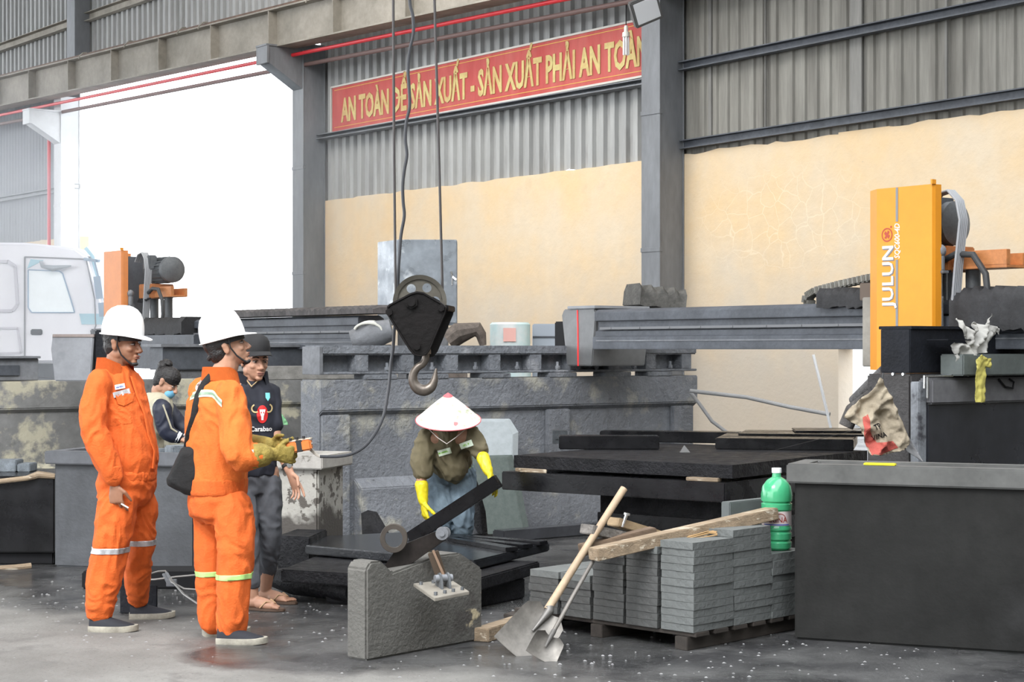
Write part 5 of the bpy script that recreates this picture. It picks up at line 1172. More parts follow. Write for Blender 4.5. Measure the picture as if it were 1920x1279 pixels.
decal('cast_marks', text_mb('2.5T', 0.05, 0.09, bold=0.01), HC+V((0.0, -0.2, -0.07)), (1, 0, 0), (0, 0, 1), BVHTree.FromPolygons([HC+V((-.3, -.056, -.3)), HC+V((.3, -.056, -.3)), HC+V((.3, -.056, .3)), HC+V((-.3, -.056, .3))], [(0, 1, 2, 3)]), mat('old_grease_marks', (0.07, 0.05, 0.03), .6), None) if False else None
# hook
hkm = mat('hook_steel', (0.16, 0.135, 0.115), .38, .6, var=.3, vscale=8)
pp_ = [(798, 660), (798, 672), (793, 682), (782, 690), (775, 702), (775, 716), (783, 728), (796, 732), (808, 726), (814, 714), (816, 702), (818, 691)]
rr_ = [0.019, 0.019, 0.019, 0.020, 0.022, 0.025, 0.029, 0.030, 0.026, 0.020, 0.012, 0.004]
P = [V(hp(x, y)) for x, y in pp_]; sp = []; sr = []
for i in range(len(P)-1):
    p0, p1, p2, p3 = P[max(i-1, 0)], P[i], P[i+1], P[min(i+2, len(P)-1)]
    for k in range(5):
        t = k/5; sp.append(0.5*((2*p1)+(p2-p0)*t+(2*p0-5*p1+4*p2-p3)*t*t+(3*p1-p0-3*p2+p3)*t**3)); sr.append(rr_[i]+(rr_[i+1]-rr_[i])*t)
sp.append(P[-1]); sr.append(rr_[-1])
mb = MB(); mb.tube(sp, sr, 14, flat=0.9, up=(0, 1, 0)); mb.build('hook', hkm, hb)
mb = MB(); mb.cyl(hp(798, 650), hp(798, 664), 0.028, n=16); mb.build('swivel', hkm, hb)
rp = mat('wire_rope_dark', (0.06, 0.055, 0.055), .5, .5)
for k, pts in enumerate((((742, 566), (739, 300), (737, -60)), ((830, 560), (824, 330), (813, -60)))):
    mb = MB(); mb.tube([at(x, y, HZ) for x, y in pts], 0.0068, 8)
    tag(mb.build('hoist_rope', rp), ('left straight hoist rope running up from the hook block', 'right straight hoist rope running up from the hook block')[k], 'rope', 'hoist ropes')
ck = [(772, -60), (768, 0), (774, 30), (775, 62), (768, 95), (765, 130), (767, 165), (768, 200), (762, 228), (760, 262), (763, 290), (758, 320), (755, 350), (756, 380), (758, 405), (752, 440), (749, 475), (747, 505), (746, 540), (745, 590), (740, 612), (738, 640), (737, 655), (733, 680), (730, 715), (726, 745), (719, 780), (705, 810), (685, 836), (660, 851), (632, 856), (600, 856)]
kp = []
for i, (x, y) in enumerate(ck):
    kp.append(at(x, y, 9.12+0.10*min(1, max(0, (y-500)/150)) if y < 700 else 9.22-0.22*(y-700)/156))
mb = MB(); sp = []
for i in range(len(kp)-1):
    p0, p1, p2, p3 = kp[max(i-1, 0)], kp[i], kp[i+1], kp[min(i+2, len(kp)-1)]
    for k in range(4):
        t = k/4; sp.append(0.5*((2*p1)+(p2-p0)*t+(2*p0-5*p1+4*p2-p3)*t*t+(3*p1-p0-3*p2+p3)*t**3))
sp.append(kp[-1]); mb.tube(sp, 0.0085, 8)
tag(mb.build('pendant_cable', mat('cable_black', (0.03, 0.032, 0.038), .5)), 'wavy black control cable hanging down and looping to the second worker', 'cable')

# ================================================================ PEOPLE
skin_a = mat('skin_brown', (0.30, 0.145, 0.085), 0.5, var=0.12, vscale=9)
skin_b = mat('skin_tan', (0.46, 0.25, 0.165), 0.5, var=0.10, vscale=9)
orange_c = mat('orange_cloth', (0.66, 0.118, 0.014), 0.85, var=0.12, vscale=5, bump=.25, bscale=90)
orange_c2 = mat('orange_cloth_lighter', (0.70, 0.150, 0.02), 0.85, var=0.12, vscale=5, bump=.25, bscale=90)
silver_t = mat('silver_reflective_tape', (0.55, 0.56, 0.58), 0.35, .3, var=.3, vscale=14)
lime_t = mat('lime_reflective_tape', (0.42, 0.66, 0.22), 0.5, var=.12, vscale=14)
hair_m = mat('black_hair', (0.012, 0.010, 0.010), 0.45, bump=.5, bscale=60)
helmet_m = mat('white_helmet_shell', (0.84, 0.85, 0.86), 0.28, coat=.3, var=.03)
strap_m = mat('black_strap', (0.015, 0.015, 0.016), 0.7)
lip_m = mat('lips', (0.26, 0.11, 0.085), .55)
navy_m = mat('navy_canvas', (0.018, 0.02, 0.03), 0.8, var=.3)
sole_m = mat('pale_rubber_sole', (0.45, 0.42, 0.35), 0.7, var=.35, vscale=10)

class Head:
    """o: point between the eyes and the ears (local to the person); f: facing direction"""
    def __init__(s, o, f, roll=0.0, k=1.0):
        f = V(f).normalized(); l = V((0, 0, 1)).cross(f).normalized(); u = f.cross(l)
        s.M = Matrix(((f.x, l.x, u.x, o[0]), (f.y, l.y, u.y, o[1]), (f.z, l.z, u.z, o[2]), (0, 0, 0, 1))) @ Matrix.Rotation(roll, 4, 'X') @ Matrix.Scale(k, 4)
    def p(s, x, y, z): return s.M @ V((x, y, z))
    def skull(s, mb):
        M = s.M
        mb.ell((-0.012, 0, 0.035), (0.098, 0.074, 0.088), 24, M)
        mb.ell((0.020, 0, -0.030), (0.070, 0.058, 0.078), 20, M)      # face
        mb.ell((0.030, 0, -0.070), (0.052, 0.044, 0.040), 16, M)      # jaw
        mb.ell((0.068, 0, -0.098), (0.020, 0.022, 0.016), 12, M)      # chin
        mb.ell((0.064, 0, 0.022), (0.026, 0.050, 0.014), 14, M)       # brow
        for y in (-1, 1):
            mb.ell((0.060, y*0.036, -0.030), (0.022, 0.018, 0.017), 12, M)   # cheekbone
            mb.ell((-0.010, y*0.074, -0.008), (0.018, 0.009, 0.031), 12, M)  # ear
            mb.ell((-0.014, y*0.080, 0.010), (0.016, 0.006, 0.016), 10, M)
            mb.ell((0.098, y*0.012, -0.042), (0.012, 0.010, 0.008), 10, M)   # nostril
            mb.ell((-0.015, y*0.048, -0.055), (0.035, 0.016, 0.03), 10, M)
        R = [M @ V(q) for q in ((0.080, 0, 0.012), (0.092, 0, -0.008), (0.104, 0, -0.026), (0.110, 0, -0.038), (0.098, 0, -0.048))]
        mb.tube(R, [0.008, 0.0095, 0.011, 0.013, 0.008], 10)
        mb.ell((0.088, 0, -0.066), (0.012, 0.024, 0.0065), 12, M); mb.ell((0.085, 0, -0.077), (0.011, 0.020, 0.007), 12, M)
    def neck(s, mb, base, r=0.056):
        mb.limb([base, s.p(-0.030, 0, -0.09), s.p(-0.025, 0, -0.03)], [r*1.12, r, r*0.95])
    def details(s, t, brow=True, eyes=True):
        M = s.M
        for y in (-1, 1):
            mb = MB(); mb.ell((0.0755, y*0.030, -0.003), (0.0122, 0.0125, 0.0046), 14, M); e = mb.build('eye', mat('eye_white', (0.36, 0.32, 0.30), .4), t)
            mb = MB(); mb.ell((0.0855, y*0.030, -0.003), (0.0036, 0.0056, 0.0056), 10, M); mb.build('iris', hair_m, e)
            mb = MB(); mb.tube([M @ V((0.082, y*0.014, 0.004)), M @ V((0.0875, y*0.030, 0.0075)), M @ V((0.080, y*0.046, 0.002))], 0.0022, 6); mb.build('eyelid', hair_m, t)
            mb = MB(); mb.tube([M @ V((0.090, y*0.012, 0.020)), M @ V((0.089, y*0.030, 0.026)), M @ V((0.078, y*0.050, 0.019))], [0.003, 0.004, 0.002], 8); mb.build('eyebrow', hair_m, t)
        mb = MB(); mb.ell((0.0955, 0, -0.0665), (0.0065, 0.022, 0.0045), 14, M); mb.ell((0.0925, 0, -0.0765), (0.0065, 0.018, 0.005), 14, M); mb.build('lips', lip_m, t)
    def hair(s, t, low=-0.045, m=None, long=False):
        mb = MB(); M = s.M
        mb.ell((-0.022, 0, 0.040), (0.096, 0.080, 0.090), 24, M)
        mb.ell((-0.045, 0, -0.01), (0.062, 0.070, 0.075), 18, M)
        if long: mb.ell((0.01, 0, 0.05), (0.088, 0.078, 0.078), 20, M)
        return skin('hair', mb, m or hair_m, t, 0.006, 2)
    def helmet(s, t, tilt=0.0):
        H = s.M @ Matrix.Translation((0.0, 0, 0.045)) @ Matrix.Rotation(tilt, 4, 'Y') @ Matrix.Diagonal((0.90, 0.92, 0.93, 1))
        n = 48; R = []
        def rx(a): return 0.128 if math.cos(a) > 0 else 0.136
        prof = [(1.0, 0.0), (0.995, 0.03), (0.97, 0.062), (0.91, 0.095), (0.80, 0.125), (0.62, 0.148), (0.38, 0.163), (0.15, 0.168), (0.02, 0.169)]
        for q, z in prof:
            R.append([(q*rx(a)*math.cos(a), q*0.108*math.sin(a), z+(0.004 if abs(math.sin(a)) < 0.28 and q < .9 else 0)) for a in [2*PI*k/n for k in range(n)]])
        R.insert(0, [(0.975*rx(a)*math.cos(a), 0.975*0.108*math.sin(a), -0.004) for a in [2*PI*k/n for k in range(n)]])
        mb = MB(); mb.rings(R, True, H); sh = mb.build('helmet', helmet_m, t, sharp=60)
        # brim: small round the shell, long peak in front
        def br(a):
            c = max(0, math.cos(a)); return 0.010+0.052*c**3
        mb = MB()
        ins = [(0.985*rx(a)*math.cos(a), 0.985*0.108*math.sin(a), 0.004) for a in [2*PI*k/n for k in range(n)]]
        def o_(a, z, e=0): k = br(a)-e; r1 = rx(a)+k; r2 = 0.108+min(k, 0.016+0.01*max(0, math.cos(a))); return (r1*math.cos(a), r2*math.sin(a), z-0.020*max(0, math.cos(a))**3)
        mb.rings([ins, [o_(a, 0.004) for a in [2*PI*k/n for k in range(n)]], [o_(a, -0.001) for a in [2*PI*k/n for k in range(n)]], [(x*0.98, y*.98, -0.004) for x, y, z in ins]], False, H); mb.build('brim', helmet_m, sh, sharp=50)
        mb = MB(); mb.tube([H @ V((0.10, 0, 0.125)), H @ V((0.03, 0, 0.166)), H @ V((-0.05, 0, 0.163)), H @ V((-0.11, 0, 0.105))], [0.004, 0.010, 0.010, 0.004], 8, flat=0.6); mb.build('ridge', helmet_m, sh)
        for q in ((0.03, -0.112), (-0.04, -0.110)):
            mb = MB(); mb.ell((q[0], q[1], 0.006), (0.010, 0.006, 0.007), 8, H); mb.build('clip', helmet_m, sh)
        # cradle and chin strap
        mb = MB(); mb.rings([[(0.118*math.cos(a)*q, 0.092*math.sin(a)*q, z) for a in [2*PI*k/n for k in range(n)]] for q, z in ((1, 0.01), (0.97, -0.030), (0.95, -0.030), (0.96, 0.01))], False, H); mb.build('head_band', strap_m, sh)
        for y in (-1, 1):
            mb = MB(); mb.tube([H @ V((0.02, y*0.100, 0.0)), s.M @ V((0.012, y*0.083, -0.01)), s.M @ V((0.030, y*0.068, -0.060)), s.M @ V((0.058, y*0.036, -0.098)), s.M @ V((0.078, 0, -0.113))], 0.0075, 8, flat=0.5); mb.build('chin_strap', strap_m, sh)
        mb = MB(); mb.ell((0.070, 0, -0.108), (0.024, 0.024, 0.013), 12, s.M); mb.build('chin_cup', strap_m, sh)
        mb = MB(); mb.tube([s.M @ V((-0.09, -0.03, -0.02)), s.M @ V((-0.105, 0, -0.03)), s.M @ V((-0.09, 0.03, -0.02))], 0.014, 8); mb.tube([H @ V((-0.11, 0.05, -0.0)), s.M @ V((-0.09, 0.03, -0.02))], 0.007, 6); mb.tube([H @ V((-0.11, -0.05, -0.0)), s.M @ V((-0.09, -0.03, -0.02))], 0.007, 6); mb.build('nape_strap', strap_m, sh)
        return sh

def hand(mb, W, D, Np, T, curl=(0.3, 0.35, 0.4, 0.45), k=1.0, r=0.0076, spread=0.0215, thumb=0.6):
    W = V(W); D = V(D).normalized(); Np = V(Np); Np = (Np-D*Np.dot(D)).normalized(); T = V(T); T = (T-D*T.dot(D)-Np*T.dot(Np)).normalized()
    n = 14; R = []
    for u, w, h in ((-0.03, 0.026, 0.021), (0.0, 0.027, 0.019), (0.02, 0.033, 0.017), (0.05, 0.041, 0.016), (0.080, 0.042, 0.013), (0.094, 0.038, 0.009)):
        c = W+D*(u*k); R.append([c+T*(w*k*math.cos(2*PI*i/n))+Np*(h*k*math.sin(2*PI*i/n)) for i in range(n)])
    mb.rings(R)
    L = (0.072, 0.080, 0.075, 0.058)
    for i in range(4):
        b = W+D*(0.082*k)+T*((1.5-i)*spread*k); a = 0.0; P = [b-D*0.01*k, b]; d = D+T*((1.5-i)*0.09)
        for sgm in (0.46, 0.30, 0.24):
            a += curl[i]; dd = (d*math.cos(a)+Np*math.sin(a)).normalized(); P.append(P[-1]+dd*(L[i]*sgm*k))
        mb.tube(P, [r*1.15*k, r*1.15*k, r*1.08*k, r*1.0*k, r*0.85*k], 10); mb.ell(P[-1], (r*.85*k,)*3, 8)
        for q in P[1:4]: mb.ell(q, (r*1.08*k,)*3, 8)
    b = W+D*(0.018*k)+T*(0.024*k); d1 = (T*0.75+D*0.65+Np*thumb*0.4).normalized(); d2 = (T*0.3+D*0.85+Np*thumb).normalized()
    P = [b, b+d1*0.038*k, b+d1*0.038*k+d2*0.032*k, b+d1*0.038*k+d2*0.056*k]
    mb.tube(P, [r*1.7*k, r*1.35*k, r*1.2*k, r*0.95*k], 10); mb.ell(P[-1], (r*.95*k,)*3, 8)

def shoe(t, heel, d, L=0.27, h=0.075, um=navy_m, som=sole_m, name='shoe'):
    d = V((d[0], d[1], 0)).normalized(); M = fr(heel, d)
    n = 20
    def outl(x): # half width along the foot
        u = x/L; return 0.034+0.018*math.sin(PI*min(1, max(0, u*0.95+0.05)))+0.006*u if u < 0.85 else (0.050*math.sqrt(max(0.02, 1-((u-0.72)/0.29)**2)))
    xs = [0.004+0.99*L*i/15 for i in range(16)]
    def ringo(z, e=0): 
        up = [(x, outl(x)+e, z+0.012*max(0, x/L-0.75)*2) for x in xs]; return up+[(x, -y, zz) for x, y, zz in reversed(up)]
    mb = MB(); mb.rings([ringo(0.0), ringo(0.012, 0.004), ringo(0.030, 0.003), ringo(0.031, -0.004)], True, M); so = None
    mb2 = MB(); R = []
    for i in range(12):
        u = i/11; x = 0.008+u*(L-0.02); w = outl(x)-0.003
        hh = 0.078 if u < 0.30 else 0.078-(u-0.30)/0.70*0.050 if u < 0.85 else 0.040-(u-0.85)/0.15*0.012
        R.append([(x, w*math.cos(a), 0.026+max(0, math.sin(a))*(hh-0.02)) for a in [2*PI*j/16 for j in range(16)]])
    mb2.rings(R, True, M); up = mb2.build(name, um, t, sharp=50)
    mb.build('sole', som, up, sharp=50); return up

def px_frame(px0, S, foot):
    def f(px, py, y=0.0): return V(((px-px0)/S, y, EYE-(py-HOR)/S))
    return f

def torso(mb, rings): mb.loft(rings, 28)

# ---------------------------------------------------------------- first worker
Z1 = 9.5; S1 = FPX/Z1; p1 = px_frame(225, S1, 0)
W1 = thing('person', 'person in orange coveralls and white helmet standing in profile at the left', 'person', V(((225-960)/S1, Z1, 0)))
F = V((0.90, -0.43, 0)).normalized(); Lf = V((0.43, 0.90, 0)).normalized()
hd = Head(p1(232, 644, -0.02), (0.955, -0.29, -0.04), k=1.0)
mb = MB(); hd.skull(mb); hd.neck(mb, V((-0.035, 0.0, 1.36)), 0.060)
mb.loft([((0.03, 0, .74), .08, .10, F), ((0.03, 0, .80), .095, .11, F), ((0.04, 0, 1.0), .105, .12, F), ((0.015, 0, 1.2), .085, .12, F), ((-0.005, 0, 1.33), .07, .13, F), ((-0.02, 0, 1.40), .05, .07, F)])
shR = V((0.0, 0, 1.33))-Lf*0.175+F*-0.01; elR = V((-0.085, -0.215, 1.07)); wrR = V((0.012, -0.205, 0.80))
shL = V((-0.02, 0, 1.31))+Lf*0.13; elL = V((0.02, 0.22, 1.07)); wrL = V((0.06, 0.20, 0.83))
mb.limb([shR, elR, wrR], [.040, .034, .027]); mb.limb([shL, elL, wrL], [.040, .034, .027])
hand(mb, wrR+V((0.006, 0, -0.02)), (0.10, 0, -1), (0.25, 0.9, 0), (1, -0.2, 0), curl=(.35, .55, .6, .65), k=1.0, thumb=0.5)
hand(mb, wrL+V((0, 0, -0.02)), (0.1, 0, -1), (0, -1, 0), (1, 0, 0), curl=(.4, .5, .5, .5))
hips = {'R': V((0.01, -0.095, .82)), 'L': V((0.075, 0.085, .82))}
kn = {'R': V((-0.028, -0.11, .43)), 'L': V((0.085, 0.12, .45))}
an = {'R': V((-0.075, -0.12, .09)), 'L': V((0.035, 0.30, .10))}
for q in 'RL': mb.limb([V((hips[q].x*.6+kn[q].x*.4, hips[q].y, hips[q].z-.13)), kn[q], an[q]], [.058, .045, .035]); mb.ell(an[q]+V((0.01, 0, -0.05)), (.05, .026, .022))
skin('body', mb, skin_a, W1, 0.0048, 3)
hd.details(W1); hd.hair(W1); hd.helmet(W1, tilt=math.radians(2))
# jacket
mb = MB()
mb.loft([((0.035, 0, .795), .138, .155, F), ((0.042, 0, .83), .142, .16, F), ((0.048, 0, .90), .152, .165, F), ((0.045, 0, 1.0), .148, .165, F), ((0.030, 0, 1.10), .136, .165, F), ((0.012, 0, 1.20), .124, .165, F), ((-0.004, 0, 1.30), .108, .16, F), ((-0.012, 0, 1.37), .085, .13, F), ((-0.020, 0, 1.41), .066, .085, F)])
mb.limb([shR+V((0.012, 0, -0.005)), (shR+elR)/2+V((-0.012, 0, 0)), elR, (elR+wrR)/2+V((0.004, 0, 0)), wrR+V((0.0, 0, .03))], [.070, .074, .073, .070, .056])
mb.limb([shL, elL, wrL+V((0, 0, .03))], [.068, .066, .052])
jk = skin('jacket', mb, orange_c, W1, 0.0075, 4, fold=(0.010, 13, 7), seed=2.0)
mb = MB(); mb.loft([((0.036, 0, .785), .140, .158, F), ((0.040, 0, .80), .147, .166, F), ((0.042, 0, .835), .149, .168, F), ((0.044, 0, .85), .140, .16, F)]); skin('waistband', mb, orange_c, W1, 0.006, 2, fold=(0.003, 60, 2))
mb = MB(); mb.loft([(wrR+V((-0.002, 0, .012)), .050, .050, F), (wrR+V((-0.006, 0, .03)), .056, .056, F), (wrR+V((-0.018, 0, .085)), .066, .066, F)]); skin('cuff', mb, orange_c, W1, 0.006, 2, fold=(0.002, 30, 3))
# collar
def collar(t, c, f, rx, ry, z0, z1, m, open_=0.5, lean=0.02, n=26, seed=0):
    f = V((f[0], f[1], 0)).normalized(); l = V((-f.y, f.x, 0)); R = []; vs = []; fs = []
    for i in range(n+1):
        a = open_+(2*PI-2*open_)*i/n; d = f*(rx*math.cos(a))+l*(ry*math.sin(a)); dr = f*(math.cos(a)*0.012)+l*(math.sin(a)*0.012)
        fr_ = max(0, math.cos(a)); zt = z1-0.045*fr_**1.5
        P = [c+d+V((0, 0, z0)), c+d*0.98+V((0, 0, zt)), c+d*1.06+dr+V((0, 0, zt+0.004)), c+d*(1.16+0.15*fr_)+dr+V((0, 0, z0+0.004-0.055*fr_))]
        vs += P
    for i in range(n):
        for j in range(3): fs.append((i*4+j, (i+1)*4+j, (i+1)*4+j+1, i*4+j+1))
    mb = MB(); mb.add(vs, fs); bm = bmesh.new(); vv = [bm.verts.new(p) for p in mb.v]
    for q in mb.f: bm.faces.new([vv[k] for k in q])
    bmesh.ops.solidify(bm, geom=list(bm.faces), thickness=0.004); me = bpy.data.meshes.new('collar'); bm.to_mesh(me); bm.free()
    for q in me.polygons: q.use_smooth = True
    me.materials.append(m); return link('collar', me, t)
collar(W1, V((-0.028, 0, 0)), F, 0.078, 0.080, 1.385, 1.452, orange_c, 0.55)
jb = bvh_of(jk)
for name, x0, z0, w, h, m in (('reflective_patch', 245, 738, .088, .028, silver_t), ('name_patch', 237, 724, .062, .028, mat('white_patch', (0.75, 0.76, 0.8), .6))):
    pass
u_ = V((0.96, -0.05, 0.0)); cdir = V((0, 0, 1))
def dc(name, mb2, px, py, m, par, tree, pf, u=(1, 0, 0.0), w=(0, 0, 1), off=.009, thick=.0015, yy=-0.35, sub=.012):
    q = pf(px, py, yy); return decal(name, mb2, q, u, w, tree, m, par, off, sub, thick)
def rot2(mb, a):
    c, s = math.cos(a), math.sin(a); mb.v = [V((v.x*c-v.y*s, v.x*s+v.y*c, v.z)) for v in mb.v]; return mb
dc('reflective_patch', rot2(rect2(.078, .028), .30), 238, 736, silver_t, jk, jb, p1)
dc('name_patch', rot2(rect2(.045, .026), .22), 235, 724, mat('white_patch', (0.72, 0.74, 0.8), .6), jk, jb, p1)
dc('name_lettering', rot2(text_mb('HOÀ PHÁT' if False else 'MAI HOA', .014, .034, bold=.01), .22), 235, 724, mat('blue_print_cloth', (.05, .15, .45), .6), jk, jb, p1, off=.0115)
dc('pocket_flap', poly2([(-.045, .03), (.042, .045), (.036, -.005), (.0, -.028), (-.030, -.018)]), 244, 750, orange_c, jk, jb, p1, thick=.004)
dc('chest_pocket', rot2(rect2(.085, .105), .1), 243, 775, orange_c, jk, jb, p1, off=.002, thick=.0025)
dc('shoulder_tape', rot2(rect2(.020, .030), -.4), 164, 722, mat('white_patch', (0.72, 0.74, 0.8), .6), jk, jb, p1)
# placket down the front
mb = MB(); P = [jb.find_nearest(V((x, y, z)))[0]+F*0.006 for x, y, z in ((0.10, -0.05, 1.36), (0.14, -0.065, 1.28), (0.18, -0.07, 1.18), (0.21, -0.075, 1.06), (0.24, -0.08, 0.95), (0.23, -0.08, 0.84))]
mb.tube(P, 0.011, 8, flat=0.5, up=F); mb.build('placket', orange_c, jk)
# trousers
mb = MB()
mb.loft([((0.04, 0, .86), .13, .165, F), ((0.035, 0, .78), .145, .18, F), ((0.03, 0, .70), .135, .165, F), ((0.03, 0, .66), .10, .14, F)])
for q in 'RL':
    k_ = kn[q]; h = hips[q]
    mb.limb([h+V((0, 0, -0.13)), (h+k_)/2+V((0.01, 0, -.02)), k_, (k_+an[q])/2+V((-.01, 0, 0)), an[q]+V((-0.005 if q == 'R' else 0, 0, 0.02))], [.105, .105, .096, .092, .074] if q == 'R' else [.10, .092, .080, .074, .060])
tr1 = skin('trousers', mb, orange_c, W1, 0.0075, 4, fold=(0.011, 11, 9), seed=6.0)
for q, z0, z1 in (('R', .415, .445), ('L', .43, .46)):
    c = kn[q]; band('knee_tape', tr1, [((0, 0, z0), (0.0, 0, 1)), ((0, 0, z1), (0.0, 0, -1))], silver_t, tr1, .004, keep=(lambda m_, s_=(-1 if q == 'R' else 1): (m_.y-0.005)*s_ > 0))
dc('thigh_pocket', rect2(.14, .12), 222, 998, orange_c, tr1, bvh_of(tr1), p1, off=.002, thick=.003)
shoe(W1, V((-0.135, -0.13, 0)), (1, -0.05), 0.262); shoe(W1, V((-0.02, 0.30, 0)), (0.97, 0.18), 0.255)
mb = MB(); mb.cyl(wrR+V((0.045, -0.02, -0.115)), wrR+V((0.085, -0.03, -0.135)), 0.004, n=8); tag(mb.build('cigarette', white_m), 'white cigarette between the fingers of the worker in profile', 'cigarette').matrix_world = W1.matrix_world.copy()

# ---------------------------------------------------------------- second worker
Z2 = 9.1; S2 = FPX/Z2; p2 = px_frame(430, S2, 0)
W2 = thing('person', 'person in orange coveralls and white helmet seen from behind holding the crane control', 'person', V(((430-960)/S2, Z2, 0)))
F = V((0.82, 0.57, 0)).normalized(); Lf = V((-0.57, 0.82, 0)).normalized()
C = V((-0.068, 0.03, 0))
hd = Head(p2(424, 650, 0.02), (0.93, 0.20, 0.33), k=1.0)
mb = MB(); hd.skull(mb); hd.neck(mb, C+V((0.005, 0.0, 1.33)), 0.062)
mb.loft([(C+V((0, 0, .72)), .08, .10, F), (C+V((0, 0, .80)), .10, .12, F), (C+V((0, 0, 1.0)), .105, .15, F), (C+V((0, 0, 1.2)), .10, .16, F), (C+V((0, 0, 1.31)), .08, .14, F), (C+V((0.01, 0, 1.37)), .05, .06, F)])
shR = C+V((0, 0, 1.275))-Lf*0.165; elR = V((0.085, -0.21, 0.955)); wrR = V((0.235, -0.125, 0.965))
shL = C+V((0, 0, 1.275))+Lf*0.165; elL = V((0.02, 0.26, 0.98)); wrL = V((0.20, 0.08, 1.0))
mb.limb([shR, elR, wrR], [.045, .038, .028]); mb.limb([shL, elL, wrL], [.045, .038, .028])
hips = {'R': C+V((0.10, -0.08, .80)), 'L': C+V((-0.025, 0.08, .80))}
kn = {'R': V((0.048, -0.09, .43)), 'L': V((-0.105, 0.10, .43))}
an = {'R': V((0.028, -0.10, .09)), 'L': V((-0.100, 0.10, .09))}
for q in 'RL': mb.limb([V((hips[q].x*.6+kn[q].x*.4, hips[q].y, hips[q].z-.13)), kn[q], an[q]], [.058, .045, .035]); mb.ell(an[q]+V((0.01, 0, -0.05)), (.05, .026, .022))
skin('body', mb, skin_b, W2, 0.0048, 2)
hd.details(W2); hd.hair(W2); hd.helmet(W2, tilt=math.radians(4))
mb = MB()
mb.loft([(C+V((-.002, 0, .765)), .150, .165, F), (C+V((0, 0, .80)), .150, .170, F), (C+V((0.0, 0, .90)), .147, .178, F), (C+V((-.005, 0, 1.02)), .148, .188, F), (C+V((-.008, 0, 1.14)), .146, .196, F), (C+V((-.006, 0, 1.23)), .136, .194, F), (C+V((0.0, 0, 1.30)), .108, .160, F), (C+V((0.01, 0, 1.345)), .080, .105, F), (C+V((0.015, 0, 1.365)), .070, .08, F)])
mb.limb([shR+V((-.01, 0, -.01)), (shR+elR)/2+V((0.0, 0, 0)), elR+V((-.008, 0, .012)), (elR*0.55+wrR*0.45)], [.080, .083, .080, .064])
mb.limb([shL, elL, (elL+wrL)/2], [.080, .078, .060])
jk = skin('jacket', mb, orange_c2, W2, 0.0075, 4, fold=(0.010, 13, 6), seed=12.0); jb = bvh_of(jk)
mb = MB(); mb.loft([(C+V((-.002, 0, .745)), .150, .165, F), (C+V((-.002, 0, .76)), .157, .172, F), (C+V((-.001, 0, .83)), .156, .176, F), (C+V((0, 0, .84)), .145, .168, F)]); skin('waistband', mb, orange_c, W2, 0.006, 2, fold=(0.002, 50, 2))
collar(W2, C+V((0.016, 0, 0)), F, 0.074, 0.080, 1.335, 1.405, orange_c2, 0.5)
# tape across the back
mb2 = MB(); n = 40
def tape(px0, py0, px1, py1, sagp, w, name, m, par, off):
    q = MB(); a = p2(px0, py0); b = p2(px1, py1); L_ = b.x-a.x
    for i in range(n):
        u0, u1 = i/n, (i+1)/n
        f0 = lambda u: (a.z+(b.z-a.z)*u+sagp*math.sin(PI*min(1, u*1.0))-(0.035*max(0, u-0.75)/0.25 if u > .75 else 0)-p2(410, 745).z)
        X = lambda u: a.x+L_*u-p2(410, 745).x
        q.add([(X(u0), f0(u0)-w/2, 0), (X(u1), f0(u1)-w/2, 0), (X(u1), f0(u1)+w/2, 0), (X(u0), f0(u0)+w/2, 0)], [(0, 1, 2, 3)])
    return dc(name, q, 410, 745, m, par, jb, p2, off=off, sub=.02, yy=-0.5)
tape(340, 752, 428, 742, 0.028, 0.036, 'back_tape', mat('pale_lime_tape', (0.55, 0.60, 0.38), .5), jk, .007)
tape(340, 752, 428, 742, 0.028, 0.012, 'back_tape_stripe', mat('grey_green_tape', (0.16, 0.24, 0.17), .4), jk, .0098)
dc('back_emblem', disc2(.020, .034), 374, 722, mat('pale_emblem', (0.55, 0.42, 0.38), .7), jk, jb, p2)
dc('emblem_mark', poly2([(-.003, -.028), (.003, -.028), (.003, -.004), (.016, .0), (.016, .006), (.003, .004), (.003, .028), (-.003, .028), (-.003, .006), (-.014, .002), (-.014, -.003), (-.003, -.002)]), 374, 722, mat('dark_print', (.12, .07, .06), .7), jk, jb, p2, off=.0115)
# trousers
mb = MB()
mb.loft([(C+V((0, 0, .80)), .130, .155, F), (C+V((0.0, 0, .72)), .148, .172, F), (C+V((0.0, 0, .64)), .138, .160, F), (C+V((0.02, 0, .60)), .10, .13, F)])
for q in 'RL':
    k_ = kn[q]; h = hips[q]
    mb.limb([h+V((-.01, 0, -0.12)), (h+k_)/2+V((0, 0, -.03)), k_, (k_+an[q])/2, an[q]+V((0, 0, -0.005))], [.105, .103, .094, .088, .078])
tr2 = skin('trousers', mb, orange_c, W2, 0.0075, 4, fold=(0.010, 11, 8), seed=16.0)
for q in 'RL':
    band('shin_tape', tr2, [((0, 0, .325), (-0.05, 0, 1)), ((0, 0, .352), (0.05, 0, -1))], lime_t, tr2, .004, keep=(lambda m_, s_=(1 if q == 'R' else -1): (m_.x+0.03)*s_ > 0))
shoe(W2, V((-0.045, -0.12, 0)), (1, -0.08), 0.262); shoe(W2, V((-0.155, 0.10, 0)), (0.9, 0.35), 0.25)
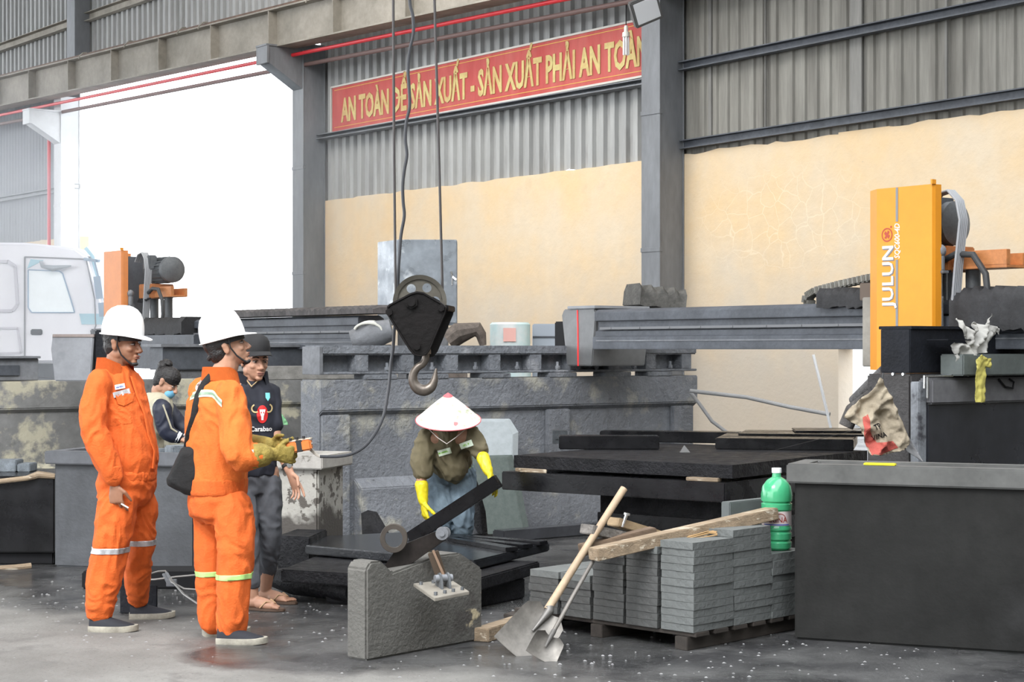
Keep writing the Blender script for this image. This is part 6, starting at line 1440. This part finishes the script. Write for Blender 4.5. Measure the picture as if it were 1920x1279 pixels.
# leather-palmed gauntlets
glove_m = mat('yellow_olive_work_glove', (0.30, 0.225, 0.045), 0.75, var=.3, vscale=10, bump=.4)
d = (wrR-elR).normalized()
mb = MB(); mb.limb([elR+d*0.07, elR+d*0.13, wrR+V((-0.02, 0, 0)), wrR], [.068, .060, .042, .036])
hand(mb, wrR+V((.01, 0, 0)), (0.92, 0.25, -0.05), (-0.2, 0.9, 0.2), (0, 0.1, 1), curl=(.55, .75, .8, .85), k=1.12, r=.0092, spread=.0225)
skin('glove', mb, glove_m, W2, 0.0055, 2, fold=(0.003, 30, 30))
d = (wrL-elL).normalized()
mb = MB(); mb.limb([elL+d*0.10, wrL+V((-0.02, 0, 0)), wrL], [.065, .045, .036])
hand(mb, wrL, (0.9, -0.30, -0.1), (0.2, -0.9, -0.2), (0, 0.1, 1), curl=(.35, .45, .5, .5), k=1.1, r=.009)
skin('glove', mb, glove_m, W2, 0.0055, 2)
mb = MB(); q = elR.lerp(wrR, 0.42)+V((0.0, -0.062, 0.015)); mb.box(-.012, .012, -.002, .002, -.02, .02, Matrix.Translation(q)); mb.build('glove_tag', white_m, W2)
# shoulder bag
bag = thing('shoulder_bag', 'black cloth shoulder bag hanging at the hip of the worker seen from behind', 'bag', W2.matrix_world.copy())
bm_ = mat('black_bag_cloth', (0.010, 0.010, 0.011), 0.85, var=.4, bump=.3)
mb = MB(); P = [p2(x, y, 0) for x, y in ((345, 838), (372, 836), (380, 862), (382, 900), (368, 930), (352, 926), (318, 908), (316, 898), (330, 868))]
cen = p2(352, 885, 0); c2 = V((0, -0.02, 0))
mb.rings([[cen+(q-cen)*0.75+V((0, -0.085, 0)) for q in P], [q+V((0, -0.06, 0)) for q in P], [q+V((0, 0.03, 0)) for q in P], [cen+(q-cen)*0.8+V((0, 0.05, 0)) for q in P]])
skin('bag_body', mb, bm_, bag, 0.007, 6, fold=(0.006, 12, 6))
tree = jb
path = [(347, 850), (357, 815), (364, 795), (369, 782), (373, 760), (377, 740), (387, 718), (398, 705), (411, 699), (424, 702), (432, 712)]
P = []
for x, y in path:
    o = p2(x, y, -0.6); h = tree.ray_cast(o, V((0, 1, 0)), 1.5); P.append(h[0]+V((0, -0.008, 0)) if h[0] else p2(x, y, -0.05))
P = P[:9]
for _ in range(2):
    ys = [p.y for p in P]
    for i in range(1, len(P)-1): P[i].y = min(ys[i], (ys[i-1]+ys[i]+ys[i+1])/3)
P.append(P[-1]+V((0.03, 0.05, 0.006)))
mb = MB(); mb.tube(P, 0.018, 10, flat=0.28, up=(0, 1, 0)); mb.build('bag_strap', bm_, bag)
# pendant control
pc = thing('pendant_control', 'orange crane control box wrapped in black tape held in work gloves', 'control box', W2.matrix_world.copy())
a = p2(532, 840, -0.075); b = p2(588, 831, -0.085)
mb = MB(); mb.bar(a-V((0.02, 0, 0.005)), b, 0.055, 0.058); mb.build('box', mat('orange_control_plastic', (0.70, 0.20, 0.04), .45, var=.2, vscale=14), pc, bevel=.008)
mb = MB(); mb.bar(a.lerp(b, .50), a.lerp(b, .72), 0.058, 0.061); mb.build('tape', strap_m, pc, bevel=.004)
mb = MB(); mb.bar(a.lerp(b, .2)+V((0, 0, .030)), a.lerp(b, 1.0)+V((0, 0, .030)), 0.045, 0.010); mb.build('top_plate', mat('dirty_cream', (.6, .52, .42), .6, var=.3), pc, bevel=.003)
for k in range(3): mb = MB(); q = a.lerp(b, .3+.22*k)+V((0, -.02, .036)); mb.cyl(q, q+V((0, 0, .012)), .008, n=12); mb.build('button', strap_m, pc)
for k in range(3):
    mb = MB(); mb.tube([b+V((0, .01*k-.01, 0.005)), p2(584, 838+3*k, -0.05), p2(594, 848+2*k, -0.06), p2(602, 856, -0.06)], .004, 6); mb.build('wire', mat('bare_cable', (.35, .32, .28), .6), pc)

# ---------------------------------------------------------------- capped man
Z3 = 10.25; S3 = FPX/Z3; p3 = px_frame(478, S3, 0)
W3 = thing('person', 'person in black cap, navy printed shirt and grey trousers behind the second worker', 'person', V(((478-960)/S3, Z3, 0)))
F = V((0.42, -0.91, 0)).normalized(); Lf = V((0.91, 0.42, 0)).normalized(); C = V((-0.02, 0.02, 0))
hd = Head(p3(479, 676, -0.02), (0.50, -0.86, -0.06), k=1.0)
mb = MB(); hd.skull(mb); hd.neck(mb, C+V((0.0, 0.02, 1.30)), 0.056)
mb.loft([(C+V((0, 0, .80)), .09, .13, F), (C+V((0, 0, 1.0)), .09, .13, F), (C+V((0, 0, 1.2)), .09, .145, F), (C+V((0, 0, 1.28)), .07, .13, F), (C+V((0, 0, 1.34)), .05, .055, F)])
shL = C+V((0, 0, 1.245))+Lf*0.115; elL = V((0.115, 0.03, 0.99)); wrL = V((0.205, -0.05, 0.80))
shR = C+V((0, 0, 1.245))-Lf*0.13; elR = V((-0.20, -0.02, 0.98)); wrR = V((-0.12, -0.18, 0.90))
mb.limb([shL, elL, wrL], [.045, .036, .026]); mb.limb([shR, elR, wrR], [.045, .036, .026])
hand(mb, wrL+V((.008, -.004, -.02)), (0.45, -0.1, -0.9), (-0.6, -0.7, -0.3), (-.3, -0.7, 0.1), curl=(.12, .3, .35, .4), k=1.05, spread=.023)
hand(mb, wrR, (0.5, -0.6, 0.1), (0, 0, 1), (1, .3, 0))
hips = {'R': C+V((-0.07, -0.02, .78)), 'L': C+V((0.08, 0.03, .78))}; kn = {'R': V((-0.03, -0.09, .42)), 'L': V((0.085, 0.02, .42))}; an = {'R': V((0.005, -0.12, .08)), 'L': V((0.04, 0.16, .08))}
for q in 'RL': mb.limb([hips[q], kn[q], an[q]], [.075, .05, .034])
for q, e in (('R', 0), ('L', 0)):   # bare feet with toes
    A_ = an[q]; d = V((0.93, -0.35, 0)).normalized(); sd = V((0.35, 0.93, 0))
    mb.limb([A_+V((-.02, 0, -.035)), A_+d*.05+V((0, 0, -.035)), A_+d*.12+V((0, 0, -.048))], [.030, .034, .026])
    mb.limb([A_+d*.05+sd*.015+V((0, 0, -.045)), A_+d*.13+sd*.015+V((0, 0, -.052))], [.025, .02]); mb.limb([A_+d*.05-sd*.018+V((0, 0, -.045)), A_+d*.13-sd*.018+V((0, 0, -.052))], [.025, .02])
    for k in range(5):
        b0 = A_+d*(.145-.006*k)+sd*((k-2)*.0175*(1 if q == 'R' else -1))+V((0, 0, -.054)); r_ = .011 if k == 0 else .008
        mb.tube([b0, b0+d*.018, b0+d*.034+V((0, 0, -.004))], [r_, r_, r_*.8], 8); mb.ell(b0+d*.034+V((0, 0, -.004)), (r_*.8,)*3, 8)
skin('body', mb, skin_b, W3, 0.0048, 2)
hd.details(W3); hd.hair(W3)
# cap
H = hd.M @ Matrix.Translation((-0.008, 0, 0.052)) @ Matrix.Rotation(math.radians(-2), 4, 'Y')
capm = mat('black_cap_cloth', (0.016, 0.016, 0.018), .8, var=.3)
mb = MB(); n = 36; mb.rings([[(q*0.108*math.cos(a), q*0.086*math.sin(a), z) for a in [2*PI*k/n for k in range(n)]] for q, z in ((0.97, -.01), (1, 0), (1.0, .03), (.95, .058), (.80, .083), (.5, .099), (.15, .104), (.02, .104))], True, H); cap = mb.build('cap', capm, W3, sharp=60)
mb = MB(); vs = []; fs = []
for i in range(17):
    a = -1.0+2.0*i/16
    for k in range(5): 
        u = k/4; r = 0.104+(0.075*math.cos(a*0.9))*u; vs.append((r*math.cos(a), (0.084+0.004*u)*math.sin(a), 0.004-0.020*u*u-0.01*(a*a)*u))
for i in range(16):
    for k in range(4): fs.append((i*5+k, (i+1)*5+k, (i+1)*5+k+1, i*5+k+1))
m0 = len(vs); vs += [(x, y, z-.004) for x, y, z in vs]; fs += [tuple(m0+q for q in reversed(f)) for f in list(fs)]
mb.add(vs, fs, H); mb.build('cap_peak', capm, cap, sharp=70)
mb = MB(); mb.ell((0, 0, .105), (.008, .008, .005), 10, H); mb.build('cap_button', capm, cap)
shirt_m = mat('navy_shirt_cloth', (0.016, 0.018, 0.030), 0.8, var=.25, vscale=5)
mb = MB()
mb.loft([(C+V((0, 0, .765)), .115, .142, F), (C+V((0, 0, .80)), .118, .145, F), (C+V((0, 0, .95)), .115, .142, F), (C+V((0, 0, 1.1)), .115, .148, F), (C+V((0, 0, 1.2)), .110, .158, F), (C+V((0, 0, 1.27)), .092, .148, F), (C+V((0, .01, 1.315)), .066, .09, F), (C+V((0, 0.015, 1.335)), .058, .064, F)])
mb.limb([shL, shL.lerp(elL, .75)], [.055, .052]); mb.limb([shR, shR.lerp(elR, .75)], [.062, .060])
sh = skin('shirt', mb, shirt_m, W3, 0.0075, 3, fold=(0.008, 11, 7), seed=22.0); sb = bvh_of(sh)
collar(W3, C+V((0.0, 0.012, 0)), F, 0.070, 0.074, 1.300, 1.368, shirt_m, 0.62)
un = (0.93, 0.36, 0); 
def ds(name, m2, px, py, m, off): return decal(name, m2, p3(px, py, -0.10), (0.955, 0.30, 0), (0, 0, 1), sb, m, sh, off, .012, .001)
redp = mat('red_print', (0.60, 0.02, 0.02), .6); whp = mat('white_shirt_print', (0.78, 0.78, 0.76), .6); gdp = mat('gold_print', (.55, .42, .2), .6)
LX, LY = 498, 776
ds('logo_disc', disc2(.034, .052), LX, LY, redp, .004)
ds('logo_skull', poly2([(-.018, .028), (.018, .028), (.014, .008), (.008, -.012), (.006, -.034), (-.006, -.034), (-.008, -.012), (-.014, .008)]), LX, LY, whp, .006)
ds('logo_eyes', (lambda a, b: (a.add(b.v, b.f), a)[1])(disc2(.0035, .005, 10, (-.007, .010)), disc2(.0035, .005, 10, (.007, .010))), LX, LY, redp, .008)
ds('logo_horns', (lambda a, b: (a.add(b.v, b.f), a)[1])(ring2(.018, .026, 18, (-.040, .034), 1.9, 5.3), ring2(.018, .026, 18, (.040, .034), -2.1, 1.25)), LX, LY, gdp, .006)
ds('shirt_lettering', text_mb('Carabao', .040, .135, bold=.014), LX-2, 803, whp, .005)
ds('chest_badge', poly2([(-.014, .024), (.014, .024), (.014, -.004), (.0, -.024), (-.014, -.004)]), 510, 744, mat('sky_badge', (.2, .6, .62), .5), .004)
mb = MB(); mb.tube([C+V((-.030, -.06, 1.33)), C+V((0.012, -.098, 1.285)), C+V((.055, -.05, 1.33))], .005, 6); mb.build('collar_trim', mat('tan_trim', (.45, .33, .18), .7), sh)
mb = MB(); mb.loft([(C+V((0, 0, .80)), .10, .13, F), (C+V((0, 0, .74)), .112, .140, F), (C+V((0, 0, .66)), .10, .125, F)])
for q in 'RL':
    mb.limb([hips[q]+V((0, 0, -.06)), (hips[q]+kn[q])/2, kn[q], (kn[q]+an[q])/2, an[q]+V((0, 0, .08))], [.088, .082, .068, .060, .048])
tr3 = skin('trousers', mb, mat('grey_jeans', (0.095, 0.10, 0.115), .85, var=.3, vscale=5), W3, 0.0075, 3, fold=(0.008, 13, 9), seed=31.0)
for q in 'RL':
    A_ = an[q]; d = V((0.93, -0.35, 0)).normalized(); M = fr(V((A_.x, A_.y, 0))-d*.05, d)
    mb = MB(); mb.prism([(0, -.030), (.06, -.034), (.16, -.044), (.22, -.040), (.255, -.015), (.255, .015), (.22, .040), (.16, .044), (.06, .034), (0, .030), (-.012, 0)], .001, .017, 'xy', M); fl_ = mb.build('sandal', mat('brown_sandal', (.10, .06, .04), .6), W3, bevel=.003)
    mb = MB(); P = [M @ V(v) for v in ((.12, -.044, .02), (.15, -.028, .055), (.19, 0.006, .045), (.15, .03, .06), (.12, .044, .02))]; mb.tube(P, .009, 8, flat=.5); mb.build('sandal_strap', mat('tan_strap', (.42, .27, .15), .6), fl_)
w = MB(); d = (wrL-elL).normalized(); cw = wrL-d*.03; w.limb([cw-d*.002, cw+d*.002], [.001, .001]) if False else None
mb = MB(); mb.cyl(cw-d*.010, cw+d*.010, .033, n=20); wa = mb.build('watch_band', strap_m, W3, bevel=.002)
mb = MB(); mb.cyl(cw+V((.012, -.028, 0.004)), cw+V((.017, -.038, .006)), .016, n=20); mb.build('watch_face', chrome, wa)
rag('green_plastic_bag', [(-.04, .12), (.03, .08), (.09, .0), (.11, -.045), (.045, -.045), (0, -.075), (-.04, -.09)], at(520, 788, 16.78), (1, 0, 0), (0, 0, 1), .02, mat('green_film', (.25, .55, .28), .4), 'crumpled pale green plastic bag behind the capped man', 'plastic bag', 5, .015, 14)

# ---------------------------------------------------------------- worker in the conical hat
Z4 = 11.75; S4 = FPX/Z4; p4 = px_frame(842, S4, 0)
W4 = thing('person', 'person in conical hat, olive shirt and yellow gloves bending to lift a black stone bar', 'person', V(((842-960)/S4, Z4, 0)))
gl_y = mat('yellow_rubber_glove', (0.80, 0.66, 0.02), 0.4, var=.12, vscale=12)
hc = p4(843, 776, -0.24)          # head under the hat, leaning to the camera
hd = Head(hc+V((0, 0.02, -0.01)), (0.05, -0.86, -0.50), k=0.94)
hipc = V((0.0, 0.10, 0.70)); chest = p4(842, 838, -0.16)
shR = p4(802, 820, -0.18); elR = p4(793, 900, -0.22); wrR = p4(796, 930, -0.22)   # person's right, left in the frame
shL = p4(886, 815, -0.18); elL = p4(905, 850, -0.26); wrL = p4(914, 878, -0.30)
mb = MB(); hd.skull(mb); hd.neck(mb, V((0, -0.12, 0.95)), .045)
mb.limb([hipc, (hipc+chest)/2+V((0, .06, .03)), chest+V((0, .06, 0.0))], [.09, .075, .06]); mb.limb([shR+V((.03, 0, 0)), shL-V((.03, 0, 0))], [.06, .06])
mb.limb([shR, elR, wrR], [.045, .034, .026]); mb.limb([shL, elL, wrL], [.045, .034, .026])
hips = {'R': V((-0.075, 0.10, .66)), 'L': V((0.075, 0.10, .66))}; kn = {'R': V((-0.05, -0.02, .40)), 'L': V((0.085, 0.0, .38))}; an = {'R': V((-0.05, 0.08, .09)), 'L': V((0.09, 0.08, .09))}
for q in 'RL': mb.limb([hips[q], kn[q], an[q]], [.085, .055, .04])
skin('body', mb, skin_b, W4, 0.0048, 2)
hd.details(W4); hd.hair(W4)
# shirt
olive = mat('olive_work_shirt', (0.155, 0.130, 0.075), 0.85, var=.2, vscale=6)
mb = MB(); pts = [V((0, 0.06, .70)), V((0.0, 0.02, .76)), V((0.0, -0.06, .85)), V((0.0, -0.15, .93)), V((0.0, -0.20, .985))]
R = []; n = 28; wid = [.125, .145, .165, .17, .11]; dep = [.12, .115, .11, .10, .07]
mb.limb([V((-0.04, .05, .72)), V((-.045, -.12, .92))], [.115, .10]); mb.limb([V((0.04, .05, .72)), V((.045, -.12, .92))], [.115, .10])
mb.limb([shR+V((.035, 0.03, -.02)), shL+V((-.035, 0.03, -.02))], [.082, .082]); mb.limb([V((0, -.06, .74)), V((0.035, -.07, .66))], [.11, .055])
mb.limb([V((-.02, -.08, .80)), V((.03, -.10, .72))], [.13, .10]); mb.limb([V((0, .0, .80)), V((0, -.13, .90)), V((0, -.17, .945))], [.12, .12, .105])
mb.limb([shR, shR.lerp(elR, .45)+V((-.012, 0, 0)), shR.lerp(elR, .72)], [.072, .078, .070]); mb.limb([shL, shL.lerp(elL, .45), shL.lerp(elL, .75)], [.068, .066, .058])
s4 = skin('shirt', mb, olive, W4, 0.0075, 4, fold=(0.011, 12, 8), seed=41.0); sb = bvh_of(s4)
wt4 = mat('white_lime_tape', (0.75, 0.85, 0.70), .5); lm4 = mat('lime_print', (0.30, 0.62, 0.12), .6)
for px, py, a_ in ((836, 844, .28), (876, 830, .38)):
    dc('chest_tape', rot2(rect2(.088, .040), a_), px, py, wt4, s4, sb, p4, yy=-.40); dc('tape_stripe', rot2(rect2(.085, .011), a_), px, py, lm4, s4, sb, p4, off=.009, yy=-.40)
mb = MB(); mb.loft([(V((0, .08, .655)), .115, .150, (0, -1)), (V((0, .08, .69)), .13, .162, (0, -1)), (V((0, .07, .72)), .13, .16, (0, -1))]); skin('undershirt', mb, mat('lime_vest', (.45, .68, .12), .8), W4, .007, 2, fold=(.004, 30, 3))
jeans = mat('washed_blue_jeans', (0.20, 0.27, 0.33), 0.85, var=.3, vscale=6, col2=(0.12, .165, .21))
mb = MB(); mb.limb([V((-.05, .08, .67)), V((.05, .08, .67))], [.125, .125])
for q in 'RL': mb.limb([hips[q], (hips[q]+kn[q])/2, kn[q], kn[q].lerp(an[q], .35)], [.108, .098, .084, .074])
skin('jeans', mb, jeans, W4, .0075, 3, fold=(.010, 15, 10), seed=44)
for q in 'RL':
    A_ = an[q]; K = kn[q].lerp(an[q], .35)
    mb = MB(); mb.limb([K+V((0, 0, .02)), K.lerp(A_, .6), A_+V((0, 0, -.02))], [.070, .060, .052]); mb.limb([A_+V((0, 0, -.04)), A_+V((0.01, -.13, -.045))], [.046, .042]); skin('rubber_boot', mb, mat('black_boot', (.012, .012, .014), .3), W4, .006, 2)
# gloves gripping the stone bar
def glove(wr, el, D, Np, T, curl, m, name='glove', k=1.08):
    d = (V(wr)-V(el)).normalized(); mb = MB(); mb.limb([V(wr)-d*.11, V(wr)-d*.05, V(wr)], [.045, .038, .031]); hand(mb, V(wr), D, Np, T, curl, k=k, r=.0088, spread=.0225)
    return skin(name, mb, m, W4, .0052, 2, fold=(.003, 30, 20))
glove(p4(797, 935, -.24), elR, (0.15, 0.0, -1), (0.9, 0.4, 0), (0.2, -1, 0), (.30, .45, .5, .5), gl_y)
glove(p4(917, 878, -.33), elL, (0.5, -0.1, -0.85), (-0.9, 0.1, -.3), (-.2, -.9, 0), (.2, .3, .45, .5), gl_y)
# hat
mb = MB(); apex = p4(843, 735, -0.30); HX = V((0, -0.30, 1)).normalized()
M = fr(apex, (1, 0, 0), None, HX); rh = 0.213; hh = 0.185
prof = [(0.001, 0), (0.03, -0.022), (0.07, -0.054), (0.12, -0.098), (0.17, -0.145), (rh, -hh), (rh-.004, -hh-.002), (0.16, -0.143), (0.07, -0.062), (0.001, -0.008)]
mb.lathe(prof, M, 56, True)
hatm = mat('printed_white_hat', (0.70, 0.67, 0.62), 0.6, var=0.04, vscale=8, spot=[((0.42, 0.46, 0.30), 26, 0.60, 0.03)])
nt = hatm.node_tree; N = nt.nodes; L = nt.links; b = N['Principled BSDF']; src = b.inputs['Base Color'].links[0].from_socket
tc = N.new('ShaderNodeTexCoord'); vo = N.new('ShaderNodeTexVoronoi'); vo.inputs['Scale'].default_value = 13; L.new(tc.outputs['Object'], vo.inputs['Vector'])
nn = N.new('ShaderNodeTexNoise'); nn.inputs['Scale'].default_value = 60; L.new(tc.outputs['Object'], nn.inputs['Vector'])
ma = N.new('ShaderNodeMath'); ma.operation = 'MULTIPLY_ADD'; L.new(nn.outputs['Fac'], ma.inputs[0]); ma.inputs[1].default_value = 0.25; L.new(vo.outputs['Distance'], ma.inputs[2])
mr = N.new('ShaderNodeMapRange'); mr.inputs[1].default_value = .38; mr.inputs[2].default_value = .30; L.new(ma.outputs[0], mr.inputs[0])
n2 = N.new('ShaderNodeTexNoise'); n2.inputs['Scale'].default_value = 6; L.new(tc.outputs['Object'], n2.inputs['Vector']); m2r = N.new('ShaderNodeMapRange'); m2r.inputs[1].default_value = .43; m2r.inputs[2].default_value = .50; L.new(n2.outputs['Fac'], m2r.inputs[0])
mm = N.new('ShaderNodeMath'); mm.operation = 'MULTIPLY'; L.new(mr.outputs[0], mm.inputs[0]); L.new(m2r.outputs[0], mm.inputs[1]); m3 = N.new('ShaderNodeMath'); m3.operation = 'MULTIPLY'; L.new(mm.outputs[0], m3.inputs[0]); m3.inputs[1].default_value = .95
mx = N.new('ShaderNodeMix'); mx.data_type = 'RGBA'; L.new(m3.outputs[0], mx.inputs[0]); L.new(src, mx.inputs[6]); mx.inputs[7].default_value = (.72, .16, .17, 1); L.new(mx.outputs[2], b.inputs['Base Color'])
hat = mb.build('conical_hat', hatm, W4, sharp=70)
pinkr = mat('hat_pink_trim', (0.62, 0.12, 0.14), .6)
mb = MB(); mb.lathe([(0.0025, 0.002), (0.027, -0.016), (0.032, -0.021), (0.029, -0.022), (0.0, -0.004)], M, 24, True); mb.build('hat_tip', pinkr, hat)
mb = MB(); mb.tube([M @ V((rh*math.cos(2*PI*k/60), rh*math.sin(2*PI*k/60), -hh)) for k in range(61)], .0035, 6); mb.build('hat_rim', pinkr, hat)
mb = MB(); mb.tube([p4(808, 800, -.33), p4(825, 815, -.40), p4(842, 826, -.42), p4(858, 815, -.40), p4(876, 800, -.33)], .003, 6); mb.build('chin_ribbon', mat('pale_ribbon', (.5, .45, .42), .7), hat)
# the stone bar
sbar = MB(); a = V(W4.location)+p4(775, 1000, -.32); b = V(W4.location)+p4(935, 893, -.42); sbar.bar(a, b, .10, .088)
tag(sbar.build('stone_bar', black_st, None, bevel=.004), 'long black stone bar held slanting in the yellow gloves', 'stone bar')

# ---------------------------------------------------------------- woman in the background
Z5 = 13.0; S5 = FPX/Z5; p5 = px_frame(303, S5, 0)
W5 = thing('person', 'person with black hair bun and face mask bending behind the dark tub', 'person', V(((303-960)/S5, Z5, 0)))
hd = Head(p5(312, 716, 0), (0.85, -0.15, -0.45), k=.95)
shC = p5(296, 748, 0.02)
mb = MB(); hd.skull(mb); hd.neck(mb, shC+V((0.01, 0, .03)), .05)
hipc = V((-0.16, 0.05, .72)); mb.limb([hipc, (hipc+shC)/2, shC+V((0, 0, -.05))], [.11, .10, .10])
sR = p5(312, 762, -.14); eR = p5(320, 806, -.16); wR = p5(346, 822, -.14); sL = p5(296, 757, .14); eL = p5(330, 800, .16); wL = p5(352, 826, .10)
mb.limb([sR, eR, wR], [.045, .034, .026]); mb.limb([sL, eL, wL], [.045, .034, .026])
hand(mb, wR, (1, 0, -.4), (0, 0, -1), (0, 1, 0)); hand(mb, wL, (1, 0, -.4), (0, 0, -1), (0, -1, 0))
for sg in (-1, 1): mb.limb([hipc+V((0, .09*sg, 0)), V((-.08, .1*sg, .40)), V((-.12, .1*sg, .08))], [.09, .06, .045]); mb.limb([V((-.12, .1*sg, .04)), V((.02, .1*sg, .035))], [.04, .03])
skin('body', mb, skin_b, W5, 0.0055, 2); hd.details(W5)
hh_ = hd.hair(W5, long=True); mb = MB(); mb.ell((-.06, 0, .13), (.045, .045, .032), 14, hd.M); mb.ell((-.075, 0, .10), (.05, .05, .04), 14, hd.M); skin('hair_bun', mb, hair_m, W5, .006, 2, fold=(.006, 30, 30))
mb = MB(); mb.ell((.062, 0, -.066), (.045, .052, .044), 16, hd.M); mb.build('face_mask', mat('blue_mask', (.16, .42, .62), .7), W5)
cj = mat('cream_satin', (0.52, 0.48, 0.36), .5, var=.15); nj = mat('navy_sleeve', (0.02, 0.024, 0.045), .55, var=.2)
mb = MB(); mb.limb([hipc+V((.02, 0, .04)), (hipc+shC)/2+V((-.02, 0, 0)), shC+V((-.01, 0, -.06))], [.135, .145, .125]); mb.limb([sR.lerp(sL, .15)+V((-.02, 0, -.02)), sR.lerp(sL, .85)+V((-.02, 0, -.02))], [.085, .085]); mb.ell(shC+V((.015, 0, .0)), (.085, .09, .06)); skin('jacket', mb, cj, W5, .008, 3, fold=(.012, 10, 7), seed=50)
for a, b, c in ((sR, eR, wR), (sL, eL, wL)):
    mb = MB(); mb.limb([a+V((0, -.02 if a is sR else .02, -.01)), b, b.lerp(c, .75)], [.072, .062, .046]); sl = skin('sleeve', mb, nj, W5, .008, 3, fold=(.006, 12, 12), seed=52)
    mb = MB(); mb.tube([a+V((.02, -.085 if a is sR else .085, .02)), b+V((.045, -.045 if a is sR else .045, .02)), b.lerp(c, .7)+V((.01, -.035, .035))], .007, 6); mb.build('sleeve_piping', cj, sl)
    for k in range(2): mb = MB(); q = b.lerp(c, .72+.12*k); d = (c-b).normalized(); mb.cyl(q-d*.006, q+d*.006, .047-.004*k, n=16); mb.build('cuff_stripe', white_m, sl)
mb = MB(); mb.tube([shC+V((-.05, .05, .075)), shC+V((-.01, -.01, .085)), shC+V((.06, -.05, .06))], .007, 6); mb.build('collar_stripe', strap_m, W5)
mb = MB()
for sg in (-1, 1): mb.limb([hipc+V((0, .07*sg, 0)), V((-.08, .1*sg, .42)), V((-.12, .1*sg, .10))], [.125, .095, .07])
skin('trousers', mb, mat('faded_grey_trousers', (.22, .24, .28), .8, var=.2), W5, .009, 3)
for sg in (-1, 1): shoe(W5, V((-.17, .1*sg, 0)), (1, 0), .24)

# ---------------------------------------------------------------- haze volume added to imitate glare from the doorway
hz_m = bpy.data.materials.new('doorway_glare'); hz_m.use_nodes = True; nt = hz_m.node_tree
for n_ in list(nt.nodes):
    if n_.type == 'BSDF_PRINCIPLED': nt.nodes.remove(n_)
sc_n = nt.nodes.new('ShaderNodeVolumeScatter'); sc_n.inputs['Color'].default_value = (0.88, 0.93, 1, 1); sc_n.inputs['Density'].default_value = 0.028; sc_n.inputs['Anisotropy'].default_value = 0.45
nt.links.new(sc_n.outputs[0], nt.nodes['Material Output'].inputs['Volume'])
mb = MB(); mb.box(3.0, 19, 0.5, 8.2, 0.02, 4.7); o = mb.build('haze', hz_m, None, smooth=False); o.matrix_world = WALL
tag(o, 'bright haze added in front of the big doorway for its glare', 'haze', kind='stuff')
